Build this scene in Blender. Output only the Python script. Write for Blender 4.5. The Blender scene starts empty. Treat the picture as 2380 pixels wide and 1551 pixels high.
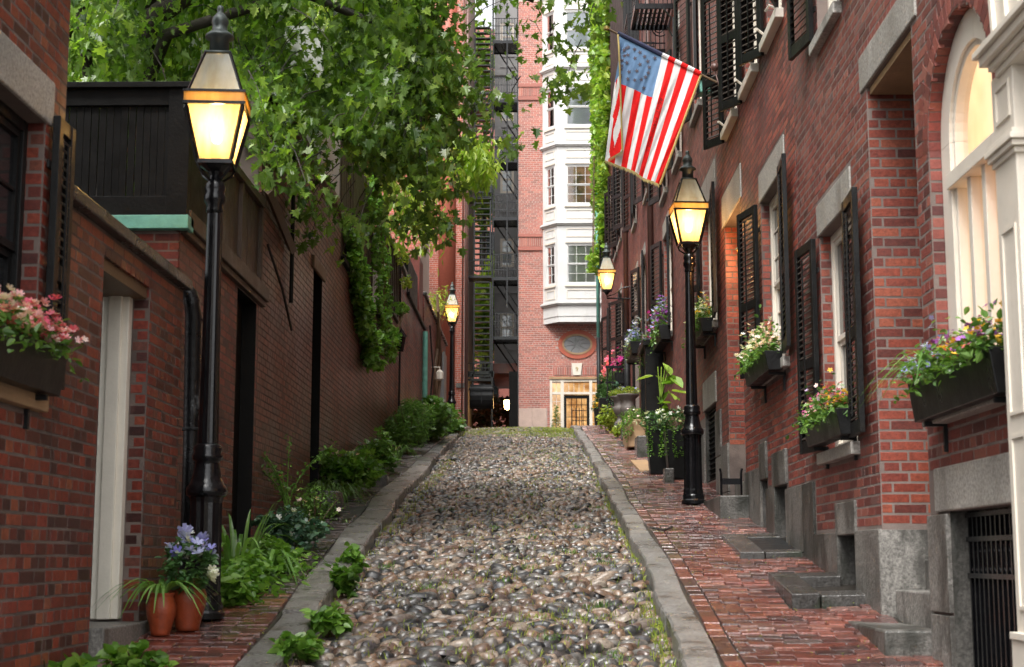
import bpy, math, random
import numpy as np
from mathutils import Vector, Matrix
R = math.radians
sc = bpy.context.scene
COL = sc.collection
random.seed(7); rng = np.random.default_rng(7)

# ---------------------------------------------------------------- camera, world, sun, exposure
FOC = 3515.0
pitch = math.atan(525/FOC); yaw = math.atan(54*math.cos(pitch)/FOC)
cd = bpy.data.cameras.new('camera'); cam = bpy.data.objects.new('camera', cd); COL.objects.link(cam)
cam.location = (0, 0, 1.7); cam.rotation_euler = (R(90)+pitch, 0, yaw)
cd.sensor_width = 23.7; cd.lens = FOC/2380*23.7
cd.clip_start = 0.1; cd.clip_end = 2000
cd.dof.use_dof = True; cd.dof.focus_distance = 17.0; cd.dof.aperture_fstop = 3.2
sc.camera = cam
SUN_EL, SUN_AZ = 56, 200          # degrees; azimuth measured clockwise from +Y
w = bpy.data.worlds.new('World'); sc.world = w; w.use_nodes = True
nt = w.node_tree; bg = nt.nodes['Background']
sky = nt.nodes.new('ShaderNodeTexSky'); sky.sky_type = 'NISHITA'; sky.sun_disc = False
sky.sun_elevation = R(SUN_EL); sky.sun_rotation = R(SUN_AZ); sky.dust_density = 4; sky.air_density = 1.0; sky.ozone_density = 1
hs = nt.nodes.new('ShaderNodeHueSaturation'); hs.inputs['Saturation'].default_value = 0.10
nt.links.new(sky.outputs[0], hs.inputs['Color']); nt.links.new(hs.outputs[0], bg.inputs[0])
bg.inputs[1].default_value = 0.15
sd = bpy.data.lights.new('sun', 'SUN'); so = bpy.data.objects.new('sun', sd); COL.objects.link(so)
sd.energy = 1.4; sd.angle = R(25); sd.color = (1, .97, .92)
az = R(SUN_AZ); el = R(SUN_EL)
sdir = Vector((math.sin(az)*math.cos(el), math.cos(az)*math.cos(el), math.sin(el)))
so.rotation_euler = sdir.to_track_quat('Z', 'Y').to_euler(); so.location = (0, 0, 30)
sc.view_settings.view_transform = 'Standard'; sc.view_settings.look = 'None'
sc.view_settings.exposure = 1.38; sc.view_settings.gamma = 1.0
sc.view_settings.use_curve_mapping = False

# ---------------------------------------------------------------- object helpers
ORG = {}
def tag(o, label=None, cat=None, group=None, kind=None):
    if label: o['label'] = label
    if cat: o['category'] = cat
    if group: o['group'] = group
    if kind: o['kind'] = kind
    return o
def thing(name, label, cat, loc=(0, 0, 0), group=None, rotz=0, kind=None):
    o = bpy.data.objects.new(name, None); COL.objects.link(o)
    o.empty_display_size = .1
    o.location = loc; o.rotation_euler = (0, 0, rotz)
    ORG[o.name] = Vector(loc)
    return tag(o, label, cat, group, kind)
def copy_tree(o, parent=None):
    c = o.copy(); COL.objects.link(c)
    c.parent = parent
    if parent is not None: c.matrix_parent_inverse = Matrix()
    for ch in list(o.children): copy_tree(ch, c)
    return c

class MB:
    def __init__(s): s.V = []; s.L = []; s.S = []; s.M = []; s.n = 0
    def add(s, verts, faces, mi=0):
        v = np.asarray(verts, dtype=np.float64).reshape(-1, 3)
        s.V.append(v)
        for f in faces:
            s.L.append(np.asarray(f, dtype=np.int64)+s.n); s.S.append([len(f)]); s.M.append([mi])
        s.n += len(v); return s
    def scatter(s, tv, tf, mats4, mi=0):
        """tv (n,3), tf list of faces, mats4 (k,3,4) affine transforms"""
        tv = np.asarray(tv, float); A = np.asarray(mats4, float)
        if len(A) == 0: return s
        P = np.einsum('kij,nj->kni', A[:, :, :3], tv)+A[:, None, :, 3]
        k, n = P.shape[:2]
        flat = np.concatenate([np.asarray(f) for f in tf]); sz = np.array([len(f) for f in tf])
        off = (np.arange(k)*n)[:, None]+s.n
        s.V.append(P.reshape(-1, 3)); s.L.append((flat[None, :]+off).ravel())
        s.S.append(np.tile(sz, k)); s.M.append(np.full(k*len(tf), mi)); s.n += k*n
        return s
    def box(s, F, u0, u1, d0, d1, z0, z1, mi=0):
        P = [F(u, d, z) for u in (u0, u1) for d in (d0, d1) for z in (z0, z1)]
        return s.add(P, [(0, 1, 3, 2), (4, 6, 7, 5), (0, 4, 5, 1), (2, 3, 7, 6), (0, 2, 6, 4), (1, 5, 7, 3)], mi)
    def bx(s, x0, x1, y0, y1, z0, z1, mi=0):
        return s.box(lambda u, d, z: (u, d, z), x0, x1, y0, y1, z0, z1, mi)
    def quad(s, a, b, c, d, mi=0): return s.add([a, b, c, d], [(0, 1, 2, 3)], mi)
    def tube(s, path, r, n=8, mi=0, cap=True):
        path = [Vector(p) for p in path]; k = len(path)
        rs = r if hasattr(r, '__len__') else [r]*k
        vs = []
        for i, p in enumerate(path):
            t = (path[min(i+1, k-1)]-path[max(i-1, 0)]).normalized()
            a = Vector((0, 0, 1)) if abs(t.z) < .9 else Vector((1, 0, 0))
            x = t.cross(a).normalized(); y = t.cross(x).normalized()
            for j in range(n):
                th = 2*math.pi*j/n
                vs.append(p+(x*math.cos(th)+y*math.sin(th))*rs[i])
        fs = []
        for i in range(k-1):
            for j in range(n):
                a = i*n+j; b = i*n+(j+1) % n
                fs.append((a, b, b+n, a+n))
        if cap: fs += [tuple(range(n-1, -1, -1)), tuple(range((k-1)*n, k*n))]
        return s.add(vs, fs, mi)
    def lathe(s, prof, n=16, c=(0, 0, 0), mi=0, flute=0, nf=0, rot=0):
        vs = []; k = len(prof)
        for (r, z) in prof:
            for j in range(n):
                th = 2*math.pi*j/n+rot
                rr = r*(1-(flute if (nf and j % 2) else 0))
                vs.append((c[0]+rr*math.cos(th), c[1]+rr*math.sin(th), c[2]+z))
        fs = []
        for i in range(k-1):
            for j in range(n):
                a = i*n+j; b = i*n+(j+1) % n
                fs.append((a, b, b+n, a+n))
        fs += [tuple(range(n-1, -1, -1)), tuple(range((k-1)*n, k*n))]
        return s.add(vs, fs, mi)
    def build(s, name, mats, parent=None, smooth=False, bevel=0, kind=None, label=None):
        if not hasattr(mats, '__len__'): mats = [mats]
        V = np.concatenate(s.V) if s.V else np.zeros((0, 3))
        org = Vector((0, 0, 0))
        if parent is not None: org = ORG.get(parent.name, org)
        V = V-np.array(org)
        L = np.concatenate(s.L).astype(np.int32); S = np.concatenate([np.asarray(x) for x in s.S]).astype(np.int32)
        MI = np.concatenate([np.asarray(x) for x in s.M]).astype(np.int32)
        me = bpy.data.meshes.new(name)
        me.vertices.add(len(V)); me.vertices.foreach_set('co', V.astype(np.float32).ravel())
        me.loops.add(len(L)); me.loops.foreach_set('vertex_index', L)
        me.polygons.add(len(S))
        st = np.concatenate([[0], np.cumsum(S)[:-1]]).astype(np.int32)
        me.polygons.foreach_set('loop_start', st); me.polygons.foreach_set('loop_total', S)
        for m in mats: me.materials.append(m)
        me.polygons.foreach_set('material_index', MI)
        me.polygons.foreach_set('use_smooth', np.full(len(S), bool(smooth)))
        me.update(calc_edges=True); me.validate()
        o = bpy.data.objects.new(name, me); COL.objects.link(o)
        if parent is not None: o.parent = parent; ORG[o.name] = org
        else: ORG[o.name] = org
        if bevel:
            b = o.modifiers.new('bevel', 'BEVEL'); b.width = bevel; b.segments = 2; b.limit_method = 'ANGLE'; b.angle_limit = R(40)
        if kind: o['kind'] = kind
        if label: o['label'] = label
        return o

def frame(ox, oy, U, N):
    """wall frame: u along U, d out along N, z up"""
    def F(u, d, z): return (ox+U[0]*u+N[0]*d, oy+U[1]*u+N[1]*d, z)
    F.o = (ox, oy); F.U = U; F.N = N
    return F
XR, XL, XN = 2.1, -2.45, -2.3
FR = frame(XR, 0, (0, 1), (-1, 0)); FL = frame(XL, 0, (0, 1), (1, 0)); FN = frame(XN, 0, (0, 1), (1, 0))
def front(Y): return frame(0, Y, (1, 0), (0, -1))

def gz(y):
    if y <= 34: return .133*y
    if y < 38:
        t = y-34; return .133*34+.133*t-(.083/8)*t*t
    return .133*38-(.083/8)*16+.05*(y-38)
def kerbL(y):   # (street edge, walk edge) of the left kerb
    ys = [7, 7.9, 9.3, 11.3, 13.9, 17.5, 21.3, 25.5, 30.4, 36, 40]
    a = [-1.33, -1.34, -1.37, -1.42, -1.47, -1.57, -1.55, -1.62, -1.60, -1.6, -1.6]
    b = [-1.53, -1.55, -1.58, -1.67, -1.75, -1.85, -1.82, -1.83, -1.78, -1.8, -1.8]
    return float(np.interp(y, ys, a)), float(np.interp(y, ys, b))
def kerbR(y):
    ys = [7, 7.9, 9.3, 11, 13.5, 16.5, 20, 25, 31, 36, 40]
    a = [.76, .77, .81, .835, .86, .87, .87, .91, .88, .88, .88]
    b = [.95, .96, 1.0, 1.03, 1.05, 1.04, 1.07, 1.07, 1.05, 1.05, 1.05]
    return float(np.interp(y, ys, a)), float(np.interp(y, ys, b))

# camera projection used only to rank pieces by how large they show
_M = cam.rotation_euler.to_matrix(); _fw = np.array(-_M.col[2]); _rt = np.array(_M.col[0]); _up = np.array(_M.col[1]); _C = np.array([0, 0, 1.7])
def view_size(P):
    D = np.asarray(P)-_C; wv = D@_fw; wv = np.where(wv < .5, 1e9, wv)
    x = (D@_rt)/wv; y = (D@_up)/wv
    inside = (np.abs(x) < .345) & (np.abs(y) < .227)
    return inside, wv

# ---------------------------------------------------------------- materials
class NT:
    def __init__(s, m): s.t = m.node_tree
    def n(s, typ, **k):
        nd = s.t.nodes.new('ShaderNode'+typ)
        for a, b in k.items():
            if hasattr(nd, a): setattr(nd, a, b)
        return nd
    def l(s, a, b): s.t.links.new(a, b)
def pos_noise(T, scale, detail=4, rough=.6, stretch=None):
    g = T.n('NewGeometry'); nz = T.n('TexNoise'); nz.inputs['Scale'].default_value = scale
    nz.inputs['Detail'].default_value = detail; nz.inputs['Roughness'].default_value = rough
    if stretch:
        mp = T.n('Mapping'); mp.inputs['Scale'].default_value = stretch
        T.l(g.outputs['Position'], mp.inputs[0]); T.l(mp.outputs[0], nz.inputs['Vector'])
    else: T.l(g.outputs['Position'], nz.inputs['Vector'])
    return nz.outputs['Fac']
def ramp(T, fac, stops, interp='LINEAR'):
    r = T.n('ValToRGB'); cr = r.color_ramp; cr.interpolation = interp
    while len(cr.elements) < len(stops): cr.elements.new(.5)
    for e, (p, c) in zip(cr.elements, stops):
        e.position = p; e.color = (*c, 1) if len(c) == 3 else c
    T.l(fac, r.inputs[0]); return r.outputs[0]
def mixc(T, f, a, b, bt='MIX'):
    m = T.n('Mix'); m.data_type = 'RGBA'; m.blend_type = bt
    for sock, v in ((m.inputs['Factor'], f), (m.inputs[6], a), (m.inputs[7], b)):
        if isinstance(v, (int, float)): sock.default_value = v
        elif isinstance(v, tuple): sock.default_value = (*v, 1)
        else: T.l(v, sock)
    return m.outputs[2]
def mr(T, v, a, b, c, d):
    m = T.n('MapRange'); T.l(v, m.inputs[0])
    for i, x in enumerate((a, b, c, d)): m.inputs[i+1].default_value = x
    return m.outputs[0]
def rnd(T):
    g = T.n('NewGeometry'); o = T.n('ObjectInfo'); a = T.n('Math', operation='ADD'); f = T.n('Math', operation='FRACT')
    T.l(g.outputs['Random Per Island'], a.inputs[0]); T.l(o.outputs['Random'], a.inputs[1]); T.l(a.outputs[0], f.inputs[0])
    return f.outputs[0]
def mat(name, col, rough=.6, var=.25, scale=6, bump=.0, bscale=40, metal=0, spec=.5, stain=None, stops=None, fine=None, coat=0, rvar=.1):
    """stops: colour ramp over the random value of each piece"""
    m = bpy.data.materials.new(name); m.use_nodes = True; T = NT(m); b = m.node_tree.nodes['Principled BSDF']
    nz = pos_noise(T, scale)
    base = ramp(T, rnd(T), stops, 'LINEAR') if stops else None
    lo = tuple(c*(1-var) for c in (1, 1, 1)); hi = tuple(1+var for c in (1, 1, 1))
    k = ramp(T, nz, [(.3, (1-var,)*3), (.7, (1.0+var*.5,)*3)])
    c = mixc(T, 1.0, base if base is not None else col, k, 'MULTIPLY')
    if fine:
        fz = pos_noise(T, fine[0], 3, .7); k2 = ramp(T, fz, [(.35, (1-fine[1],)*3), (.65, (1+fine[1]*.6,)*3)])
        c = mixc(T, 1.0, c, k2, 'MULTIPLY')
    if stain:   # (colour, scale, threshold, strength, stretch)
        sz = pos_noise(T, stain[1], 5, .65, stain[4] if len(stain) > 4 else None)
        f = mr(T, sz, stain[2], stain[2]+.12, 0, stain[3])
        c = mixc(T, f, c, stain[0])
    T.l(c, b.inputs['Base Color'])
    if rvar:
        T.l(mr(T, nz, .3, .7, max(.02, rough-rvar), min(1, rough+rvar)), b.inputs['Roughness'])
    else: b.inputs['Roughness'].default_value = rough
    b.inputs['Metallic'].default_value = metal; b.inputs['Specular IOR Level'].default_value = spec
    if coat: b.inputs['Coat Weight'].default_value = coat; b.inputs['Coat Roughness'].default_value = .09
    if bump:
        bz = pos_noise(T, bscale, 4, .65); bp = T.n('Bump'); bp.inputs['Strength'].default_value = bump; bp.inputs['Distance'].default_value = .01
        T.l(bz, bp.inputs['Height']); T.l(bp.outputs[0], b.inputs['Normal'])
    return m
def leafmat(name, stops, under=None, trans=.35, rough=.35, spec=.5):
    m = bpy.data.materials.new(name); m.use_nodes = True; T = NT(m); b = m.node_tree.nodes['Principled BSDF']; out = m.node_tree.nodes['Material Output']
    c = ramp(T, rnd(T), stops)
    c = mixc(T, 1.0, c, ramp(T, pos_noise(T, 1.6, 3), [(.35, (.72,)*3), (.65, (1.2,)*3)]), 'MULTIPLY')
    if under:
        g = T.n('NewGeometry'); c2 = mixc(T, g.outputs['Backfacing'], c, under)
    else: c2 = c
    T.l(c2, b.inputs['Base Color']); b.inputs['Roughness'].default_value = rough; b.inputs['Specular IOR Level'].default_value = spec
    tr = T.n('BsdfTranslucent'); mx = T.n('MixShader'); mx.inputs[0].default_value = trans
    tc = mixc(T, 1.0, c, (1.5, 1.6, .7), 'MULTIPLY'); T.l(tc, tr.inputs[0])
    T.l(b.outputs[0], mx.inputs[1]); T.l(tr.outputs[0], mx.inputs[2]); T.l(mx.outputs[0], out.inputs[0])
    return m
BR = [(0, (.10, .022, .018)), (.15, (.16, .032, .024)), (.45, (.23, .045, .032)), (.75, (.29, .06, .04)), (.9, (.34, .085, .05)), (1, (.13, .05, .045))]
def scl(st, k, add=(0, 0, 0)): return [(p, tuple(min(1, c*k+a) for c, a in zip(cc, add))) for p, cc in st]
BRW = [(0, (.085, .022, .02)), (.15, (.14, .034, .027)), (.45, (.19, .043, .033)), (.75, (.235, .058, .042)), (.92, (.27, .09, .065)), (1, (.10, .05, .047))]
M = {}
M['brickR'] = mat('weathered_red_brick', 0, .55, .18, 1.2, .2, 60, stops=BRW, fine=(35, .2), stain=((.05, .035, .03), 1.1, .60, .5, (1, 1, .3)))
M['brickR2'] = mat('deep_red_brick', 0, .5, .2, 1.4, .2, 60, stops=scl(BR, 1.0), fine=(35, .25), stain=((.035, .022, .02), 1.3, .57, .6, (1, 1, .25)))
M['brickR3'] = mat('rose_red_brick', 0, .55, .15, 1.5, .2, 60, stops=scl(BRW, 1.05), fine=(30, .2))
M['brickJ'] = mat('orange_red_jamb_brick', 0, .5, .2, 2, .3, 50, stops=[(0, (.11, .025, .018)), (.3, (.20, .04, .026)), (.7, (.27, .055, .03)), (1, (.32, .085, .045))], fine=(35, .3), stain=((.07, .03, .025), 2, .58, .5))
M['brickL'] = mat('dark_garden_brick', 0, .42, .38, .8, .2, 60, stops=[(0, (.05, .018, .016)), (.2, (.11, .024, .017)), (.5, (.18, .032, .02)), (.8, (.235, .042, .024)), (.93, (.25, .07, .034)), (1, (.07, .038, .038))], fine=(35, .3), stain=((.24, .15, .13), 1.6, .59, .45, (1, 1, .3)), spec=.4)
M['brickLd'] = mat('sooty_old_brick', 0, .38, .35, .8, .2, 60, stops=[(0, (.07, .02, .013)), (.5, (.155, .036, .019)), (.85, (.22, .053, .027)), (1, (.09, .035, .026))], fine=(35, .3), stain=((.035, .02, .014), .8, .54, .65, (1, 1, .22)), spec=.6)
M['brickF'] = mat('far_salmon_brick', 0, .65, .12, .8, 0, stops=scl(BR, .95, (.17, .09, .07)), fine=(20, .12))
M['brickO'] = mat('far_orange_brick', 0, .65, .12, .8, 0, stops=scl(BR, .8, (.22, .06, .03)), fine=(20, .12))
M['mortR'] = mat('lime_mortar', (.205, .16, .14), .85, .3, 3, .3, 90, stain=((.09, .066, .06), 1.5, .54, .6))
M['mortD'] = mat('grimy_mortar', (.15, .115, .10), .85, .35, 3, .3, 90, stain=((.05, .036, .032), 1.2, .48, .7))
M['mortF'] = mat('far_mortar', (.50, .40, .36), .85, .15, 3)
M['granite'] = mat('grey_granite', 0, .5, .35, 3.0, .7, 30, stops=[(0, (.17, .16, .145)), (1, (.29, .275, .25))], fine=(60, .5), stain=((.045, .042, .036), 3.0, .48, .8, (1, 1, .4)))
M['graniteD'] = mat('stained_plinth_granite', 0, .42, .4, 3.0, .7, 30, stops=[(0, (.075, .072, .066)), (1, (.17, .16, .145))], fine=(60, .5), stain=((.022, .023, .018), 2.4, .46, .85, (1, 1, .3)))
M['graniteL'] = mat('pale_granite_lintel', 0, .55, .25, 2.5, .3, 40, stops=[(0, (.32, .30, .27)), (1, (.43, .41, .37))], fine=(60, .4), stain=((.14, .125, .11), 3.2, .54, .65, (1, 1, .3)))
M['granD'] = mat('wet_dark_granite', 0, .24, .4, 4, .8, 30, stops=[(0, (.04, .036, .033)), (1, (.085, .08, .075))], fine=(60, .5), stain=((.018, .026, .012), 3, .54, .7))
M['kerb'] = mat('wet_kerb_granite', 0, .30, .35, 3.0, .8, 35, stops=[(0, (.14, .13, .12)), (.5, (.21, .205, .195)), (1, (.27, .25, .225))], fine=(55, .55), stain=((.05, .038, .03), 4.5, .53, .8))
M['sandst'] = mat('tan_sandstone', (.38, .24, .13), .6, .25, 4, .4, 40)
M['pinkst'] = mat('pink_granite_base', (.52, .38, .32), .6, .15, 3, .2, 30, fine=(60, .12))
M['black'] = mat('black_gloss_paint', (.007, .007, .007), .35, .3, 5, .2, 45, spec=.25)
M['iron'] = mat('wet_black_iron', (.006, .006, .007), .16, .3, 8, .15, 60, spec=.42)
M['ironD'] = mat('dull_black_iron', (.012, .013, .014), .5, .3, 8, .2, 50, spec=.3)
M['shut'] = mat('black_shutter_paint', (.008, .008, .008), .42, .4, 6, .3, 60, spec=.25, stain=((.025, .02, .015), 5, .6, .5))
M['slat'] = mat('weathered_brown_slat', (.04, .031, .024), .42, .4, 8, .3, 60, spec=.35)
M['white'] = mat('cream_white_paint', (.70, .64, .55), .45, .1, 3, .15, 30, stain=((.42, .36, .28), 5, .62, .5, (1, 1, .3)))
M['whiteB'] = mat('bright_white_paint', (.64, .635, .62), .5, .08, 2, stain=((.5, .48, .45), 3, .6, .4, (1, 1, .25)))
M['postw'] = mat('flaking_white_paint', (.84, .79, .68), .5, .08, 4, .2, 60, stain=((.25, .2, .17), 9, .68, .8, (1, 1, .3)))
M['ovalg'] = mat('pale_oval_glass', (.20, .20, .205), .15, .2, 3, spec=.8)
M['glassD'] = mat('dark_window_glass', (.012, .013, .015), .06, .5, 1.0, .05, 3, spec=.5)
M['woodB'] = mat('brown_painted_board', (.07, .045, .032), .42, .3, 4, .4, 40, fine=(60, .2), spec=.35)
M['woodP'] = mat('grey_brown_plank', (.05, .03, .021), .5, .35, 3, .5, 40, fine=(50, .3), spec=.3)
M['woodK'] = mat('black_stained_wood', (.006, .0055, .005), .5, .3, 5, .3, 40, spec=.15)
M['beam'] = mat('old_tan_timber', (.14, .085, .045), .5, .3, 3, .4, 30)
M['copper'] = mat('green_copper', (.16, .42, .34), .5, .3, 8, .2, 30, stain=((.10, .16, .12), 7, .6, .6))
M['copperD'] = mat('weathered_copper', (.07, .085, .08), .4, .3, 8, .3, 30, metal=.4)
M['brass'] = mat('dull_brass', (.50, .36, .12), .35, .25, 10, .1, 30, metal=.5)
M['pipeB'] = mat('brown_downpipe', (.12, .06, .05), .4, .2, 3, .1, 20)
M['pipeK'] = mat('flaking_black_pipe', (.008, .008, .009), .3, .3, 4, .5, 20, spec=.35, stain=((.22, .24, .25), 5.5, .60, .85, (1, 1, .45)))
M['grey'] = mat('grey_cladding', (.27, .27, .27), .6, .2, 1.5)
M['terra'] = mat('terracotta', (.30, .055, .018), .35, .3, 9, .4, 40, stain=((.12, .03, .015), 6, .58, .6))
M['soil'] = mat('dark_soil', (.03, .024, .018), .8, .4, 8, .8, 30, stain=((.05, .06, .025), 3, .55, .6))
M['ground'] = mat('dark_ground', (.05, .045, .04), .8, .3, 2, .4, 20)
M['asph'] = mat('wet_asphalt', (.05, .05, .05), .4, .3, 2, .4, 40)
M['paver'] = mat('wet_brick_paver', 0, .26, .35, .8, .5, 40, stops=[(0, (.055, .026, .024)), (.3, (.115, .038, .03)), (.65, (.19, .052, .036)), (.88, (.26, .085, .055)), (1, (.14, .10, .09))], fine=(40, .45), spec=.75, rvar=.16, coat=.7, stain=((.10, .078, .068), 1.2, .54, .6))
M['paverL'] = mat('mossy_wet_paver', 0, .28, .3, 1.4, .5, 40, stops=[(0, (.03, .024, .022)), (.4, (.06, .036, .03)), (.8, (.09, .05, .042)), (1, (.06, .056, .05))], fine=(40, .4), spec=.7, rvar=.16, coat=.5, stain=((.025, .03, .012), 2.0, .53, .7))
M['cob'] = mat('wet_cobblestone', 0, .33, .22, 2, .35, 30, stops=[(0, (.02, .02, .022)), (.16, (.055, .052, .05)), (.28, (.10, .093, .086)), (.42, (.17, .152, .132)), (.55, (.11, .066, .046)), (.67, (.23, .15, .098)), (.79, (.31, .26, .21)), (.9, (.17, .10, .068)), (1, (.075, .08, .09))], fine=(45, .45), spec=.65, rvar=.13)
M['joint'] = mat('street_dirt', (.022, .018, .014), .45, .4, 4, .9, 25, stain=((.022, .034, .012), 1.1, .54, .8))
M['spire'] = M['iron']
M['maple'] = leafmat('maple_leaf', [(0, (.035, .085, .012)), (.35, (.09, .18, .022)), (.7, (.17, .29, .035)), (.94, (.27, .39, .06)), (1, (.45, .52, .38))], under=(.17, .28, .07), trans=.48, rough=.28)
M['lime'] = leafmat('lime_green_leaf', [(0, (.16, .27, .03)), (.5, (.30, .42, .06)), (1, (.46, .52, .11))], trans=.5)
M['lime2'] = leafmat('feathery_leaf', [(0, (.08, .18, .025)), (.5, (.17, .29, .04)), (1, (.32, .42, .08))], trans=.5)
M['ivy'] = leafmat('ivy_leaf', [(0, (.10, .22, .02)), (.5, (.21, .37, .04)), (1, (.36, .48, .08))], trans=.35)
M['creep'] = leafmat('creeper_leaf', [(0, (.05, .13, .015)), (.5, (.12, .26, .035)), (1, (.22, .38, .07))], trans=.35)
M['shrub'] = leafmat('shrub_leaf', [(0, (.05, .12, .02)), (.5, (.10, .21, .035)), (1, (.18, .31, .07))], trans=.3)
M['dark'] = leafmat('dark_leaf', [(0, (.03, .08, .025)), (.6, (.065, .15, .045)), (1, (.12, .22, .07))], trans=.25)
M['bluegr'] = leafmat('blue_green_leaf', [(0, (.03, .08, .05)), (.6, (.055, .12, .07)), (1, (.09, .17, .09))], trans=.2)
M['yell'] = leafmat('yellow_green_leaf', [(0, (.16, .25, .03)), (.5, (.28, .36, .05)), (1, (.42, .42, .08))], trans=.35)
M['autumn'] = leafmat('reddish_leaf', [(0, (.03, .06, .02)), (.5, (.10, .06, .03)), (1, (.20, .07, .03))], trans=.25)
M['strap'] = leafmat('strap_leaf', [(0, (.08, .19, .03)), (1, (.19, .34, .08))], trans=.3, rough=.3)
M['bark'] = mat('dark_wet_bark', (.035, .026, .02), .6, .4, 4, .8, 25)
M['vine'] = mat('brown_vine_stem', (.13, .075, .04), .6, .4, 4, .5, 25)
def petal(name, stops): return leafmat(name, stops, trans=.3, rough=.5, spec=.3)
M['pPink'] = petal('pink_petal', [(0, (.80, .22, .28)), (.5, (.90, .42, .46)), (1, (.92, .66, .66))])
M['pHot'] = petal('hot_pink_petal', [(0, (.75, .10, .20)), (1, (.90, .28, .38))])
M['pMag'] = petal('magenta_petal', [(0, (.38, .02, .20)), (.6, (.62, .06, .36)), (1, (.75, .22, .50))])
M['pBlue'] = petal('lavender_petal', [(0, (.22, .20, .62)), (.5, (.36, .36, .78)), (1, (.60, .62, .88))])
M['pPurp'] = petal('purple_petal', [(0, (.10, .01, .07)), (.6, (.30, .08, .42)), (1, (.50, .26, .70))])
M['pWhite'] = petal('white_petal', [(0, (.78, .78, .72)), (1, (.88, .88, .85))])
M['pBlush'] = petal('blush_petal', [(0, (.82, .48, .44)), (.5, (.88, .66, .60)), (1, (.9, .82, .76))])
M['pYell'] = petal('orange_yellow_petal', [(0, (.80, .36, .04)), (1, (.90, .62, .08))])
M['pMix'] = petal('mixed_petal', [(0, (.10, .01, .05)), (.25, (.45, .05, .22)), (.5, (.80, .30, .40)), (.75, (.85, .62, .55)), (1, (.50, .40, .75))])
M['red'] = mat('flag_red_cloth', (.80, .014, .014), .8, .08, 14, .1, 60, fine=(25, .08), rvar=0, spec=.2)
M['fwhite'] = mat('flag_white_cloth', (.74, .72, .72), .75, .06, 14, .15, 60, rvar=0)
M['fblue'] = mat('flag_faded_blue_cloth', (.13, .24, .42), .75, .15, 9, .15, 60, rvar=0)
M['fstar'] = mat('flag_star_dark_thread', (.10, .085, .11), .8, .1, 9)
M['fgold'] = mat('gold_fringe', (.45, .34, .12), .7, .2, 40)
M['navy'] = mat('navy_sleeve', (.02, .025, .07), .7, .2, 20)
def emis(name, col, s):
    m = bpy.data.materials.new(name); m.use_nodes = True; t = m.node_tree; b = t.nodes['Principled BSDF']
    b.inputs['Base Color'].default_value = (*col, 1); b.inputs['Emission Color'].default_value = (*col, 1); b.inputs['Emission Strength'].default_value = s
    return m
M['mantle'] = emis('gas_mantle_flame', (1, .74, .34), 30)
M['bulb'] = emis('warm_lit_bulb', (1, .62, .22), 14)
def glow(name, c1, c2, s, scale=2.0):
    m = bpy.data.materials.new(name); m.use_nodes = True; T = NT(m); b = m.node_tree.nodes['Principled BSDF']
    c = ramp(T, pos_noise(T, scale, 3), [(.35, c1), (.65, c2)]); T.l(c, b.inputs['Emission Color']); T.l(c, b.inputs['Base Color'])
    b.inputs['Emission Strength'].default_value = s; return m
M['room'] = glow('warm_lit_room', (.42, .18, .05), (1.0, .62, .26), .5, 2.5)
M['roomP'] = glow('peach_lit_room', (.75, .42, .22), (.95, .68, .42), .55, 1.2)
M['roomD'] = glow('dim_room', (.05, .03, .02), (.30, .16, .08), .5, 1.5)
M['blind'] = mat('pale_window_blind', (.62, .66, .60), .8, .08, 2)
M['sheer'] = mat('bright_blind', (.70, .74, .80), .8, .1, 2)
def glassmat(name, tint, spec_rough=.04, fres=.12):
    m = bpy.data.materials.new(name); m.use_nodes = True; T = NT(m); out = m.node_tree.nodes['Material Output']
    m.node_tree.nodes.remove(m.node_tree.nodes['Principled BSDF'])
    tr = T.n('BsdfTransparent'); tr.inputs[0].default_value = (*tint, 1)
    gl = T.n('BsdfGlossy'); gl.inputs['Roughness'].default_value = spec_rough
    fr = T.n('Fresnel'); fr.inputs[0].default_value = 1.5
    f = T.n('Math', operation='ADD'); T.l(fr.outputs[0], f.inputs[0]); f.inputs[1].default_value = fres
    mx = T.n('MixShader'); T.l(f.outputs[0], mx.inputs[0]); T.l(tr.outputs[0], mx.inputs[1]); T.l(gl.outputs[0], mx.inputs[2])
    T.l(mx.outputs[0], out.inputs[0]); return m
M['glassP'] = glassmat('porch_glass', (.95, .93, .9), .1, .02)
for _n in M['glassP'].node_tree.nodes:
    if _n.type == 'MIX_SHADER': M['glassP'].node_tree.links.remove(_n.inputs[0].links[0]); _n.inputs[0].default_value = .12
M['glass'] = glassmat('clear_window_glass', (.92, .93, .92), .04, .02)
def lampglass(name, tw, col):
    m = bpy.data.materials.new(name); m.use_nodes = True; T = NT(m); out = m.node_tree.nodes['Material Output']
    m.node_tree.nodes.remove(m.node_tree.nodes['Principled BSDF'])
    tl = T.n('BsdfTranslucent'); df = T.n('BsdfPrincipled'); df.inputs['Roughness'].default_value = .15
    c = mixc(T, 1.0, col, ramp(T, pos_noise(T, 14, 4, .6, (1, 1, .15)), [(.3, (.72, .66, .55)), (.65, (1, 1, 1))]), 'MULTIPLY')
    T.l(c, tl.inputs[0]); T.l(c, df.inputs['Base Color'])
    tr = T.n('BsdfTransparent'); tr.inputs[0].default_value = (.95, .9, .8, 1)
    m1 = T.n('MixShader'); m1.inputs[0].default_value = tw; T.l(df.outputs[0], m1.inputs[1]); T.l(tl.outputs[0], m1.inputs[2])
    m2 = T.n('MixShader'); m2.inputs[0].default_value = .28; T.l(m1.outputs[0], m2.inputs[1]); T.l(tr.outputs[0], m2.inputs[2])
    T.l(m2.outputs[0], out.inputs[0]); return m
M['lglass'] = lampglass('frosted_lamp_glass', .75, (.85, .70, .45))
M['rglass'] = lampglass('smoky_roof_glass', .10, (.30, .33, .31))
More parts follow.
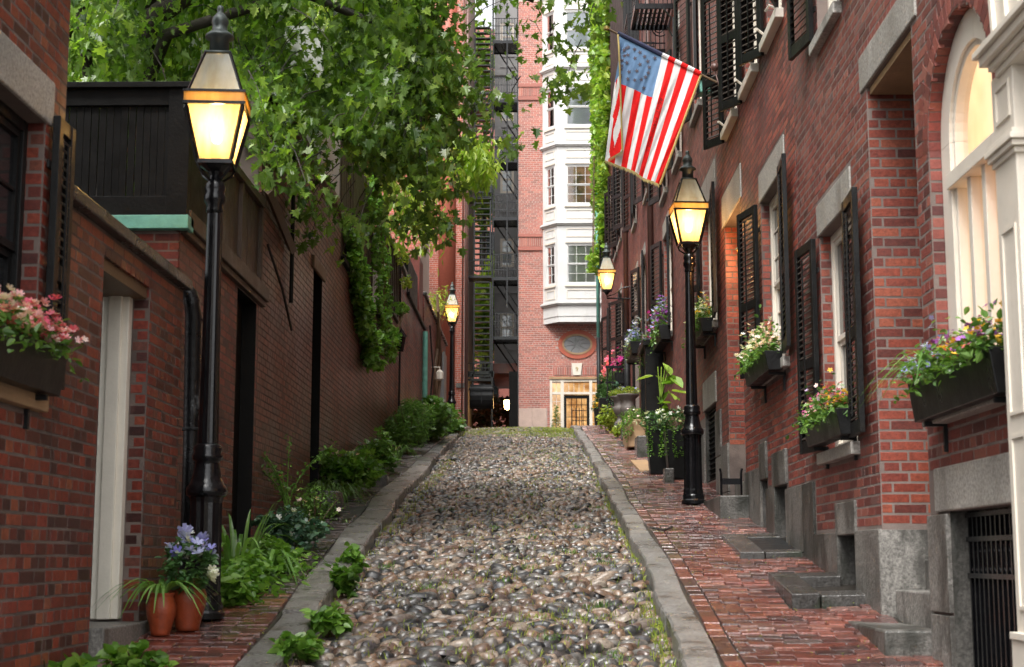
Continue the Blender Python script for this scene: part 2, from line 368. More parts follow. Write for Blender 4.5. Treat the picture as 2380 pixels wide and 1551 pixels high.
# ---------------------------------------------------------------- brickwork
PITCH, BH, BLEN = .0635, .054, .205
class Op:
    """an opening in a wall; arch=True gives a semicircular head; br=False keeps the sheet and drops the bricks"""
    def __init__(s, u0, u1, z0, z1, arch=False, hole=True): s.u0, s.u1, s.z0, s.z1, s.arch, s.hole = u0, u1, z0, z1, arch, hole
    def iv(s, z):
        if z <= s.z0 or z >= s.z1: return None
        if s.arch:
            r = (s.u1-s.u0)/2; zs = s.z1-r; c = (s.u0+s.u1)/2
            if z > zs:
                h = math.sqrt(max(0, r*r-(z-zs)**2)); return (c-h, c+h)
        return (s.u0, s.u1)
def cut(a, b, ivs):
    segs = [(a, b)]
    for iv in ivs:
        if iv is None: continue
        o = []
        for (p, q) in segs:
            if iv[1] <= p or iv[0] >= q: o.append((p, q)); continue
            if iv[0] > p: o.append((p, iv[0]))
            if iv[1] < q: o.append((iv[1], q))
        segs = o
    return segs
def brick_tpl(seed=None, ch=.0018):
    rr = random.Random(seed)
    j = lambda s: rr.uniform(-s, s) if seed is not None else 0
    # x along the wall (unit), y depth (0 = face, + inward), z up (unit)
    V = []
    for (k, y) in ((ch, 0), (0, ch)):
        for x, z in ((-1, -1), (1, -1), (1, 1), (-1, 1)):
            V.append((x*(.5-k/.2)+j(.006), y+j(.0005), z*(.5-k/.054)+j(.02)))
    for x, z in ((-1, -1), (1, -1), (1, 1), (-1, 1)): V.append((x*.5, .03, z*.5))
    Fc = [(0, 1, 2, 3)]
    for a in range(4):
        b = (a+1) % 4
        Fc += [(a, a+4, b+4, b), (a+4, a+8, b+8, b+4)]
    return V, Fc
TPL = [brick_tpl(s) for s in range(5)]
FAR_T = ([(x*.5, y, z*.5) for y in (0, .02) for x, z in ((-1, -1), (1, -1), (1, 1), (-1, 1))], [(0, 1, 2, 3), (0, 4, 5, 1), (1, 5, 6, 2), (2, 6, 7, 3), (3, 7, 4, 0)])
_bm = {}
def brick_mesh(k, m):
    key = (k, m.name)
    if key not in _bm:
        V, Fc = TPL[k]; me = bpy.data.meshes.new('brick'); me.from_pydata(V, [], Fc); me.materials.append(m); _bm[key] = me
    return _bm[key]
def gen_bricks(F, u0, u1, z0, z1, ops, ground=None, bond='common', seed=1, pitch=PITCH, blen=BLEN, ztop=None, phase=0):
    """list of (F, u, length, z, height, face offset)"""
    rr = random.Random(seed); out = []
    n0 = int(math.floor(z0/pitch)); n1 = int(math.ceil(z1/pitch))
    for n in range(n0, n1+1):
        z = (n+.5)*pitch
        if z < z0 or z > z1: continue
        head = (bond == 'common' and n % 7 == 0) or (bond == 'header' and n % 2 == 0)
        L = blen/2 if head else blen
        off = (blen/2 if n % 2 else 0) + (L/2 if head else 0)+phase
        u = u0-off-(u0 % .001)
        ivs = [o.iv(z) for o in ops]
        while u < u1:
            a, b = max(u, u0), min(u+L, u1)
            if b-a > .03 and not (ground and z < ground((a+b)/2)-.02) and not (ztop and z > ztop((a+b)/2)):
                for p, q in cut(a, b, ivs):
                    if q-p > .025:
                        zz = z+.0035*math.sin(u*1.7+n*.05)+rr.uniform(-.0012, .0012)
                        out.append((F, (p+q)/2+rr.uniform(-.001, .001), (q-p)-.011-rr.uniform(0, .003), zz, (pitch-.0115)*rr.uniform(.95, 1.0), .0014+rr.uniform(-.0004, .0005)))
            u += L
    return out
def place_bricks(lst, parent, m, far=False, nmax=300, name='brickwork', singles=True):
    if not lst: return
    org = np.array(ORG[parent.name])
    P = np.array([b[0](b[1], b[5], b[3]) for b in lst])
    U = np.array([b[0].U for b in lst]); N = np.array([b[0].N for b in lst]); Ls = np.array([b[2] for b in lst]); H = np.array([b[4] for b in lst])
    inside, wv = view_size(P)
    vd = P-_C; vd = vd/np.linalg.norm(vd, axis=1)[:, None]
    fs = np.abs(vd[:, 0]*N[:, 0]+vd[:, 1]*N[:, 1])
    area = np.where(inside, Ls*H*fs/wv**2, 0)
    order = np.argsort(-area)
    chosen = set()
    if singles:
        # ten-pixel rule of thumb on the photograph's own scale
        for i in order[:nmax]:
            if area[i] > 0 and Ls[i]*FOC*1.264/wv[i]*max(fs[i], .25) > 6: chosen.add(int(i))
    for i in chosen:
        F, u, L, z, h, d = lst[i]
        o = bpy.data.objects.new('brick', brick_mesh(i % 5, m)); COL.objects.link(o)
        o.parent = parent; o.location = Vector(P[i]-org)
        inw = (-F.N[0], -F.N[1])            # local +y points into the wall
        o.rotation_euler = (0, 0, math.atan2(inw[1], inw[0])-math.pi/2)
        o.scale = (L, 1, h)
    rest = [i for i in range(len(lst)) if i not in chosen]
    if rest:
        mb = MB(); rest = np.array(rest)
        for k in range(5 if not far else 1):
            idx = rest[k::5] if not far else rest
            if len(idx) == 0: continue
            A = np.zeros((len(idx), 3, 4))
            inx, iny = -N[idx, 0], -N[idx, 1]       # local y
            lx, ly = iny, -inx                      # local x (right handed)
            A[:, 0, 0] = lx*Ls[idx]; A[:, 1, 0] = ly*Ls[idx]
            A[:, 0, 1] = inx; A[:, 1, 1] = iny; A[:, 2, 2] = H[idx]
            A[:, :, 3] = P[idx]
            t = TPL[k] if not far else FAR_T
            mb.scatter(t[0], t[1], A)
        mb.build(name, m, parent, kind='stuff')
def wall_sheet(mb, F, u0, u1, z0, z1, ops, depth=.14, ztop=None, mi=0, rev=False):
    ops = [o for o in ops if o.hole]
    zs = {z0, z1}
    for o in ops:
        zs |= {o.z0, o.z1}
        if o.arch:
            r = (o.u1-o.u0)/2
            zs |= {o.z1-r+r*math.sin(t*math.pi/28) for t in range(14)}
    zs = sorted(z for z in zs if z0 <= z <= z1)
    for a, b in zip(zs[:-1], zs[1:]):
        if b-a < 1e-5: continue
        for p, q in cut(u0, u1, [o.iv((a+b)/2) for o in ops]):
            mb.quad(F(p, 0, a), F(q, 0, a), F(q, 0, b), F(p, 0, b), mi)
    for o in ops:
        mi = (2 if o.z1 < gz(o.u0)+1.45 else 1) if rev else 0
        z1r = o.z1 if not o.arch else o.z1-(o.u1-o.u0)/2
        mb.quad(F(o.u0, 0, o.z0), F(o.u0, -depth, o.z0), F(o.u0, -depth, z1r), F(o.u0, 0, z1r), mi)
        mb.quad(F(o.u1, 0, o.z0), F(o.u1, -depth, o.z0), F(o.u1, -depth, z1r), F(o.u1, 0, z1r), mi)
        mb.quad(F(o.u0, 0, o.z0), F(o.u1, 0, o.z0), F(o.u1, -depth, o.z0), F(o.u0, -depth, o.z0), mi)
        if not o.arch: mb.quad(F(o.u0, 0, o.z1), F(o.u1, 0, o.z1), F(o.u1, -depth, o.z1), F(o.u0, -depth, o.z1), mi)
        else:
            r = (o.u1-o.u0)/2; c = (o.u0+o.u1)/2; pr = None
            for t in range(25):
                th = math.pi*t/24; p = (c+r*math.cos(th), z1r+r*math.sin(th))
                if pr: mb.quad(F(pr[0], 0, pr[1]), F(p[0], 0, p[1]), F(p[0], -depth, p[1]), F(pr[0], -depth, pr[1]), mi)
                pr = p
def body_box(mb, F, u0, u1, z0, z1, dfront, dback, mi=0): mb.box(F, u0, u1, -dback, -dfront, z0, z1, mi)

# ---------------------------------------------------------------- windows, shutters, boxes
def window(par, F, u0, u1, z0, z1, rec=.10, rows=2, cols=3, fm='white', glass='glassD', blind=None, detail=True, name='window', bars=(.018,), split=.5):
    fw = .055; d0 = -rec-.05; d1 = -rec+.02
    mb = MB()
    mb.box(F, u0, u0+fw, d0, d1, z0, z1).box(F, u1-fw, u1, d0, d1, z0, z1)
    mb.box(F, u0+fw, u1-fw, d0, d1, z1-fw, z1).box(F, u0+fw, u1-fw, d0, d1, z0, z0+.06)
    wn = mb.build(name, M[fm], par, bevel=.004 if detail else 0)
    a, b, lo, hi = u0+fw, u1-fw, z0+.06, z1-fw; zm = lo+(hi-lo)*split
    for k, (p, q, dd) in enumerate(((lo, zm, -.012), (zm, hi, .006))):
        s = MB(); sw = .035; e0, e1 = d0+.02+dd, d0+.05+dd
        s.box(F, a, a+sw, e0, e1, p, q).box(F, b-sw, b, e0, e1, p, q)
        s.box(F, a+sw, b-sw, e0, e1, p, p+sw).box(F, a+sw, b-sw, e0, e1, q-sw, q)
        for c in range(1, cols):
            u = a+(b-a)*c/cols; s.box(F, u-.008, u+.008, e0+.004, e1-.003, p+sw, q-sw)
        for r_ in range(1, rows):
            z = p+(q-p)*r_/rows; s.box(F, a+sw, b-sw, e0+.006, e1-.005, z-.008, z+.008)
        s.build('sash', M[fm], wn)
        g = MB(); g.box(F, a+.01, b-.01, e0+.008, e0+.013, p+.01, q-.01); g.build('glass', M[glass], wn)
    if blind:
        g = MB(); g.box(F, a, b, d0-.015, d0-.008, lo, hi); g.build('blind', M[blind], wn)
    return wn
def shutter(par, F, hinge, side, z0, z1, width=.46, ang=4, nsl=26, parts=True, off=.045, midrail=True, panel=False):
    """side -1: opens towards the camera, +1: away"""
    a = R(ang); c, s = math.cos(a), math.sin(a)
    U = (F.U[0]*side*c+F.N[0]*s, F.U[1]*side*c+F.N[1]*s)
    N = (F.N[0]*c-F.U[0]*side*s, F.N[1]*c-F.U[1]*side*s)
    h = F(hinge, off, 0); G = frame(h[0], h[1], U, N); G.U = U; G.N = N
    mb = MB(); st = .055; t = .036
    mb.box(G, 0, st, -t/2, t/2, z0, z1).box(G, width-st, width, -t/2, t/2, z0, z1)
    rails = [(z0, z0+.09), (z1-.07, z1)]
    zm = z0+(z1-z0)*.42
    if midrail: rails.append((zm-.04, zm+.04))
    for p, q in rails: mb.box(G, st, width-st, -t/2+.003, t/2-.003, p, q)
    if panel: mb.box(G, st, width-st, -.008, .006, z0+.09, z1-.07)
    mb.box(G, -.03, .05, -t/2-.012, -t/2-.001, z0+.22, z0+.26).box(G, -.03, .05, -t/2-.012, -t/2-.001, z1-.26, z1-.22)
    sh = mb.build('shutter', M['shut'], par, bevel=.003 if parts else 0)
    if panel: return sh
    zs = [z for z in np.linspace(z0+.115, z1-.095, nsl) if not midrail or abs(z-zm) > .055]
    def sl(z):
        e = .019; w0, w1 = st-.004, width-st+.004
        P = []
        for u in (w0, w1):
            for (d, dz) in ((-e*.8, e*.55), (-e*.8+.006, e*.55+.005), (e*.8, -e*.55), (e*.8-.006, -e*.55-.005)):
                P.append(G(u, d, z+dz))
        return P, [(0, 1, 2, 3), (7, 6, 5, 4), (0, 4, 5, 1), (1, 5, 6, 2), (2, 6, 7, 3), (3, 7, 4, 0)]
    if parts:
        base = None
        for z in zs:
            if base is None:
                P, Fc = sl(z); m2 = MB(); m2.add(P, Fc); base = m2.build('slat', M['slat'], sh); zb = z
            else:
                o = base.copy(); COL.objects.link(o); o.parent = sh; o.location = (0, 0, z-zb)
        # tilt rod
        m2 = MB(); m2.box(G, width/2-.006, width/2+.006, .02, .03, z0+.12, z1-.12); m2.build('tilt_rod', M['shut'], sh)
    else:
        m2 = MB()
        for z in zs: P, Fc = sl(z); m2.add(P, Fc)
        m2.build('slats', M['slat'], sh, kind='stuff')
    return sh
def stone(par, F, u0, u1, z0, z1, proud=.02, back=.12, m='granite', name='granite_block', bevel=.008):
    mb = MB(); mb.box(F, u0+.002, u1-.002, -back, proud, z0+.002, z1-.002)
    return mb.build(name, M[m], par, bevel=bevel)
def affine(p, rot, s):
    A = np.zeros((3, 4)); A[:, :3] = np.array(rot)*(np.array(s) if hasattr(s, '__len__') else s); A[:, 3] = p; return A
def rand_rots(n, tilt=1.0, r=rng):
    """random orientations whose local z leans at most `tilt` radians from up"""
    th = r.uniform(0, 2*np.pi, n); ti = r.uniform(0, tilt, n); ph = r.uniform(0, 2*np.pi, n)
    out = np.zeros((n, 3, 3))
    cz, sz = np.cos(th), np.sin(th)
    Rz = np.zeros((n, 3, 3)); Rz[:, 0, 0] = cz; Rz[:, 0, 1] = -sz; Rz[:, 1, 0] = sz; Rz[:, 1, 1] = cz; Rz[:, 2, 2] = 1
    ax = np.stack([np.cos(ph), np.sin(ph), 0*ph], 1); c, s = np.cos(ti), np.sin(ti)
    K = np.zeros((n, 3, 3)); K[:, 0, 2] = ax[:, 1]; K[:, 1, 2] = -ax[:, 0]; K[:, 2, 0] = -ax[:, 1]; K[:, 2, 1] = ax[:, 0]
    I = np.eye(3)[None]
    Rt = I+K*s[:, None, None]+np.einsum('nij,njk->nik', K, K)*(1-c)[:, None, None]
    return np.einsum('nij,njk->nik', Rt, Rz)
def scat(P, rots, s):
    A = np.zeros((len(P), 3, 4)); s = np.asarray(s, float); s = np.full(len(P), float(s)) if s.ndim == 0 else s
    A[:, :, :3] = rots*(s[:, None, None] if s.ndim == 1 else s[:, None, :]); A[:, :, 3] = P; return A
def leaf_poly(pts, bend=.12):
    """closed outline (x across, y along) made a slightly folded leaf of two halves"""
    left = [p for p in pts if p[0] <= 1e-6]; right = [p for p in pts if p[0] >= -1e-6]
    V = [(x, y, abs(x)*.35-bend*y*y) for x, y in pts]
    n = len(pts); half = n//2
    return V, [tuple(range(0, half+1)), tuple([0]+list(range(half, n)))]
_mp = [(0, 0), (.10, .06), (.42, -.06), (.26, .16), (.62, .30), (.46, .42), (.26, .38), (.42, .68), (.20, .70), (0, 1.05)]
MAPLE = leaf_poly(_mp+[(-x, y) for x, y in _mp[-2:0:-1]])
_ov = [(0, 0), (.22, .18), (.30, .45), (.20, .75), (0, 1)]
OVAL = leaf_poly(_ov+[(-x, y) for x, y in _ov[-2:0:-1]])
_he = [(0, .05), (.28, -.06), (.50, .22), (.36, .62), (0, 1)]
HEART = leaf_poly(_he+[(-x, y) for x, y in _he[-2:0:-1]])
_nr = [(0, 0), (.10, .3), (.09, .7), (0, 1)]
NARROW = leaf_poly(_nr+[(-x, y) for x, y in _nr[-2:0:-1]], .3)
def flower_t(np_=5, cup=.25):
    V = [(0, 0, 0)]; Fc = []
    for k in range(np_):
        a = 2*math.pi*k/np_; w_ = math.pi/np_*.95; b = len(V)
        V += [(.55*math.cos(a-w_), .55*math.sin(a-w_), cup*.6), (math.cos(a-w_*.5), math.sin(a-w_*.5), cup), (math.cos(a+w_*.5), math.sin(a+w_*.5), cup), (.55*math.cos(a+w_), .55*math.sin(a+w_), cup*.6)]
        Fc.append((0, b, b+1, b+2, b+3))
    return V, Fc
FLOWER = flower_t(5); BLOOM = flower_t(6, .5)
def ribbon(mb, base, direction, length, width, droop, n=7, mi=0, up=1.0):
    """a strap leaf that rises and arches over"""
    d = Vector((direction[0], direction[1], 0)).normalized(); side = Vector((-d.y, d.x, 0)); vs = []
    for i in range(n+1):
        t = i/n; out = length*(.25*t+.55*t*t*droop); z = length*(up*t-droop*.95*t*t*t*up)
        wd = width*math.sin(math.pi*min(1, t*.85+.15))**.7*.5 if t < 1 else .001
        c = Vector(base)+d*out+Vector((0, 0, z))
        vs += [c-side*wd, c+Vector((0, 0, -wd*.3)), c+side*wd]
    fs = []
    for i in range(n):
        for k in (0, 1): a = i*3+k; fs.append((a, a+1, a+4, a+3))
    mb.add(vs, fs, mi)
def foliage(mb, centre, rad, n, tpl, size, tilt=1.3, mi=0, shell=.5, r=rng, seed=None):
    c = np.array(centre); rad = np.array(rad)
    d = r.normal(size=(n, 3)); d /= np.linalg.norm(d, axis=1)[:, None]
    rr = r.uniform(shell, 1, n)**.7
    P = c+d*rad*rr[:, None]
    mb.scatter(tpl[0], tpl[1], scat(P, rand_rots(n, tilt, r), size*r.uniform(.6, 1.25, n)), mi)
    return P
def flowers_on(mb, P, n, size, tpl=FLOWER, r=rng, lift=.02, mi=0, tilt=1.2):
    idx = r.integers(0, len(P), n); Q = P[idx]+r.normal(size=(n, 3))*[.01, .01, .005]+[0, 0, lift]
    mb.scatter(tpl[0], tpl[1], scat(Q, rand_rots(n, tilt, r), size*r.uniform(.7, 1.2, n)), mi)
def flower_box(label, F, u0, u1, z0, z1, flow, leaf='shrub', d0=.03, d1=.24, full=1.0, bm='black', trail=0, fsize=.022, group='window boxes of flowers on the brick walls', height=.16, nf=1.0):
    """trapezoid planter hung under a window, planted; flow = list of (petal material, share, (u from, u to in 0..1))"""
    t = thing('window_box', label, 'window box', F((u0+u1)/2, (d0+d1)/2, z0), group)
    mb = MB(); e = .02
    def prof(u, k):   # outer profile of a cross section
        return [F(u, d0+k, z0+(k and e)), F(u, d1-.03-k, z0+(k and e)), F(u, d1-k, z1), F(u, d0+k, z1)]
    A, B = prof(u0, 0), prof(u1, 0); C_, D_ = prof(u0+e, e), prof(u1-e, e)
    mb.add(A+B+C_+D_, [(0, 1, 2, 3), (7, 6, 5, 4), (0, 4, 5, 1), (1, 5, 6, 2), (3, 7, 4, 0), (2, 6, 14, 10), (3, 2, 10, 11), (7, 3, 11, 15), (6, 7, 15, 14),
        (10, 14, 13, 9), (11, 8, 12, 15), (8, 9, 13, 12), (8, 11, 10, 9), (13, 14, 15, 12)])
    mb.build('planter', M[bm], t, bevel=.004)
    for u in (u0+.12, u1-.12): b = MB(); b.box(F, u-.012, u+.012, .0, d1-.05, z0-.03, z0-.004).box(F, u-.012, u+.012, .0, .02, z0-.16, z0-.03); b.build('bracket', M['ironD'], t)
    s = MB(); s.quad(F(u0+e, d0+e, z1-.02), F(u1-e, d0+e, z1-.02), F(u1-e, d1-e, z1-.02), F(u0+e, d1-e, z1-.02)); s.build('soil', M['soil'], t)
    L = u1-u0; n = int(620*L*full); dm = (d0+d1)/2+.02
    lf = MB(); U = rng.uniform(u0, u1, n); D = dm+rng.normal(0, .055, n); Z = z1+np.abs(rng.normal(0, height*.5, n))-.02-np.maximum(0, D-d1)*1.2-trail*np.maximum(0, D-dm)*rng.uniform(0, 2, n)
    P = np.array([F(a, b_, c) for a, b_, c in zip(U, np.maximum(D, .03), Z)])
    lf.scatter(OVAL[0], OVAL[1], scat(P, rand_rots(n, 1.4), .042*rng.uniform(.6, 1.3, n)))
    lf.build('foliage', M[leaf], t, kind='stuff')
    for (pm, share, (a, b_)) in flow:
        sel = P[(U >= u0+a*L) & (U <= u0+b_*L)]
        sel = sel[np.argsort(-sel[:, 2])[:max(5, int(len(sel)*.6))]]
        f = MB(); flowers_on(f, sel, int(110*L*share*nf)+3, fsize, BLOOM if fsize > .02 else FLOWER, lift=.02); f.build('flowers', M[pm], t, kind='stuff')
    return t
# ================================================================ ground, street, kerbs, pavements
def strip(name, m, f0, f1, zf, y0, y1, n, nx=1, kind='structure'):
    mb = MB(); ys = np.linspace(y0, y1, n+1); V = []
    for y in ys:
        for k in range(nx+1):
            x = f0(y)+(f1(y)-f0(y))*k/nx; V.append((x, y, zf(x, y)))
    Fc = [(i*(nx+1)+k, i*(nx+1)+k+1, (i+1)*(nx+1)+k+1, (i+1)*(nx+1)+k) for i in range(n) for k in range(nx)]
    mb.add(V, Fc); return mb.build(name, m, None, kind=kind)
strip('ground', M['ground'], lambda y: -400, lambda y: 400, lambda x, y: gz(y)-.35 if y < 60 else gz(60)-.35-(y-60)*.01, -60, 900, 240)
def crown(x, y):
    a, b = kerbL(y)[0], kerbR(y)[0]; t = (x-(a+b)/2)/((b-a)/2)
    return .045*(1-t*t)+.018*math.sin(y*1.1+x*.7)+.012*math.sin(y*2.9-x*2.1)
street = strip('street', M['joint'], lambda y: kerbL(y)[0]-.02, lambda y: kerbR(y)[0]+.02, lambda x, y: gz(y)-.035+crown(x, y), 2, 48.0, 130, 10)
def stone_tpl(seed, n=8, rings=3):
    rr = random.Random(seed); V = []; ex = rr.uniform(2.0, 2.8)
    ph = [rr.uniform(0, 6.28) for _ in range(4)]
    for k in range(rings):
        el_ = math.pi/2*(k-.5)/(rings-.5)
        for j in range(n):
            a = 2*math.pi*j/n
            c, s = math.cos(a), math.sin(a); r = (abs(c)**ex+abs(s)**ex)**(-1/ex)*.5
            r *= 1+.10*math.sin(2*a+ph[0])+.07*math.sin(3*a+ph[1])
            V.append((r*c*math.cos(el_)**.55+rr.uniform(-.02, .02), r*s*math.cos(el_)**.55+rr.uniform(-.02, .02), math.sin(el_)*.5*(1+.16*math.sin(a+ph[2]))))
    V.append((rr.uniform(-.06, .06), rr.uniform(-.06, .06), .5+rr.uniform(-.03, .03))); top = len(V)-1
    Fc = []
    for k in range(rings-1):
        for j in range(n):
            a = k*n+j; b = k*n+(j+1) % n; Fc.append((a, b, b+n, a+n))
    for j in range(n): Fc.append(((rings-1)*n+j, (rings-1)*n+(j+1) % n, top))
    return V, Fc
CT = [stone_tpl(s, 9, 4) for s in range(7)]
cob = []
rr = random.Random(11); y = 6.9
while y < 43:
    dy = rr.uniform(.066, .088)*(1.15 if y < 9.5 else 1)
    a, b = kerbL(y)[0]+.015, kerbR(y)[0]-.01; x = a-rr.uniform(0, .06)
    while x < b:
        wd = min(rr.lognormvariate(math.log(.118), .30), .26); cx = x+wd/2
        if a < cx < b and rr.random() > .015:
            yy = y+rr.uniform(-.018, .018)+.02*math.sin(cx*3+y)
            big = rr.random() < .03
            sz = (wd*1.0, dy*rr.uniform(.85, 1.15)*(1.4 if big else 1), rr.uniform(.055, .095)*(1.2 if big else 1))
            z = gz(yy)-.045+crown(cx, yy)+rr.uniform(-.008, .012)
            cob.append(((cx, yy, z), sz, (rr.gauss(0, .18), rr.gauss(-.03, .22), rr.gauss(0, .35)), rr.randrange(7)))
        x += wd
    y += dy
from mathutils import Euler
P = np.array([c[0] for c in cob]); inside, wv = view_size(P)
ar = np.where(inside, np.array([c[1][0]*c[1][1] for c in cob])/wv**3, 0); order = np.argsort(-ar)
cm = []
for k in range(7):
    me = bpy.data.meshes.new('cobblestone'); me.from_pydata(CT[k][0], [], CT[k][1]); me.materials.append(M['cob'])
    me.polygons.foreach_set('use_smooth', [True]*len(me.polygons)); cm.append(me)
sel = set(int(i) for i in order[:300])
for i in sel:
    p, s, r_, k = cob[i]; o = bpy.data.objects.new('cobblestone', cm[k]); COL.objects.link(o); o.parent = street
    o.location = p; o.scale = s; o.rotation_euler = r_
mb = MB()
for k in range(7):
    A = []
    for i, (p, s, r_, kk) in enumerate(cob):
        if kk == k and i not in sel: A.append(affine(p, np.array(Euler(r_).to_matrix()), s))
    mb.scatter(CT[k][0], CT[k][1], A)
mb.build('cobblestones', M['cob'], street, smooth=True, kind='stuff')

# kerbs
def kerb_run(fn, sgn, seed):
    rr = random.Random(seed); root = None; y = 6.2
    root = thing('kerb', None, None, (fn(8)[0], 8, gz(8)), kind='structure')
    w1 = 0
    while y < 40:
        L = rr.uniform(1.1, 2.2); n = 14; V = []; dz = rr.uniform(-.009, .009)
        j = lambda s: rr.uniform(-s, s); dxx = j(.008)
        for i in range(n+1):
            yy = y+.008+(L-.016)*i/n; a, b = fn(yy); w1 = w1*.5+j(.010); w2 = .012*math.sin(yy*1.9+seed)+dxx
            top = gz(yy)+.095+dz+j(.0022)+.010*math.sin(yy*1.3+seed); e = .012*sgn; k_ = 4 if i in (0, n) else 0
            V += [(a+w1+w2, yy, top-.35), (a+w1*1.5+w2, yy, top-.04+j(.006)), (a+w1+w2+j(.003), yy, top-.014), (a+w1+w2+e, yy, top-.001*k_+j(.002)), ((a+b)/2+w2, yy, top+.003+j(.003)), (b+w2-e*.6, yy, top+.003-.001*k_), (b+w2, yy, top-.008), (b+w2, yy, top-.35)]
        Fc = [(i*8+k, i*8+k+1, (i+1)*8+k+1, (i+1)*8+k) for i in range(n) for k in range(7)]
        Fc += [tuple(range(8)), tuple(n*8+k for k in range(7, -1, -1))]
        m2 = MB(); m2.add(V, Fc); m2.build('kerb_stone', M['kerb'], root, smooth=False); y += L
kerb_run(kerbL, -1, 3); kerb_run(kerbR, 1, 4)

# pavements
def wz(x, y, right=True):
    if right: return gz(y)+.10+.035*(x-1.05)+.010*math.sin(y*.9+x*2)+.006*math.sin(y*3.1-x*4)
    return gz(y)+.10+.02*(-1.8-x)+.010*math.sin(y*1.1+x*2)
pave_r = strip('pavement', M['joint'], lambda y: kerbR(y)[1]-.01, lambda y: 2.35, lambda x, y: wz(x, y)-.018, 2, 47, 120, 6)
pave_l = strip('pavement', M['joint'], lambda y: -2.9, lambda y: kerbL(y)[1]+.01, lambda x, y: wz(x, y, False)-.018, 2, 41, 110, 6)
def paving(bed, fa, fb, zf, m, y0, y1, seed, skip=lambda x, y: False, edge=None):
    rr = random.Random(seed); L = []
    y = y0; row = 0
    while y < y1:
        dy = .103; off = rr.uniform(0, .03)+(.1 if row % 2 else 0); a, b = fa(y), fb(y); x = a+(edge or 0)-off
        if edge:
            pass
        while x < b:
            p, q = max(x, a+(edge or 0)), min(x+.205, b)
            if q-p > .03:
                cx = (p+q)/2; yy = y+.012*math.sin(cx*4+y*.8)+rr.uniform(-.002, .002)
                if not skip(cx, yy): L.append((cx, yy, q-p-.007, dy-.009, rr.gauss(0, .0032), rr.gauss(0, .014), rr.gauss(0, .02), rr.gauss(0, .012)))
            x += .205
        y += dy; row += 1
    if edge:
        y = y0
        while y < y1:
            cx = fa(y)+edge/2
            L.append((cx, y+.1, edge-.010, .195, rr.gauss(0, .003), rr.gauss(0, .012), rr.gauss(0, .02), rr.gauss(0, .012))); y += .205
    P = np.array([(l[0], l[1], zf(l[0], l[1])+l[4]) for l in L]); inside, wv = view_size(P)
    ar = np.where(inside, np.array([l[2]*l[3] for l in L])/wv**3, 0); sel = set(int(i) for i in np.argsort(-ar)[:300] if ar[i] > 0)
    T0 = [(x*.5*(1 if k else .96), y_*.5*(1 if k else .93), -.008*k if k < 2 else -.03) for k in range(3) for x, y_ in ((-1, -1), (1, -1), (1, 1), (-1, 1))]
    Fc = [(0, 1, 2, 3)]
    for k in range(2):
        for a in range(4): b = (a+1) % 4; Fc.append((k*4+a, k*4+4+a, k*4+4+b, k*4+b))
    me = bpy.data.meshes.new('paving_brick'); me.from_pydata(T0, [], Fc); me.materials.append(m)
    A = []
    for i, l in enumerate(L):
        sl = (zf(l[0], l[1]+.1)-zf(l[0], l[1]-.1))/.2
        e = Euler((math.atan(sl)+l[5], l[6], l[7])); p = P[i]
        if i in sel:
            o = bpy.data.objects.new('paving_brick', me); COL.objects.link(o); o.parent = bed; o.location = p; o.rotation_euler = e; o.scale = (l[2], l[3], 1)
        else: A.append(affine(p, np.array(e.to_matrix()), (l[2], l[3], 1)))
    mb = MB(); mb.scatter(T0, Fc, A); mb.build('paving_bricks', m, bed, kind='stuff')
def skR(x, y):
    if 9.68 < y < 10.72 and x > 1.6: return True
    if 11.9 < y < 13.25 and x > 1.58: return True
    return False
paving(pave_r, lambda y: kerbR(y)[1]+.01, lambda y: 2.13, wz, M['paver'], 6.6, 42, 5, skR, edge=.105)
paving(pave_l, lambda y: -2.5, lambda y: kerbL(y)[1]-.01, lambda x, y: wz(x, y, False), M['paver'], 6.6, 10.3, 6)
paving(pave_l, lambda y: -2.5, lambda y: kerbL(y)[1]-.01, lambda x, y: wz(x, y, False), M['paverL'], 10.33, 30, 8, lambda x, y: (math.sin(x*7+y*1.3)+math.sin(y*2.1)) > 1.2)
# cross street beyond the crest
strip('cross_street', M['asph'], lambda y: -30, lambda y: 30, lambda x, y: gz(y)-.02, 47.2, 51.2, 3)

# grass and moss tufts between the stones, fallen petals
def tufts(name, pts, h=.05, mk='yell', w_=.004):
    mb = MB(); P = []; 
    T0 = ([(-.5, 0, 0), (.5, 0, 0), (.25, .18, .6), (0, .5, 1), (-.25, .18, .6)], [(0, 1, 2, 3, 4)])
    n = len(pts); s = np.stack([np.full(n, w_*2), h*.8*rng.uniform(.4, 1.3, n), h*rng.uniform(.5, 1.2, n)], 1)
    mb.scatter(T0[0], T0[1], scat(np.array(pts), rand_rots(n, .5), s)); return mb.build(name, M[mk], None, kind='stuff')
def patch(cx, cy, sx, sy, n, zf, spread=True):
    out = []
    for _ in range(n):
        x = rng.normal(cx, sx); y_ = rng.normal(cy, sy); x = min(max(x, kerbL(y_)[0]+.02), kerbR(y_)[0]-.02)
        out.append((x, y_, zf(x, y_)))
    return out
zc = lambda x, y: gz(y)-.012+crown(x, y)
pts = []
for cx, cy, sx, sy, n in [(-.15, 8.6, .5, .25, 110), (.3, 8.1, .35, .2, 110), (-.35, 9.4, .5, .3, 110), (.1, 9.9, .3, .2, 130), (.74, 9.6, .04, .8, 260), (.5, 10, .3, .3, 90), (-.5, 11.2, .4, .4, 110),
    (0, 12.5, .5, .8, 200), (-.3, 16, .5, 1.5, 220), (.1, 21, .4, 2, 320), (.3, 26, .4, 2, 500), (-.2, 33.5, .6, 1.2, 2600), (.5, 34.3, .35, 1.2, 2600), (-1.2, 34, .3, 1, 900), (0, 38, .8, 2, 2600), (.84, 16, .03, 4, 500), (-1.4, 20, .06, 5, 700)]:
    pts += patch(cx, cy, sx, sy, n, zc)
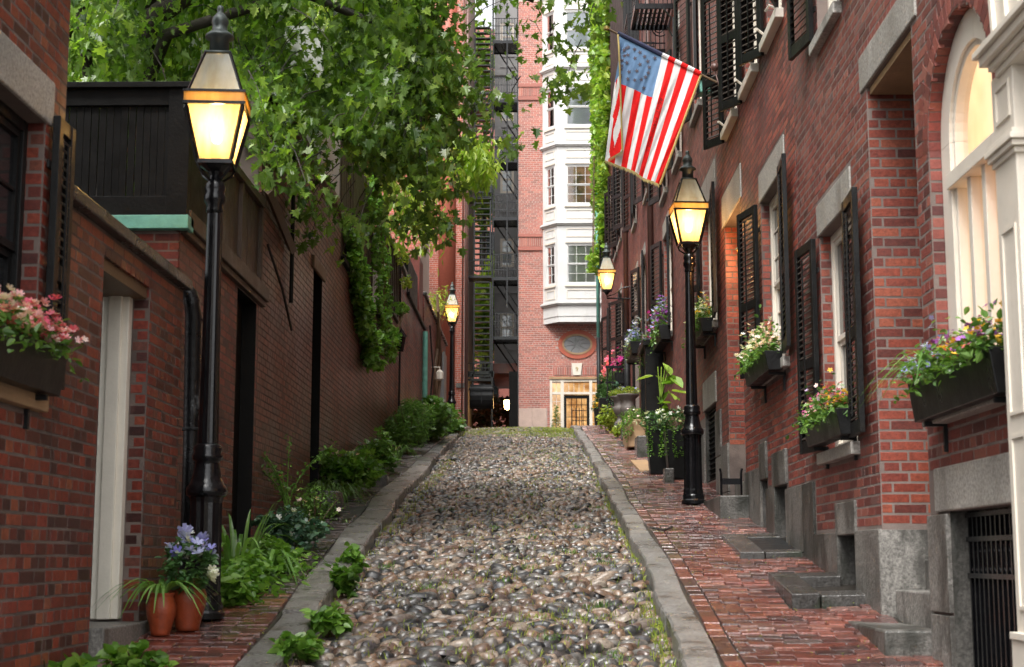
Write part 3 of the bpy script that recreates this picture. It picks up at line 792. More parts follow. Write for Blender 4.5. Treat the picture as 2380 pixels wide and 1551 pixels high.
o = tufts('grass', pts, .045, 'yell'); 
pts = []
for _ in range(34):
    cx = rng.uniform(-1.2, .75); cy = rng.uniform(7.5, 30)
    pts += patch(cx, cy, .05, .05, 28, zc)
tufts('grass', pts, .04, 'shrub')
# fallen blossoms on stone and brick
pts = np.array([(rng.uniform(-2.3, 2.05), rng.uniform(7.2, 24)**1.0, 0) for _ in range(1500)])
P = np.array([(x, y_, (wz(x, y_)+.006 if x > kerbR(y_)[1] else wz(x, y_, False)+.006 if x < kerbL(y_)[1] else gz(y_)+.118 if (x > kerbR(y_)[0] or x < kerbL(y_)[0]) else gz(y_)+.02+crown(x, y_))) for x, y_, _ in pts])
mb = MB(); mb.scatter(OVAL[0], OVAL[1], scat(P, rand_rots(len(P), .4), .016*rng.uniform(.5, 1.3, len(P)))); mb.build('leaf_litter', M['yell'], None, kind='stuff')

# ================================================================ RIGHT ROW OF HOUSES
def house(label, F, u0, u1, z0, z1, ops, bm, mm, loc, depth=6, grp=None, rec=.22, far=False, bricktop=None, bond='common', seed=1, jambs=(), nobrick=(), name='brick_house', roof=True, zlow=None):
    t = thing(name, label, 'house', loc, grp)
    mb = MB(); wall_sheet(mb, F, u0, u1, z0, z1, ops, depth=rec, rev=True)
    # body behind the opened front skin
    for a, b, c, d in ((u0, u1, rec, depth),): body_box(mb, F, u0+.002, u1-.002, z0, z1-.02, c, d)
    mb.quad(F(u0, 0, z0), F(u0, -rec, z0), F(u0, -rec, z1), F(u0, 0, z1)); mb.quad(F(u1, 0, z0), F(u1, -rec, z0), F(u1, -rec, z1), F(u1, 0, z1))
    mb.quad(F(u0, 0, z1), F(u1, 0, z1), F(u1, -rec, z1), F(u0, -rec, z1))
    mb.build('wall', [M[mm], M[mm], M['graniteD']], t)
    if roof:
        r = MB(); r.box(F, u0-.02, u1+.02, -depth-.1, .12, z1, z1+.18); r.build('roof', M['woodK'], t)
    bl = gen_bricks(F, u0, u1, z0, z1 if bricktop is None else min(z1, bricktop(u1)), list(ops)+list(nobrick), ground=lambda u: gz(u)+.09, bond=bond, seed=seed, ztop=bricktop)
    for (uj, za, zb, dj, mk) in jambs:     # visible return faces of openings, facing down the street
        n_ = F.N; G = frame(*F(uj, 0, 0)[:2], (-n_[0], -n_[1]), (0, -1)); G.U = (-n_[0], -n_[1]); G.N = (0, -1)
        jl = gen_bricks(G, .0, dj, za, zb, [], seed=seed+9, bond='common', phase=.03)
        jl = [(g, u, L, z, h, d) for g, u, L, z, h, d in jl]
        place_bricks(jl, t, M[mk], nmax=130, name='jamb_brickwork')
    place_bricks(bl, t, M[bm], far=far, name='brickwork')
    return t
btop = lambda u: 1.7+.40*u+1.3
G_R = 'brick row houses on the right side of the street'
SH = dict(parts=True)
def dressed(t, F, u0, u1, z0, z1, lint=.24, parts=True, near=True, far=True, nsl=28, aN=3, aF=15, rows=2, cols=2, fm='white', shh=0, sill='graniteL', lm='graniteL', blind=None, w_=.46, panel=False, lext=.05):
    stone(t, F, u0-lext, u1+lext, z1, z1+lint, .012, m=lm, name='lintel')
    stone(t, F, u0-.06, u1+.06, z0-.09, z0, .06, m=sill, name='sill')
    window(t, F, u0, u1, z0, z1, rows=rows, cols=cols, fm=fm, blind=blind)
    if near: shutter(t, F, u0-.01, -1, z0+.02, z1-.01+shh, w_, aN, nsl, parts, panel=panel)
    if far: shutter(t, F, u1+.01, 1, z0+.02, z1-.01+shh, w_, aF, nsl, parts, panel=panel)

# --- house 1 : arched window, recessed door, window with box
opA = Op(6.72, 7.86, 2.47, 4.42, arch=True); opB = Op(6.6, 7.74, .78, 1.94); opD = Op(8.12, 9.26, 1.0, 4.65); opW = Op(9.86, 10.95, 2.46, 4.05); opb = Op(10.03, 10.55, 1.38, 1.86)
opU = Op(9.98, 10.78, 5.48, 7.0)
nb = [Op(6.5, 8.14, 0, 2.17, hole=False), Op(7.74, 8.14, .5, 1.93, hole=False), Op(9.24, 11.42, 0, 1.885, hole=False), Op(9.97, 10.65, 1.8, 2.08, hole=False), Op(11.38, 11.86, 0, 2.28, hole=False),
      Op(7.98, 9.42, 4.64, 4.89, hole=False), Op(9.8, 11.0, 4.04, 4.29, hole=False), Op(9.8, 11.02, 2.36, 2.47, hole=False), Op(5, 6.55, 0, 9, hole=False), Op(9.9, 10.86, 5.38, 5.49, hole=False)]
h1 = house('red brick row house nearest on the right, with white arched window and recessed doorway', FR, 4.2, 11.85, .2, 11.2, [opA, opB, opD, opW, opb, opU], 'brickR', 'mortR', (XR, 8, gz(8)), grp=G_R,
    rec=.45, bricktop=btop, nobrick=nb, seed=3, jambs=[(9.26, 1.9, 4.64, .44, 'brickJ'), (7.86, 2.5, 3.86, .13, 'brickR3'), (10.95, 2.46, 4.05, .09, 'brickJ')])
for a, b, c, d in [(9.27, 9.97, .9, 1.885), (10.55, 11.42, 1.05, 1.885), (11.42, 11.85, 1.2, 2.28), (7.74, 8.12, .5, 1.42), (7.74, 8.12, 1.43, 1.93), (6.4, 7.93, .4, .78)]:
    stone(h1, FR, a, b, c, d, .022, .44 if a in (9.27,) else .12, m='granite' if a in (9.27,) or (a == 7.74) else 'graniteD', bevel=.004)
stone(h1, FR, 6.5, 7.96, 1.94, 2.17, .02, m='graniteL', name='lintel')
stone(h1, FR, 9.96, 10.62, 1.86, 2.085, .02, m='granite', name='lintel'); stone(h1, FR, 7.98, 9.41, 4.65, 4.89, .014, .44, m='graniteL', name='lintel')
stone(h1, FR, 6.66, 7.92, 2.38, 2.47, .08, m='graniteL', name='sill')
# second course split of the corner block
stone(h1, FR, 9.255, 9.262, 1.25, 1.88, .02, .5)
dressed(h1, FR, 9.86, 10.95, 2.46, 4.05, aN=3, aF=6, nsl=30, rows=1, cols=1)
dressed(h1, FR, 9.98, 10.78, 5.48, 7.0, nsl=24, parts=False, aF=10)
mb = MB(); mb.box(FR, 8.14, 9.24, -.44, -.40, 1.7, 4.64); mb.build('door', M['woodK'], h1)
mb = MB(); mb.box(FR, 8.13, 9.25, -.44, -.02, 4.60, 4.645); mb.build('door_soffit', M['sandst'], h1)
mb = MB(); mb.box(FR, 8.14, 9.24, -.44, -.06, 1.0, 1.52).box(FR, 8.14, 9.24, -.44, -.24, 1.5, 1.7); mb.build('step', M['granite'], h1, bevel=.01)
# arched white window
mb = MB(); r0 = .57; cu = 7.29; zs = 4.42-.57
def arc_band(mb, r1, r2, d0, d1, n=24, m_=0):
    V = []
    for t in range(n+1):
        th = math.pi*t/n
        for r_ in (r1, r2):
            for d in (d0, d1): V.append(FR(cu+r_*math.cos(th), d, zs+r_*math.sin(th)))
    Fc = []
    for t in range(n):
        b = t*4; Fc += [(b, b+1, b+5, b+4), (b+2, b+6, b+7, b+3), (b, b+4, b+6, b+2), (b+1, b+3, b+7, b+5)]
    mb.add(V, Fc, m_)
arc_band(mb, .40, .565, -0.115, -0.065); arc_band(mb, .37, .42, -0.155, -0.085)
for s in (-1, 1):
    a, b = sorted((cu+s*.565, cu+s*.40)); mb.box(FR, a, b, -0.115, -0.065, 2.47, zs)
    a, b = sorted((cu+s*.42, cu+s*.37)); mb.box(FR, a, b, -0.155, -0.085, 2.47, zs)
mb.box(FR, cu-.42, cu+.42, -0.195, -0.045, 3.60, 3.68).box(FR, cu-.39, cu+.39, -0.145, -0.105, 2.47, 2.56)
for u in (cu-0.085, cu+.16): mb.box(FR, u-.03, u+.03, -0.175, -0.085, 2.56, 3.6)
arch = mb.build('arched_window', M['white'], h1, bevel=.004)
mb = MB(); n = 20; V = [FR(cu+.39*math.cos(math.pi*t/n), -0.130, zs+.39*math.sin(math.pi*t/n)) for t in range(n+1)]+[FR(cu-.39, -0.130, 2.5), FR(cu+.39, -0.130, 2.5)]
mb.add(V, [tuple(range(len(V)))]); mb.build('glass', M['glassP'], arch)
mb = MB(); mb.box(FR, cu-.56, cu+.56, -.22, -.20, 2.48, 4.40); mb.build('lit_room', M['roomP'], arch)
# brick arch ring
mb = MB(); A = []
for t in range(27):
    th = math.pi*(t+.5)/27; r_ = .57+.055
    for rr_ in (r_, r_+.105):
        p = FR(cu+rr_*math.cos(th), .0025, zs+rr_*math.sin(th))
        Rm = np.array([[0, 1, 0], [-math.sin(th), 0, math.cos(th)], [math.cos(th), 0, math.sin(th)]]).T
        # local x tangential, y inward, z radial
        Rm = np.column_stack([(0, -math.sin(th), math.cos(th)), (1, 0, 0), (0, math.cos(th), math.sin(th))])
        A.append(affine(p, Rm, (.064, 1, .10)))
mb.scatter(TPL[1][0], TPL[1][1], A); mb.build('arch_brick', M['brickR'], h1, kind='stuff')
mb = MB()
for t in range(34):
    a0, a1 = math.pi*(t+.06)/34, math.pi*(t+.94)/34
    mb.add([FR(cu+r_*math.cos(a), d, zs+r_*math.sin(a)) for a in (a0, a1) for r_ in (.567, .60) for d in (-.002, -.075)], [(0, 1, 5, 4), (0, 4, 6, 2), (0, 2, 3, 1), (4, 5, 7, 6)])
mb.build('soffit_brick', M['brickR2'], h1, kind='stuff')
# basement grating
mb = MB()
for k in range(15): u = 6.66+k*.075; mb.box(FR, u-.009, u+.009, -.10, -.08, .78, 1.94)
for z in (.80, .98, 1.62, 1.80, 1.92): mb.box(FR, 6.6, 7.74, -.105, -.075, z-.012, z+.012)
for k in range(28):
    u = 6.64+k*.039
    for z in (.89, 1.71): mb.tube([FR(u+.03*math.cos(q), -.09, z+.07*math.sin(q)) for q in np.linspace(0, 5.5, 7)], .004, 4)
mb.build('basement_grating', M['iron'], h1)
mb = MB(); mb.box(FR, 6.55, 7.8, -.40, -.38, .7, 1.98).box(FR, 9.98, 10.6, -.44, -.38, 1.3, 1.9); mb.build('basement_window', M['glassD'], h1)

# --- house 2
op3 = Op(12.42, 13.74, 3.36, 4.97); opD2 = Op(15.12, 16.38, 2.1, 5.33); o21 = Op(12.3, 13.1, 6.3, 7.95); o22 = Op(13.74, 14.54, 6.3, 7.95); o23 = Op(15.18, 15.98, 6.3, 7.95)
ob1 = Op(12.7, 13.25, 1.72, 2.32); ob2 = Op(13.74, 14.06, 1.9, 2.42)
nb = [Op(11.85, 12.62, 0, 2.28, hole=False), Op(12.6, 13.4, 0, 2.62, hole=False), Op(13.25, 13.74, 0, 2.33, hole=False), Op(13.7, 14.15, 2.3, 2.78, hole=False), Op(14.06, 15.12, 0, 2.55, hole=False),
      Op(14.98, 16.54, 5.32, 5.69, hole=False), Op(12.34, 13.84, 4.96, 5.25, hole=False), Op(12.4, 13.9, 3.26, 3.37, hole=False), Op(16.38, 17, 0, 2.95, hole=False)]+[Op(a-.06, a+.86, 6.2, 6.31, hole=False) for a in (12.3, 13.74, 15.18)]
h2 = house('dark red brick row house between the seam and the lantern-lit recessed doorway', FR, 11.85, 17.0, .8, 12.2, [op3, opD2, o21, o22, o23, ob1, ob2], 'brickR2', 'mortD', (XR, 14, gz(14)), grp=G_R, rec=.45,
    bricktop=btop, nobrick=nb, seed=5, jambs=[(16.38, 2.95, 5.32, .44, 'brickJ'), (13.74, 3.37, 4.96, .09, 'brickJ'), (15.98, 6.31, 7.9, .09, 'brickJ'), (14.54, 6.31, 7.9, .09, 'brickJ'), (13.1, 6.31, 7.9, .09, 'brickJ')])
for a, b, c, d in [(11.85, 12.24, 1.2, 1.75), (12.24, 12.68, 1.2, 1.75), (11.85, 12.68, 1.755, 2.28), (13.25, 13.74, 1.3, 1.85), (13.25, 13.74, 1.855, 2.33), (14.07, 15.11, 1.5, 2.55), (16.39, 17.0, 1.9, 2.42), (16.39, 17.0, 2.425, 2.95)]:
    stone(h2, FR, a, b, c, d, .022, .44 if a == 16.39 else .12, m='granite' if a == 16.39 else 'graniteD', bevel=.004)
stone(h2, FR, 12.64, 13.36, 2.32, 2.62, .024, m='graniteD', name='lintel'); stone(h2, FR, 13.7, 14.12, 2.42, 2.76, .024, m='graniteD', name='lintel'); stone(h2, FR, 14.98, 16.52, 5.33, 5.69, .014, .44, m='graniteL', name='lintel')
dressed(h2, FR, 12.42, 13.74, 3.36, 4.97, lint=.27, aN=4, aF=13, nsl=30, rows=3, cols=2)
for a in (12.3, 13.74, 15.18):
    stone(h2, FR, a-.08, a+.88, 6.21, 6.3, .075, m='white', name='sill'); window(h2, FR, a, a+.8, 6.3, 7.95, rows=3, cols=2)
    shutter(h2, FR, a-.01, -1, 6.32, 7.93, .34, 22, 26, True); shutter(h2, FR, a+.81, 1, 6.18, 7.93, .34, 30, 26, True)
    mb = MB(); mb.tube([FR(a+.05, .03, 6.33), FR(a+.04, .10, 6.36), FR(a+.12, .12, 6.34)], .012, 6).tube([FR(a+.72, .03, 6.33), FR(a+.7, .10, 6.38), FR(a+.62, .12, 6.36)], .012, 6); mb.build('shutter_hook', M['white'], h2)
mb = MB(); mb.box(FR, 15.14, 16.36, -.44, -.40, 2.5, 5.33); mb.build('door', M['woodK'], h2)
mb = MB(); mb.box(FR, 12.6, 13.3, -.44, -.36, 1.6, 2.4).box(FR, 13.7, 14.1, -.44, -.36, 1.8, 2.5); mb.build('basement_window', M['glassD'], h2)
mb = MB(); mb.box(FR, 15.13, 16.37, -.44, -.05, 2.0, 2.5); mb.build('step', M['granite'], h2, bevel=.01)

# --- house 3
op4 = Op(17.2, 18.62, 4.42, 5.95); op5 = Op(22.85, 24.15, 5.15, 6.84); og = Op(17.5, 18.62, 2.62, 3.5)
ou = [Op(18.35, 19.25, 7.4, 9.25), Op(21.0, 21.9, 7.45, 9.3), Op(23.3, 24.2, 7.5, 9.3)]
nb = [Op(17, 17.5, 0, 3.38, hole=False), Op(17.4, 18.7, 3.48, 3.86, hole=False), Op(18.62, 25.8, 0, 3.4, hole=False), Op(17, 18.9, 5.94, 6.32, hole=False), Op(22.7, 24.3, 6.83, 7.1, hole=False), Op(17.1, 18.7, 4.32, 4.43, hole=False), Op(22.8, 24.2, 5.05, 5.16, hole=False)]
h3 = house('brick row house behind the right street lamp, with a barred basement window', FR, 17.0, 25.75, 1.4, 13.6, [op4, op5, og]+ou, 'brickR', 'mortR', (XR, 21, gz(21)), grp=G_R, rec=.3, bricktop=btop, nobrick=nb, seed=8,
    jambs=[(18.62, 4.43, 5.94, .09, 'brickJ'), (24.15, 5.16, 6.83, .09, 'brickJ'), (19.25, 7.4, 9.25, .09, 'brickJ')])
for a, b, c, d in [(17.0, 17.48, 2.2, 2.85), (17.0, 17.48, 2.855, 3.38), (18.66, 20.2, 2.2, 3.3), (20.25, 21.9, 2.4, 3.42), (22, 23.6, 2.5, 3.5), (23.6, 25.7, 2.6, 3.5)]: stone(h3, FR, a, b, c, d, .022)
stone(h3, FR, 17.4, 18.7, 3.5, 3.86, .02, m='graniteL', name='lintel')
dressed(h3, FR, 17.2, 18.62, 4.42, 5.95, lint=.36, nsl=26, aN=4, aF=14, rows=3, cols=2, parts=True)
dressed(h3, FR, 22.85, 24.15, 5.15, 6.84, lint=.26, nsl=22, aN=6, aF=16, rows=3, cols=2, parts=False)
for o_ in ou: dressed(h3, FR, o_.u0, o_.u1, o_.z0, o_.z1, lint=.26, nsl=22, aN=10, aF=18, parts=False)
mb = MB()
for k in range(14): mb.box(FR, 17.5, 18.62, -.05, -.035, 2.65+k*.062, 2.66+k*.062)
for k in range(12): u = 17.54+k*.095; mb.box(FR, u-.006, u+.006, -.06, -.045, 2.62, 3.5)
mb.build('basement_grating', M['ironD'], h3)
mb = MB(); mb.box(FR, 17.45, 18.7, -.29, -.2, 2.5, 3.6); mb.build('basement_window', M['glassD'], h3)
# --- house 4
op6 = Op(28.2, 29.35, 5.85, 7.42); opd3 = Op(30.3, 31.4, 4.2, 7.38); ou4 = [Op(27.0, 27.9, 8.4, 10.2), Op(30.4, 31.3, 8.6, 10.4)]
h4 = house('brick row house past the first brown downpipe with a black recessed doorway', FR, 25.75, 32.3, 2.8, 16.2, [op6, opd3]+ou4, 'brickR3', 'mortR', (XR, 29, gz(29)), grp=G_R, rec=.3, bricktop=btop, far=True, seed=12,
    nobrick=[Op(28.1, 29.45, 7.41, 7.7, hole=False), Op(30.2, 31.5, 7.37, 7.7, hole=False), Op(25.75, 32.3, 0, 4.25, hole=False)])
for a in np.arange(25.8, 32, 1.3): stone(h4, FR, a, min(a+1.29, 30.3 if a < 30.3 else 32.3), 3.2, 4.25, .02)
stone(h4, FR, 30.2, 31.5, 7.38, 7.7, .015, m='graniteL', name='lintel')
dressed(h4, FR, 28.2, 29.35, 5.85, 7.42, parts=False, nsl=20, aN=6, aF=16, rows=3)
for o_ in ou4: dressed(h4, FR, o_.u0, o_.u1, o_.z0, o_.z1, parts=False, nsl=20, aN=10, aF=18)
mb = MB(); mb.box(FR, 30.3, 31.4, -.29, -.12, 4, 7.38).box(FR, 31.42, 31.6, -.01, .05, 4.1, 7.38); mb.build('door', M['woodK'], h4)
# --- house 5
op7 = Op(33.6, 34.6, 6.1, 7.7); op8 = Op(35.9, 36.9, 6.4, 8.05); ou5 = [Op(33.4, 34.3, 9.3, 11.2), Op(35.7, 36.6, 9.35, 11.2), Op(37.6, 38.5, 9.4, 11.25)]
h5 = house('brick row house past the second downpipe with many dark shutters', FR, 32.3, 40.0, 3.6, 17.6, [op7, op8]+ou5, 'brickR3', 'mortR', (XR, 36, gz(36)), grp=G_R, rec=.3, bricktop=btop, far=True, seed=14)
dressed(h5, FR, 33.6, 34.6, 6.1, 7.7, parts=False, nsl=18, aN=8, aF=20); dressed(h5, FR, 35.9, 36.9, 6.4, 8.05, parts=False, nsl=18, aN=8, aF=26)
for o_ in ou5: dressed(h5, FR, o_.u0, o_.u1, o_.z0, o_.z1, parts=False, nsl=18, aN=14, aF=26, lint=.2)
op9 = Op(41.2, 42.1, 6.9, 8.5)
h6 = house('last brick row house on the right, its upper wall under bright ivy', FR, 40.0, 47.0, 4, 20.0, [op9]+[Op(40.8, 41.7, 9.8, 11.4), Op(43, 43.9, 9.9, 11.5)], 'brickR3', 'mortR', (XR, 43.5, gz(43)), grp=G_R, rec=.3, bricktop=btop, far=True, seed=15)
dressed(h6, FR, 41.2, 42.1, 6.9, 8.5, parts=False, nsl=16, aN=8, aF=20); dressed(h6, FR, 40.8, 41.7, 9.8, 11.4, parts=False, nsl=16, aN=14, aF=26); dressed(h6, FR, 43, 43.9, 9.9, 11.5, parts=False, nsl=16, aN=14, aF=26)
# white door surround at the right edge of the view
t = thing('door_surround', 'cream white classical door surround with pilaster and pediment at the far right edge', 'door surround', (2.0, 5.6, .9))
PX_ = .15
mb = MB(); mb.box(FR, 5.98, 6.26, .012, PX_, 1.40, 3.72); mb.build('pilaster', M['white'], t, bevel=.004)
mb = MB(); mb.box(FR, 5.95, 6.28, .012, PX_+.02, .9, 1.38).box(FR, 5.96, 6.27, .012, PX_+.03, 1.38, 1.41); mb.build('plinth', M['white'], t, bevel=.004)
mb = MB()
for c, d in ((1.5, 2.2), (2.28, 3.05), (3.5, 3.66)): mb.box(FR, 6.02, 6.035, PX_, PX_+.008, c, d).box(FR, 6.19, 6.205, PX_, PX_+.008, c, d).box(FR, 6.035, 6.19, PX_, PX_+.008, c, c+.015).box(FR, 6.035, 6.19, PX_, PX_+.008, d-.015, d)
mb.build('pilaster_panel', M['white'], t, kind='stuff')
for k, (e, z) in enumerate(((.015, 3.33), (.035, 3.355), (.05, 3.38), (.03, 3.405))): mb = MB(); mb.box(FR, 5.98-e, 6.26+e*.6, .012, PX_+e*.7, z, z+.024); mb.build('capital_moulding', M['white'], t, bevel=.003)
for e, z0_, z1_ in ((.02, 3.70, 3.73), (.05, 3.731, 3.76), (.09, 3.761, 3.80), (.12, 3.801, 3.83)): mb = MB(); mb.box(FR, 4.6, 6.14+e*.8, .012, PX_+e*.7, z0_, z1_); mb.build('cornice', M['white'], t, bevel=.003)
mb = MB(); mb.box(FR, 4.6, 6.22, .012, .13, 3.832, 5.2); mb.build('frieze', M['white'], t, bevel=.003)
for k in range(6):
    u = 6.19-k*.17; mb = MB(); mb.add([FR(u, .131, 3.84), FR(u+.03, .131, 3.84), FR(u+.18, .131, 5.1), FR(u+.15, .131, 5.1)]+[FR(u, .15, 3.84), FR(u+.03, .15, 3.84), FR(u+.18, .15, 5.1), FR(u+.15, .15, 5.1)], [(3, 2, 1, 0), (4, 5, 6, 7), (0, 1, 5, 4), (1, 2, 6, 5), (2, 3, 7, 6), (3, 0, 4, 7)]); mb.build('fluting', M['white'], t)
mb = MB()
for k in range(60): z = 3.86+k*.022; mb.box(FR, 6.222, 6.237, .10, .115, z, z+.012)
mb.build('beading', M['white'], t, kind='stuff')
mb = MB(); mb.box(FR, 4.6, 5.97, .012, .05, 1.0, 3.69); mb.build('door_panel', M['white'], t)
# ================================================================ LEFT SIDE
def gwall(label, F, u0, u1, z0, z1, ops, bm, mm, thick=.34, cap='beam', capm=None, seed=1, far=False, bond='common', jambs=(), nobrick=(), back=None, name='brick_wall', caph=.07):
    t = thing(name, label, 'wall', F((u0+u1)/2, -.1, gz((u0+u1)/2)))
    mb = MB(); wall_sheet(mb, F, u0, u1, z0, z1, ops, depth=thick-.02, rev=True)
    a = u0
    for o in sorted(ops, key=lambda o: o.u0):      # solid wall between openings
        mb.box(F, a+.002, o.u0-.002, -thick, -.03, z0, z1-.004); mb.box(F, o.u0-.002, o.u1+.002, -thick, -.03, o.z1+.003, z1-.004); a = o.u1
    mb.box(F, a+.002, u1-.002, -thick, -.03, z0, z1-.004)
    mb.build('wall', [M[mm]]+[M[mm] if jambs else M['woodK']]*2, t)
    if cap:
        c = MB(); c.box(F, u0-.01, u1+.01, -thick-.05, .06, z1, z1+caph); c.build('coping', M[cap], t, bevel=.01)
    for (uj, za, zb, dj, mk) in jambs:
        G = frame(*F(uj, 0, 0)[:2], (-F.N[0], -F.N[1]), (0, -1)); G.U = (-F.N[0], -F.N[1]); G.N = (0, -1)
        jl = [(g, u, L, z, h, d) for g, u, L, z, h, d in gen_bricks(G, .0, dj, za, zb, [], seed=seed+9, phase=.03)]
        place_bricks(jl, t, M[mk], nmax=100, name='jamb_brickwork')
    place_bricks(gen_bricks(F, u0, u1, z0, z1, list(ops)+list(nobrick), ground=lambda u: gz(u)+.08, bond=bond, seed=seed), t, M[bm], far=far, name='brickwork')
    return t
# --- nearest house on the left
oL = Op(5.45, 6.86, 2.47, 3.73)
l1 = house('dark brick house at the near left edge, window with black shutter and pink flowers', FN, 3.2, 7.15, 0, 9.5, [oL], 'brickL', 'mortD', (XN, 6.5, gz(6.5)), bond='header', seed=21, rec=.3, depth=3.5,
    bricktop=lambda u: 5.8, nobrick=[Op(5.3, 6.95, 3.72, 3.96, hole=False), Op(5.3, 6.96, 2.36, 2.48, hole=False), Op(3, 5.2, 0, 9, hole=False)], jambs=[(6.86, 2.48, 3.73, .12, 'brickL')])
stone(l1, FN, 5.3, 6.94, 3.73, 3.95, .015, m='graniteL', name='lintel'); stone(l1, FN, 5.3, 6.95, 2.37, 2.47, .05, m='sandst', name='sill')
window(l1, FN, 5.45, 6.86, 2.47, 3.73, fm='shut', rows=2, cols=2)
shutter(l1, FN, 6.9, 1, 2.5, 3.78, .245, 0, 26, True, off=.04)
flower_box('black window box of pink geraniums on the brick house at the near left edge', FN, 5.75, 6.88, 2.44, 2.64, [('pPink', 1.0, (.0, 1)), ('pBlush', .5, (.0, 1)), ('pHot', .35, (.5, 1))], d0=.03, d1=.15, full=.8, bm='black', fsize=.022, height=.15, nf=2.6)
# --- garden wall with the white door post
gd = Op(7.9, 8.88, 1.0, 3.33)
lg = gwall('low dark brick garden wall with white door post, beside the near left house', FN, 7.152, 9.72, .2, 3.44, [gd], 'brickL', 'mortD', bond='header', seed=23, cap='granD', jambs=[(8.88, 1.35, 3.33, .10, 'brickL')])
mb = MB(); mb.box(FN, 8.80, 8.876, -.26, -.10, 1.36, 3.30).box(FN, 8.775, 8.80, -.22, -.14, 1.36, 3.30); mb.build('door_post', M['postw'], lg, bevel=.006)
mb = MB(); mb.box(FN, 7.9, 8.88, -.30, -.02, 3.24, 3.33); mb.build('door_header', M['beam'], lg)
mb = MB(); mb.box(FN, 7.9, 8.78, -.30, -.26, 1.3, 3.25); mb.build('garden_door', M['woodK'], lg)
mb = MB(); mb.box(FN, 8.0, 8.98, -.32, .05, 1.0, 1.345); mb.build('door_sill', M['granite'], lg, bevel=.01)
# --- return wall, copper flashing and black fence
FB = front(10.2)
t = thing('brick_wall', 'brick end wall under the green copper flashing at the left', 'wall', (-3.4, 10.3, gz(10)))
mb = MB(); mb.box(FB, -5.6, -2.46, -.3, 0, .5, 3.94); mb.build('wall', M['mortD'], t)
place_bricks(gen_bricks(FB, -5.6, -2.45, 1.2, 3.94, [], seed=31), t, M['brickL'], nmax=120)
mb = MB(); mb.box(FB, -5.6, -2.38, -.1, .07, 3.95, 4.045); mb.build('copper_flashing', M['copper'], t, bevel=.004)
t = thing('slatted_fence', 'black slatted timber privacy fence above the green copper flashing', 'fence', (-3.4, 10.2, 4.05))
mb = MB(); mb.box(FB, -5.6, -2.55, -.03, .02, 4.84, 4.96).box(FB, -5.6, -2.55, -.03, .02, 4.05, 4.19); mb.box(FB, -5.6, -2.38, -.05, .06, 4.96, 5.0).box(FB, -2.55, -2.40, -.06, .03, 4.05, 4.96)
mb.box(FB, -2.42, -2.40, -.9, -.06, 4.05, 4.96)
mb.build('fence_frame', M['woodK'], t, bevel=.003)
x = -5.58; rr = random.Random(2); first = None
while x < -2.57:
    wd = .0475
    if first is None:
        mb = MB(); mb.box(FB, x, x+wd, -.025, -.005, 4.12, 4.9); first = mb.build('slat', M['woodK'], t); x0_ = x
    else: o = first.copy(); COL.objects.link(o); o.parent = t; o.location = (x-x0_, rr.uniform(-.003, .003), 0); o.rotation_euler = (0, 0, 0)
    x += wd+rr.choice((.003, .005, .007))
mb = MB(); mb.lathe([(.0, -.02), (.028, -.01), (.028, .03), (.0, .045)], 10, (-2.42, 10.12, 4.12)); 
# --- second wall : door, beam and brown screen
od = Op(12.25, 13.1, 1.5, 3.92)
l2 = gwall('brick wall behind the left street lamp with a tall black door under a timber beam', FL, 10.2, 13.2, .6, 3.98, [od], 'brickL', 'mortD', seed=33, cap=None, thick=.5)
mb = MB(); mb.box(FL, 10.22, 13.35, -.05, .07, 3.98, 4.10).box(FL, 10.22, 13.32, -.05, .045, 3.93, 3.978); mb.build('timber_beam', M['woodB'], l2, bevel=.006)
mb = MB(); mb.box(FL, 12.27, 13.08, -.16, -.12, 1.6, 3.92); mb.box(FL, 12.27, 12.33, -.12, -.05, 1.6, 3.92); mb.build('door', M['woodK'], l2)
mb = MB(); mb.lathe([(0, 0), (.02, .005), (.02, .02), (0, .03)], 8, FL(12.42, -.1, 2.9)); mb.build('door_knob', M['brass'], l2)
t = thing('timber_screen', 'brown boarded timber screen on top of the wall behind the left lamp', 'fence', FL(11.8, 0, 4.1))
mb = MB()
for u in (10.36, 11.3, 12.2, 13.1): mb.box(FL, u, u+.07, -.03, .035, 4.105, 4.80)
mb.box(FL, 10.36, 13.17, -.03, .05, 4.80, 4.87).box(FL, 10.36, 13.17, -.02, .03, 4.105, 4.15)
mb.build('screen_frame', M['woodB'], t, bevel=.004)
first = None; u = 10.43
while u < 13.1:
    if first is None: mb = MB(); mb.box(FL, u, u+.052, -.02, .0, 4.15, 4.80); first = mb.build('board', M['woodB'], t); ub = u
    else: o = first.copy(); COL.objects.link(o); o.parent = t; o.location = (rr.uniform(-.002, .002), u-ub, 0)
    u += .056
l2b = gwall('sooty brick wall stretch with a slanted timber rail beside the brown screen', FL, 13.2, 14.6, .8, 5.9, [], 'brickLd', 'mortD', seed=35, cap='woodK', thick=.3)
mb = MB(); mb.tube([FL(13.2, .06, 4.98), FL(14.62, .06, 4.72)], .045, 4); mb.build('slanted_rail', M['beam'], l2b)
mb = MB(); mb.tube([FL(14.66, .05, 6.3), FL(14.66, .05, 4.2)], .022, 6); mb.tube([FL(13.3, .05, 4.5), FL(13.9, .09, 4.2), FL(14.6, .07, 3.92)], .012, 5); mb.build('cable', M['ironD'], l2b)
od2 = Op(16.45, 17.12, 2.0, 4.88)
l3 = gwall('tall sooty brick wall with a narrow dark doorway under the maple', FL, 14.6, 18.7, .9, 5.96, [od2], 'brickLd', 'mortD', seed=37, cap='beam', thick=.4, caph=.12)
mb = MB(); mb.box(FL, 16.47, 17.1, -.2, -.15, 2.0, 4.88); mb.build('door', M['woodK'], l3); mb = MB(); mb.box(FL, 16.3, 17.25, -.05, .03, 4.88, 5.02); mb.build('timber_lintel', M['beam'], l3, bevel=.01)
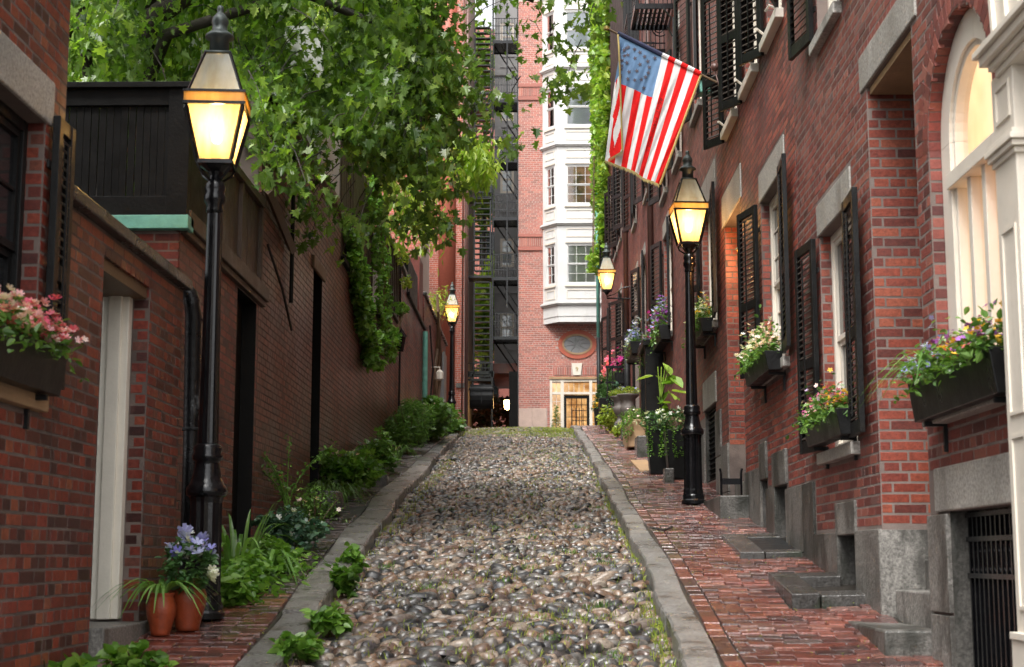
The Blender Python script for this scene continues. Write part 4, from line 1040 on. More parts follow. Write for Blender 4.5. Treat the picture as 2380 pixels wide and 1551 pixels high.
t = thing('white_gable', 'white boarded gable wall showing above the coping through the maple leaves', 'gable wall', FL(17, -.6, 6.1))
mb = MB(); mb.box(FL, 17.0, 18.66, -1.6, -.02, 6.09, 7.9); mb.build('wall', M['whiteB'], t)
l3b = gwall('brick wall stretch below the brown plank fence where creeper hangs', FL, 18.7, 24.5, 1.2, 5.42, [], 'brickLd', 'mortD', seed=39, cap='woodK', thick=.35)
t = thing('plank_fence', 'tall brown plank fence standing on the wall beside the hanging creeper', 'fence', FL(20.5, -.1, 5.5))
mb = MB(); mb.box(FL, 18.75, 22.6, -.12, -.06, 5.6, 5.7).box(FL, 18.75, 22.6, -.12, -.06, 6.95, 7.05); mb.build('rail', M['woodP'], t)
u = 18.75; first = None
while u < 22.6:
    wd = .13
    if first is None: mb = MB(); mb.box(FL, u, u+wd, -.06, -.03, 5.50, 7.25); first = mb.build('plank', M['woodP'], t, bevel=.003); ub = u
    else: o = first.copy(); COL.objects.link(o); o.parent = t; o.location = (rr.uniform(-.006, .006), u-ub, rr.uniform(-.04, .04))
    u += .142
l4 = gwall('brick wall stretch with a weathered copper cap past the creeper', FL, 24.5, 28.5, 2.0, 6.98, [], 'brickL', 'mortD', seed=41, cap='copperD', thick=.6, far=True)
mb = MB()
for k in range(6): mb.box(FL, 24.7+k*.33, 24.78+k*.33, .0, .04, 5.9, 6.95)
mb.box(FL, 24.6, 26.6, .0, .05, 5.84, 5.9); mb.build('trellis', M['woodP'], l4)
mb = MB(); mb.tube([FL(26.6, .04, 7.1), FL(26.65, .05, 5.5), FL(26.62, .04, 3.6)], .02, 6); mb.build('cable', M['ironD'], l4)
l5 = gwall('brick wall stretch with a green downpipe and chimney stub', FL, 28.5, 33.0, 2.6, 6.7, [], 'brickL', 'mortD', seed=43, cap='woodK', thick=.5, far=True)
mb = MB(); mb.box(FL, 31.6, 32.6, -.5, .0, 6.75, 8.1); mb.build('chimney_stub', M['brickR3'], l5)
mb = MB(); mb.box(FL, 29, 31.4, -.5, -.02, 6.78, 7.6); mb.build('dark_shed', M['woodK'], l5)
mb = MB(); mb.tube([FL(32.5, .07, 6.6), FL(32.5, .07, 4.0)], .06, 8); mb.build('downpipe', M['copper'], l5)
l6 = gwall('far end brick wall on the left with vine stems and a pale meter box', FL, 33.0, 41.2, 3.2, 7.5, [], 'brickR3', 'mortD', seed=45, cap='granD', thick=.5, far=True)
mb = MB(); mb.box(FL, 38.6, 39.6, .0, .12, 5.0, 7.0); mb.build('meter_box', M['grey'], l6)
mb = MB()
for s in range(3): mb.tube([FL(36.5+s*.5+.3*math.sin(k*1.3+s), .06+.04*math.sin(k+s), 4.3+k*.42) for k in range(10)], [.06-.003*k for k in range(10)], 6)
mb.build('vine_stem', M['vine'], l6)
mb = MB(); mb.tube([FL(34.2, .05, 7.0), FL(34.3, .12, 6.0), FL(34.1, .06, 5.0), FL(34.2, .05, 4.4)], .02, 5); mb.build('cable', M['ironD'], l6)
# downpipe with elbow
t = thing('downpipe', 'flaking black downpipe with a ribbed elbow at the end of the garden wall', 'downpipe', (-2.27, 9.95, gz(9.9)))
mb = MB(); pts = [(-2.62, 9.85, 3.53), (-2.45, 9.88, 3.53)]+[(-2.45+.17*math.sin(a), 9.9, 3.36+.17*math.cos(a)) for a in np.linspace(.3, 1.5, 9)]+[(-2.275, 9.93, 3.3), (-2.27, 9.95, 2.4), (-2.27, 9.95, 1.45)]
mb.tube(pts, [.052+(.006 if 1 < k < 12 and k % 2 else 0) for k in range(len(pts))], 14); mb.build('pipe', M['pipeK'], t, smooth=True)
mb = MB()
for z in (2.55, 1.7, 3.28): mb.lathe([(.056, -.012), (.064, -.006), (.064, .006), (.056, .012)], 14, (-2.27, 9.95, z))
mb.build('pipe_bracket', M['ironD'], t)
for z, y_, lab, mk, y0, y1_ in ((3.3, 25.8, 'brown downpipe nearer the camera on the right hand houses', 'pipeB', 3.4, 15.5), (4.3, 32.9, 'farther brown downpipe on the right hand houses, its foot black', 'pipeB', 4.4, 17.5)):
    t = thing('downpipe', lab, 'downpipe', FR(y_, .08, y0))
    mb = MB(); mb.tube([FR(y_, .08, y0+2.2), FR(y_, .08, y1_)], .055, 12); mb.build('pipe', M[mk], t, smooth=True)
    mb = MB(); mb.tube([FR(y_, .08, y0), FR(y_, .08, y0+2.2)], .066, 12); mb.build('pipe_foot', M['ironD'], t, smooth=True)
    mb = MB()
    for k in range(4): zc_ = y0+2.2+k*2.3; mb.lathe([(.058, -.03), (.07, -.02), (.07, .02), (.058, .03)], 12, FR(y_, .08, zc_))
    mb.build('pipe_collar', M['ironD'], t)
t = thing('door_frame', 'tall black square post of a doorway beside the second planter tub', 'door post', FR(25.2, .1, gz(25.2)))
mb = MB(); mb.box(FR, 24.45, 24.62, .01, .30, 3.3, 5.15).box(FR, 25.5, 25.67, .01, .30, 3.3, 5.15).box(FR, 24.4, 25.7, .01, .34, 5.15, 5.25); mb.build('posts', M['black'], t, bevel=.006)
mb = MB(); mb.box(FR, 24.62, 25.5, .015, .04, 3.3, 5.15); mb.build('door', M['woodK'], t)

# rear garden house behind the left trees
t = thing('brick_house', 'tall brick house half hidden behind the maple crown at the upper left', 'house', (-9, 24, gz(24)))
mb = MB(); mb.bx(-16, -7.0, 15, 32, 1.5, 15); mb.build('wall', M['brickLd'], t)
t2 = thing('brick_house', 'salmon brick rear wall seen through leaves above the left garden walls', 'house', (-5.5, 44, gz(44)))
mb = MB(); mb.bx(-12, -3.3, 43.0, 46.5, 3.5, 16); mb.build('wall', M['mortF'], t2)
place_bricks(gen_bricks(front(42.995), -12, -3.3, 7, 16, [], seed=50), t2, M['brickO'], far=True, nmax=0)

# ================================================================ END OF THE STREET
FE = front(52.0)
oor = [Op(.52, 2.32, 4.6, 7.86)]
te = thing('brick_building', 'salmon brick building closing the street, with white bay window and lit door', 'building', (1.5, 52, gz(52)))
mb = MB(); wall_sheet(mb, FE, -.56, 7.5, 4.6, 24, oor, depth=.3); mb.box(FE, -.558, .5, -9, -.3, 4.6, 23.9).box(FE, 2.34, 7.5, -9, -.3, 4.6, 23.9).box(FE, .5, 2.34, -9, -.3, 7.9, 23.9).box(FE, .5, 2.34, -9, -3, 4.6, 7.9)
mb.quad((-.56, 52, 4.6), (-.56, 52.4, 4.6), (-.56, 52.4, 24), (-.56, 52, 24))
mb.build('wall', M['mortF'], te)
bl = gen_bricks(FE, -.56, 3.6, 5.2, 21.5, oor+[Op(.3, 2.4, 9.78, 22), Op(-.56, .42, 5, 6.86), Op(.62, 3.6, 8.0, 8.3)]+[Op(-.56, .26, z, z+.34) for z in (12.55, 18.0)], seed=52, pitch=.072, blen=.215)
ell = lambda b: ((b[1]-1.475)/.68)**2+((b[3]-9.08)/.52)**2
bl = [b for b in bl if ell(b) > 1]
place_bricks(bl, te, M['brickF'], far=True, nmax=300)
def soldier(F, u0, u1, z, h, t, m, n): 
    mb = MB(); w_ = (u1-u0)/n
    for k in range(n): mb.box(F, u0+k*w_+.008, u0+(k+1)*w_-.008, 0, .02+(k % 2)*.01, z, z+h)
    mb.build('soldier_course', M[m], t, kind='stuff')
soldier(FE, .62, 1.26, 8.01, .27, te, 'brickF', 8); soldier(FE, 1.64, 3.3, 8.01, .27, te, 'brickF', 20)
for z in (12.57, 18.02): soldier(FE, -.55, .25, z, .30, te, 'brickF', 11); mb = MB(); mb.box(FE, -.57, .26, 0, .05, z-.16, z-.02); mb.box(FE, -.57, .26, 0, .05, z+.32, z+.42); mb.build('string_course', M['brickF'], te)
for a, b, c, d in [(-.56, .40, 5.4, 6.1), (-.56, -.1, 6.11, 6.86), (-.1, .40, 6.11, 6.86)]: stone(te, FE, a, b, c, d, .03, m='pinkst')
mb = MB()   # oval ring
def oval(mb, a1, b1, a2, b2, d0, d1, n=36, cx=1.475, cz=9.08):
    V = []
    for k in range(n):
        th = 2*math.pi*k/n
        for (a_, b_) in ((a1, b1), (a2, b2)):
            for d in (d0, d1): V.append(FE(cx+a_*math.cos(th), d, cz+b_*math.sin(th)))
    Fc = []
    for k in range(n): p = k*4; q = ((k+1) % n)*4; Fc += [(p, q, q+1, p+1), (p+2, p+3, q+3, q+2), (p+1, q+1, q+3, p+3), (p, p+2, q+2, q)]
    mb.add(V, Fc)
oval(mb, .52, .36, .67, .51, 0, .035); mb.build('oval_brick_ring', M['brickO'], te)
mb = MB(); oval(mb, .46, .30, .525, .365, 0, .05); ov = mb.build('oval_window', M['sandst'], te)
mb = MB(); V = [FE(1.475+.47*math.cos(2*math.pi*k/30), .015, 9.08+.31*math.sin(2*math.pi*k/30)) for k in range(30)]; mb.add(V, [tuple(range(30))]); mb.build('glass', M['ovalg'], ov)
mb = MB()
for k in range(8): a = math.pi*k/4+.2; mb.tube([FE(1.475+.08*math.cos(a), .03, 9.08+.06*math.sin(a)), FE(1.475+.46*math.cos(a), .03, 9.08+.3*math.sin(a))], .006, 4)
mb.build('sash', M['grey'], ov)
# keystone with the house number
mb = MB(); V = [FE(1.33, d, 8.0) for d in (0, .07)]+[FE(1.58, d, 8.0) for d in (0, .07)]+[FE(1.64, d, 8.42) for d in (0, .07)]+[FE(1.27, d, 8.42) for d in (0, .07)]
mb.add(V, [(1, 3, 5, 7), (0, 1, 7, 6), (2, 4, 5, 3), (4, 6, 7, 5), (0, 2, 3, 1)]); ks = mb.build('keystone', M['white'], te)
def text(body, size, loc, rot, m, parent, name, ext=.004, scale=(1, 1, 1)):
    c = bpy.data.curves.new(name, 'FONT'); c.body = body; c.size = size; c.extrude = ext; c.align_x = 'CENTER'; c.align_y = 'CENTER'; c.resolution_u = 2
    o = bpy.data.objects.new(name, c); me = bpy.data.meshes.new_from_object(o); bpy.data.objects.remove(o)
    me.materials.clear(); me.materials.append(m)
    o = bpy.data.objects.new(name, me); COL.objects.link(o); o.parent = parent; org = ORG.get(parent.name, Vector())
    o.location = Vector(loc)-org; o.rotation_euler = rot; o.scale = scale; return o
text('9', .22, (1.455, 51.922, 8.2), (R(90), 0, 0), M['brass'], ks, 'number')
# door, sidelights, transom
mb = MB()
for a, b in ((.52, .60), (.89, 1.0), (1.88, 1.98), (2.24, 2.32)): mb.box(FE, a, b, -.14, .02, 4.8, 7.86)
for c, d in ((7.78, 7.86), (7.34, 7.42)): mb.box(FE, .60, 2.24, -.13, .01, c, d)
for a, b, n in ((.60, .89, 2), (1.0, 1.88, 5), (1.98, 2.24, 2)):
    for k in range(1, n): u = a+(b-a)*k/n; mb.box(FE, u-.008, u+.008, -.10, -.07, 7.42, 7.78)
for a, b in ((.60, .89), (1.98, 2.24)):
    mb.box(FE, (a+b)/2-.008, (a+b)/2+.008, -.10, -.07, 4.8, 7.34)
    for z in np.arange(5.3, 7.3, .36): mb.box(FE, a, b, -.10, -.075, z-.008, z+.008)
df = mb.build('door_frame', M['white'], te)
mb = MB(); mb.box(FE, 1.0, 1.09, -.12, -.06, 4.8, 7.32).box(FE, 1.79, 1.88, -.12, -.06, 4.8, 7.32).box(FE, 1.09, 1.79, -.12, -.06, 7.2, 7.32)
for k in range(1, 4): u = 1.09+.70*k/4; mb.box(FE, u-.012, u+.012, -.11, -.07, 4.8, 7.2)
for z in np.arange(5.3, 7.2, .42): mb.box(FE, 1.09, 1.79, -.105, -.075, z-.01, z+.01)
mb.build('door', M['black'], te)
mb = MB(); mb.box(FE, .54, 2.3, -.092, -.088, 4.8, 7.84); mb.build('glass', M['glass'], df)
mb = MB(); mb.box(FE, .4, 2.5, -1.6, -1.5, 4.6, 7.9); mb.build('lit_hall', M['room'], te)
mb = MB()
for k in range(4): mb.box(FE, 1.3+k*.13, 1.33+k*.13, -1.45, -1.40, 4.8, 7.0)
for k in range(6): mb.box(FE, 1.28, 1.85, -1.46, -1.41, 5.1+k*.36, 5.13+k*.36)
mb.build('inner_door', M['white'], te)
mb = MB(); mb.box(FE, .50, 2.34, -.05, .05, 7.865, 7.95); mb.build('door_head', M['sandst'], te)
# white bay window
bw = thing('bay_window', 'white painted four storey bay window projecting over the door at the street end', 'bay window', (1.6, 52, 10))
bp = [(.30, 0), (.80, .62), (2.75, .62), (3.25, 0)]        # plan (x, projection)
segs = [(bp[i], bp[i+1]) for i in range(3)]
def bayF(i, off=0):
    (x0, d0), (x1, d1) = segs[i]; L = math.hypot(x1-x0, d1-d0); U = ((x1-x0)/L, -(d1-d0)/L); N = (U[1], -U[0])
    G = frame(x0, 52-d0, U, N); G.U = U; G.N = N; return G, L
def bay_band(mb, z0, z1, e):
    for i in range(3):
        G, L = bayF(i); mb.box(G, -e*.55, L+e*.55, -.05, e, z0, z1)
mb = MB(); mb.add([(x, 52-d, z) for z in (9.78, 10.35) for x, d in ([(a, b*.0) for a, b in bp] if False else bp)], [])
def bay_poly(z, s=1): return [(x, 52-d*s, z) for x, d in bp]
mb = MB()
a = bay_poly(9.98); b = bay_poly(22)
zb = 10.0; storey = 2.815; zc0 = 10.46
wins = []
for k in range(5):
    z0s = zc0+k*storey            # floor of the storey (above the moulding)
    wins.append((z0s+.62, z0s+2.08))
for i in range(3):
    G, L = bayF(i); m_ = .13 if i != 1 else .22
    ops = [Op(m_+ (.06 if i == 1 else 0), L-m_-(.06 if i == 1 else 0), p, q) for p, q in wins]
    wall_sheet(mb, G, 0, L, 9.98, 24, ops, depth=.1)
mb.add([(x, y_, 9.98) for x, y_ in ((.30, 52), (.80, 51.38), (2.75, 51.38), (3.25, 52))], [(0, 1, 2, 3)])
mb.build('bay_wall', M['whiteB'], bw)
mb = MB(); bay_band(mb, 9.78, 9.98, -.02); mb.build('bay_skirt', M['whiteB'], bw)
mb = MB()
for k in range(5):
    z = zc0+k*storey; bay_band(mb, z-.10, z-.05, .05); bay_band(mb, z-.05, z, .10); bay_band(mb, z, z+.03, .06)
mb.build('moulding', M['whiteB'], bw)
mb = MB()
for k in range(5):
    for i in range(3):
        G, L = bayF(i); m_ = .15 if i != 1 else .30
        for p, q in ((zc0+k*storey+.13, zc0+k*storey+.45), (zc0+k*storey+2.3, zc0+k*storey+2.6)):
            e = .03; mb.box(G, m_, L-m_, 0, .018, p, p+e).box(G, m_, L-m_, 0, .018, q-e, q).box(G, m_, m_+e, 0, .018, p+e, q-e).box(G, L-m_-e, L-m_, 0, .018, p+e, q-e)
        p, q = wins[k]; mb.box(G, m_-.05, L-m_+.05, 0, .05, p-.07, p-.01).box(G, m_-.03, L-m_+.03, 0, .03, q+.01, q+.07)
mb.build('panel_moulding', M['white'], bw, kind='stuff')
for k in range(5):
    for i in range(3):
        G, L = bayF(i); m_ = .13 if i != 1 else .28
        lit = 'blind' if k == 0 else ('roomD' if k == 1 else 'sheer')
        if i != 1: lit = None if k != 1 else 'roomD'
        window(bw, G, m_, L-m_, wins[k][0], wins[k][1], rec=.03, rows=2 if k < 2 else 1, cols=(4 if i == 1 else 2) if k < 2 else 1, fm='whiteB', glass='glass', blind=lit or 'grey', detail=False)

# orange brick block left of the gap, with brown downpipe
t5 = thing('brick_building', 'orange red brick building left of the fire escape gap with a brown downpipe', 'building', (-4, 50, gz(50)))
FO = front(50.0)
mb = MB(); mb.box(FO, -9, -2.36, -8, 0, 4.5, 26); mb.build('wall', M['mortF'], t5)
mb = MB(); mb.lathe([(.30, 4.6), (.30, 25)], 20, (-2.95, 50.06, 0)); 
mb.build('rounded_corner', M['brickO'], t5, smooth=True)
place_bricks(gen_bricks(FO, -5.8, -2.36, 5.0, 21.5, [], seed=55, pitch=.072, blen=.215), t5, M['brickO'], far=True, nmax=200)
mb = MB(); mb.box(FO, -2.62, -2.34, 0, .06, 7.35, 7.5); mb.build('stone_band', M['granite'], t5)
mb = MB(); mb.box(FO, -4.9, -4.2, .0, .03, 12.2, 14.0); mb.build('window', M['glassD'], t5)
t = thing('downpipe', 'copper brown downpipe at the corner of the orange brick building by the gap', 'downpipe', (-2.28, 49.9, gz(50)))
mb = MB(); mb.tube([(-2.28, 49.9, 4.6), (-2.28, 49.9, 24)], .06, 10).tube([(-2.42, 49.9, 6), (-2.42, 49.9, 24)], .025, 8); mb.build('pipe', M['pipeB'], t, smooth=True)

# grey clad stair tower over the passage
tg = thing('grey_tower', 'grey clad rear wing with small windows above the dark passage', 'building', (-1, 56, gz(56)))
FG = front(56)
gw = [Op(-1.30, -.78, z, z+1.1) for z in (9.75, 12.6, 15.45, 18.3, 21.1)]
mb = MB(); wall_sheet(mb, FG, -1.52, .4, 8.55, 26, gw, depth=.12); mb.box(FG, -1.518, .4, -5, -.12, 8.55, 26); mb.quad((-1.52, 56, 8.55), (-1.52, 61, 8.55), (-1.52, 61, 26), (-1.52, 56, 26)); mb.build('wall', M['grey'], tg)
for o_ in gw: window(tg, FG, o_.u0, o_.u1, o_.z0, o_.z1, rec=.04, rows=2, cols=2, fm='white', glass='glass', blind='sheer', detail=False)
mb = MB()
for z in (9.0, 11.9, 14.7, 17.6, 20.4): mb.box(FG, -1.30, -.70, 0, .03, z, z+.04).box(FG, -1.30, -.70, 0, .03, z+.42, z+.46).box(FG, -1.3, -1.26, 0, .03, z+.04, z+.42).box(FG, -.74, -.70, 0, .03, z+.04, z+.42); mb.box(FG, -1.52, -.5, 0, .06, z-.32, z-.22)
mb.build('panel_moulding', M['grey'], tg, kind='stuff')
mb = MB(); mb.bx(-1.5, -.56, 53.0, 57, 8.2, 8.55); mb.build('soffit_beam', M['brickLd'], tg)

# fire escape : stairs on the left, balconies on the right
tf = thing('fire_escape', 'black iron fire escape with ladders and railed landings in the gap', 'fire escape', (-1.4, 53, gz(53)))
def bars(mb, x0, x1, y, z0, z1, n, r=.012):
    for k in range(n+1): x = x0+(x1-x0)*k/n; mb.box(front(y), x-r, x+r, -r, r, z0, z1)
for z in (9.35, 11.45, 13.6, 15.7, 17.9, 20.1):
    mb = MB()
    for y_ in np.arange(52.2, 53.4, .09): mb.bx(-1.48, -.56, y_, y_+.05, z-.02, z+.02)
    mb.bx(-1.5, -.56, 52.15, 52.2, z-.07, z+.04).bx(-1.5, -.56, 53.4, 53.45, z-.05, z+.04)
    mb.build('landing', M['iron'], tf)
    mb = MB(); bars(mb, -1.46, -.6, 52.16, z, z+.85, 9, .009)
    for h in (.3, .58, .86): mb.bx(-1.5, -.56, 52.15, 52.17, z+h-.013, z+h+.013)
    mb.bx(-1.5, -1.47, 52.1, 53.4, z+.83, z+.87); mb.build('railing', M['iron'], tf)
    mb = MB(); mb.tube([(-1.45, 52.4, z-.05), (-.6, 52.9, z-1.25)], .03, 4).tube([(-1.2, 52.4, z-.05), (-.6, 52.9, z-.9)], .02, 4); mb.build('brace', M['iron'], tf)
mb = MB(); mb.bx(-.99, -.94, 52.05, 52.1, 10.4, 21.5).bx(-1.5, -1.44, 52.1, 52.16, 9.3, 21.8).bx(-.6, -.55, 52.02, 52.08, 5.6, 21.8); mb.build('upright', M['iron'], tf)
for z0_, z1_ in ((8.0, 11.2), (11.6, 14.2), (14.4, 17.4), (17.6, 20.4)):
    mb = MB()
    mb.bx(-2.12, -2.07, 51.6, 51.65, z0_, z1_).bx(-1.56, -1.51, 51.6, 51.65, z0_, z1_); mb.build('stringer', M['iron'], tf)
    n = int((z1_-z0_)/.19)
    mb = MB(); mb.bx(-2.07, -1.56, 51.5, 51.72, z0_-.018, z0_+.018); base = mb.build('tread', M['iron'], tf)
    for k in range(1, n+1): o = base.copy(); COL.objects.link(o); o.parent = tf; o.location = (0, 0, k*(z1_-z0_)/n)
    mb = MB(); mb.bx(-2.3, -1.5, 51.5, 52.3, z0_-.25, z0_-.17).bx(-2.3, -1.5, 51.48, 51.51, z0_+.35, z0_+.38); bars(mb, -2.3, -1.5, 51.5, z0_-.2, z0_+.38, 8, .008); mb.build('landing', M['iron'], tf)
mb = MB(); mb.tube([(-2.1, 51.7, 8.0), (-2.2, 51.9, 7.2)], .02, 4).bx(-2.3, -1.4, 51.6, 51.7, 7.9, 8.1).bx(-1.5, -1.44, 51.6, 51.66, 5.5, 11).bx(-2.16, -2.10, 51.6, 51.66, 7, 8); mb.build('lower_frame', M['iron'], tf)
t = thing('iron_drum', 'black round fronted iron drum hanging below the fire escape ladder', 'drum', (-1.85, 51.6, 6.9))
mb = MB(); n = 16; V = []
for x_ in (-2.22, -1.42):
    for k in range(n): a = 2*math.pi*k/n; V.append((x_, 51.6+.42*math.cos(a), 7.22+.42*math.sin(a)))
mb.add(V, [(k, (k+1) % n, n+(k+1) % n, n+k) for k in range(n)]+[tuple(range(n)), tuple(range(2*n-1, n-1, -1))]); mb.build('drum', M['ironD'], t, bevel=.03)
mb = MB(); mb.bx(-2.25, -1.39, 51.15, 51.2, 7.40, 7.46).bx(-1.83, -1.81, 51.16, 51.2, 6.95, 7.4); mb.build('strap', M['ironD'], t)
# passage walls, pink house beyond and lit lamp
t = thing('pink_house', 'pink brick house far beyond the fire escape gap', 'house', (-1.5, 70, gz(60)))
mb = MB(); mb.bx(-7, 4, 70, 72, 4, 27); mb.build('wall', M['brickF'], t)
mb = MB()
for z in (9, 12.2, 15.4, 18.6): mb.bx(-2.6, -1.7, 69.95, 70.0, z, z+1.6)
mb.build('window', M['glassD'], t)
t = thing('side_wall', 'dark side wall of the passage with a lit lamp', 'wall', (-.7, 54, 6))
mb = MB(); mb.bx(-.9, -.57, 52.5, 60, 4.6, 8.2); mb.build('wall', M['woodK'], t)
t = thing('wall_lantern', 'small glowing lantern in the dark passage under the grey wing', 'lantern', (-.98, 53.5, 7.1))
mb = MB(); mb.lathe([(.02, -.2), (.10, -.15), (.12, .12), (.02, .2)], 8, (-.98, 53.5, 7.15)); mb.build('globe', M['bulb'], t)
mb = MB(); mb.lathe([(.14, .14), (.12, .2), (.02, .3)], 8, (-.98, 53.5, 7.15)); mb.build('cap', M['iron'], t)
t = thing('garden_wall', 'low stone step wall at the foot of the fire escape gap', 'wall', (-1.6, 48, gz(48)))
mb = MB(); mb.bx(-2.6, -.58, 50.6, 50.9, 4.8, 5.62); mb.build('wall', M['brickLd'], t)
# ================================================================ street lamps
def lamp_head(t, z0, k=1.0):
    """four-sided tapering lantern; z0 is the height of its floor"""
    def ring(mb, h0, h1, z0_, z1_, th):   # square frame between half widths h0 (low) and h1 (high)
        pass
    hb, ht, hr = .100*k, .172*k, .075*k
    zA, zB, zC, zD = z0, z0+.335*k, z0+.415*k, z0+.70*k
    mb = MB()
    mb.bx(-hb-.012, hb+.012, -hb-.012, hb+.012, zA-.025, zA)
    mb.lathe([(.03, zA-.10), (.05, zA-.06), (hb, zA-.026)], 12)
    for sx in (-1, 1):
        for sy in (-1, 1):
            mb.tube([(sx*hb, sy*hb, zA), (sx*ht, sy*ht, zB)], .011, 4); mb.tube([(sx*(ht-.008), sy*(ht-.008), zC), (sx*hr, sy*hr, zD)], .009, 4)
    for s in (-1, 1):
        mb.bx(-ht-.02, ht+.02, s*(ht+.005)-.012, s*(ht+.005)+.012, zB-.004, zB+.014); mb.bx(s*(ht+.005)-.012, s*(ht+.005)+.012, -ht-.0, ht+.0, zB-.003, zB+.013)
        mb.bx(-ht-.02, ht+.02, s*(ht+.005)-.014, s*(ht+.005)+.014, zC-.008, zC+.008); mb.bx(s*(ht+.005)-.014, s*(ht+.005)+.014, -ht, ht, zC-.007, zC+.007)
    fr = mb.build('lantern_frame', M['iron'], t)
    mb = MB()
    for s in (-1, 1): mb.bx(-ht-.014, ht+.014, s*(ht+.006)-.006, s*(ht+.006)+.006, zB+.014, zC-.008).bx(s*(ht+.006)-.006, s*(ht+.006)+.006, -ht, ht, zB+.014, zC-.008)
    mb.build('lantern_band', M['bandg'], t)
    for s in (0, 1, 2, 3):
        a = s*math.pi/2; c, sn = math.cos(a), math.sin(a); rot = lambda x, y, z: (x*c-y*sn, x*sn+y*c, z)
        mb = MB(); mb.quad(rot(hb, -hb+.01, zA+.005), rot(hb, hb-.01, zA+.005), rot(ht, ht-.012, zB-.005), rot(ht, -ht+.012, zB-.005)); mb.build('pane', M['lglass'], t)
        mb = MB(); mb.quad(rot(ht-.008, -ht+.018, zC+.004), rot(ht-.008, ht-.018, zC+.004), rot(hr, hr-.008, zD-.004), rot(hr, -hr+.008, zD-.004)); mb.build('roof_pane', M['rglass'], t)
    mb = MB(); z = zD
    mb.bx(-hr-.008, hr+.008, -hr-.008, hr+.008, z-.008, z+.008)
    mb.lathe([(.062*k, z), (.060*k, z+.10*k), (.092*k, z+.115*k), (.090*k, z+.13*k), (.074*k, z+.145*k), (.050*k, z+.16*k), (.048*k, z+.20*k), (.055*k, z+.215*k), (.050*k, z+.245*k), (.028*k, z+.275*k), (.018*k, z+.285*k), (.022*k, z+.30*k), (.019*k, z+.325*k), (0, z+.335*k)], 16)
    mb.build('chimney_vent', M['copperD'], t, smooth=True)
    mb = MB(); mb.lathe([(.012, 0), (.03, .02), (.034, .06), (.02, .10), (.0, .12)], 12, (0, 0, z0+.13)); mb.build('gas_mantle', M['mantle'], t, smooth=True)
    mb = MB(); mb.tube([(0, 0, z0), (0, 0, z0+.13)], .008, 6); mb.build('burner', M['brass'], t)
    ld = bpy.data.lights.new('lamp_light', 'POINT'); ld.energy = 6.5; ld.color = (1, .60, .20); ld.shadow_soft_size = .04
    lo = bpy.data.objects.new('lamp_light', ld); COL.objects.link(lo); lo.parent = t; lo.location = (0, 0, z0+.26)
M['bandg'] = glassmat('dummy', (1, 1, 1)); M['bandg'] = lampglass('amber_band_glass', .35, (.75, .50, .16))
def lamp_post():
    t = thing('street_lamp', 'x', 'street lamp', (0, 0, 0), 'gas style street lamps on the lane')
    mb = MB(); n = 32
    mb.lathe([(.128, 0), (.13, .035), (.118, .05), (.118, .085), (.112, .10)], n); mb.build('base', M['iron'], t, smooth=False)
    mb = MB(); mb.lathe([(.108, .10), (.106, .14), (.100, .16), (.097, .70), (.104, .735)], 24, flute=.09, nf=1); mb.build('pedestal', M['iron'], t)
    mb = MB(); mb.lathe([(.104, .735), (.122, .745), (.126, .77), (.120, .80), (.104, .815), (.090, .86), (.076, .93), (.073, .955), (.092, .965), (.094, .99), (.084, 1.005), (.088, 1.03), (.084, 1.05), (.066, 1.065)], n); mb.build('collar', M['iron'], t, smooth=True)
    mb = MB(); mb.lathe([(.064, 1.065), (.060, 1.3), (.052, 2.1), (.047, 2.52)], 24, flute=.07, nf=1); mb.build('shaft', M['iron'], t)
    mb = MB(); mb.lathe([(.047, 2.52), (.056, 2.54), (.050, 2.57), (.068, 2.60), (.070, 2.63), (.058, 2.655), (.066, 2.68), (.064, 2.71), (.044, 2.735), (.034, 2.78), (.032, 2.90)], 20); mb.build('capital', M['iron'], t, smooth=True)
    mb = MB()
    for k in range(4):
        a = math.pi/4+k*math.pi/2; c, s = math.cos(a), math.sin(a)
        mb.tube([(.04*c, .04*s, 2.73), (.13*c, .13*s, 2.79), (.165*c, .165*s, 2.86), (.258*c, .258*s, 3.16), (.25*c, .25*s, 3.19)], .0085, 6)
    for k in range(4):
        a = math.pi/4+k*math.pi/2; c, s = math.cos(a), math.sin(a); mb.tube([(.04*c, .04*s, 2.80), (.09*c, .09*s, 2.84), (.11*c, .11*s, 2.90)], .006, 5)
    mb.build('cradle', M['iron'], t)
    lamp_head(t, 2.85, 1.02)
    return t
def wz_(x, y): return wz(x, y, x > 0)
lp = lamp_post()
lp.location = (-2.02, 9.32, wz(-2.02, 9.32, False)); lp.rotation_euler = (R(-.3), R(-.1), R(5)); lp.scale = (1, 1, 1)
lp['label'] = 'tall glowing street lamp in front on the left, beside the terracotta pots'
for (x, y_, rz, lab) in ((1.70, 16.35, 4, 'glowing street lamp on the right brick pavement, under the flag'), (-2.13, 38.5, 0, 'small distant glowing street lamp rising behind the leafy bushes at the far left wall')):
    o = copy_tree(lp); o.location = (x, y_, wz(x, y_) if y_ < 40 else gz(y_)+.05); o.rotation_euler = (0, 0, R(rz)); o['label'] = lab; ORG[o.name] = Vector(o.location)
# bracket lamp
t = thing('wall_lamp', 'glowing lantern on an iron wall bracket past the right street lamp', 'wall lamp', (0, 0, 0))
lamp_head(t, 0, 1.0)
mb = MB(); mb.tube([(0, 0, -.09), (0, 0, -.18), (.55, 0, -.19)], .018, 6).tube([(.55, 0, .08), (.35, 0, .05), (.15, 0, -.10), (0, 0, -.14)], .012, 6).bx(.53, .56, -.05, .05, -.35, .2); mb.build('bracket', M['iron'], t)
t.location = (1.55, 32.0, 7.42)
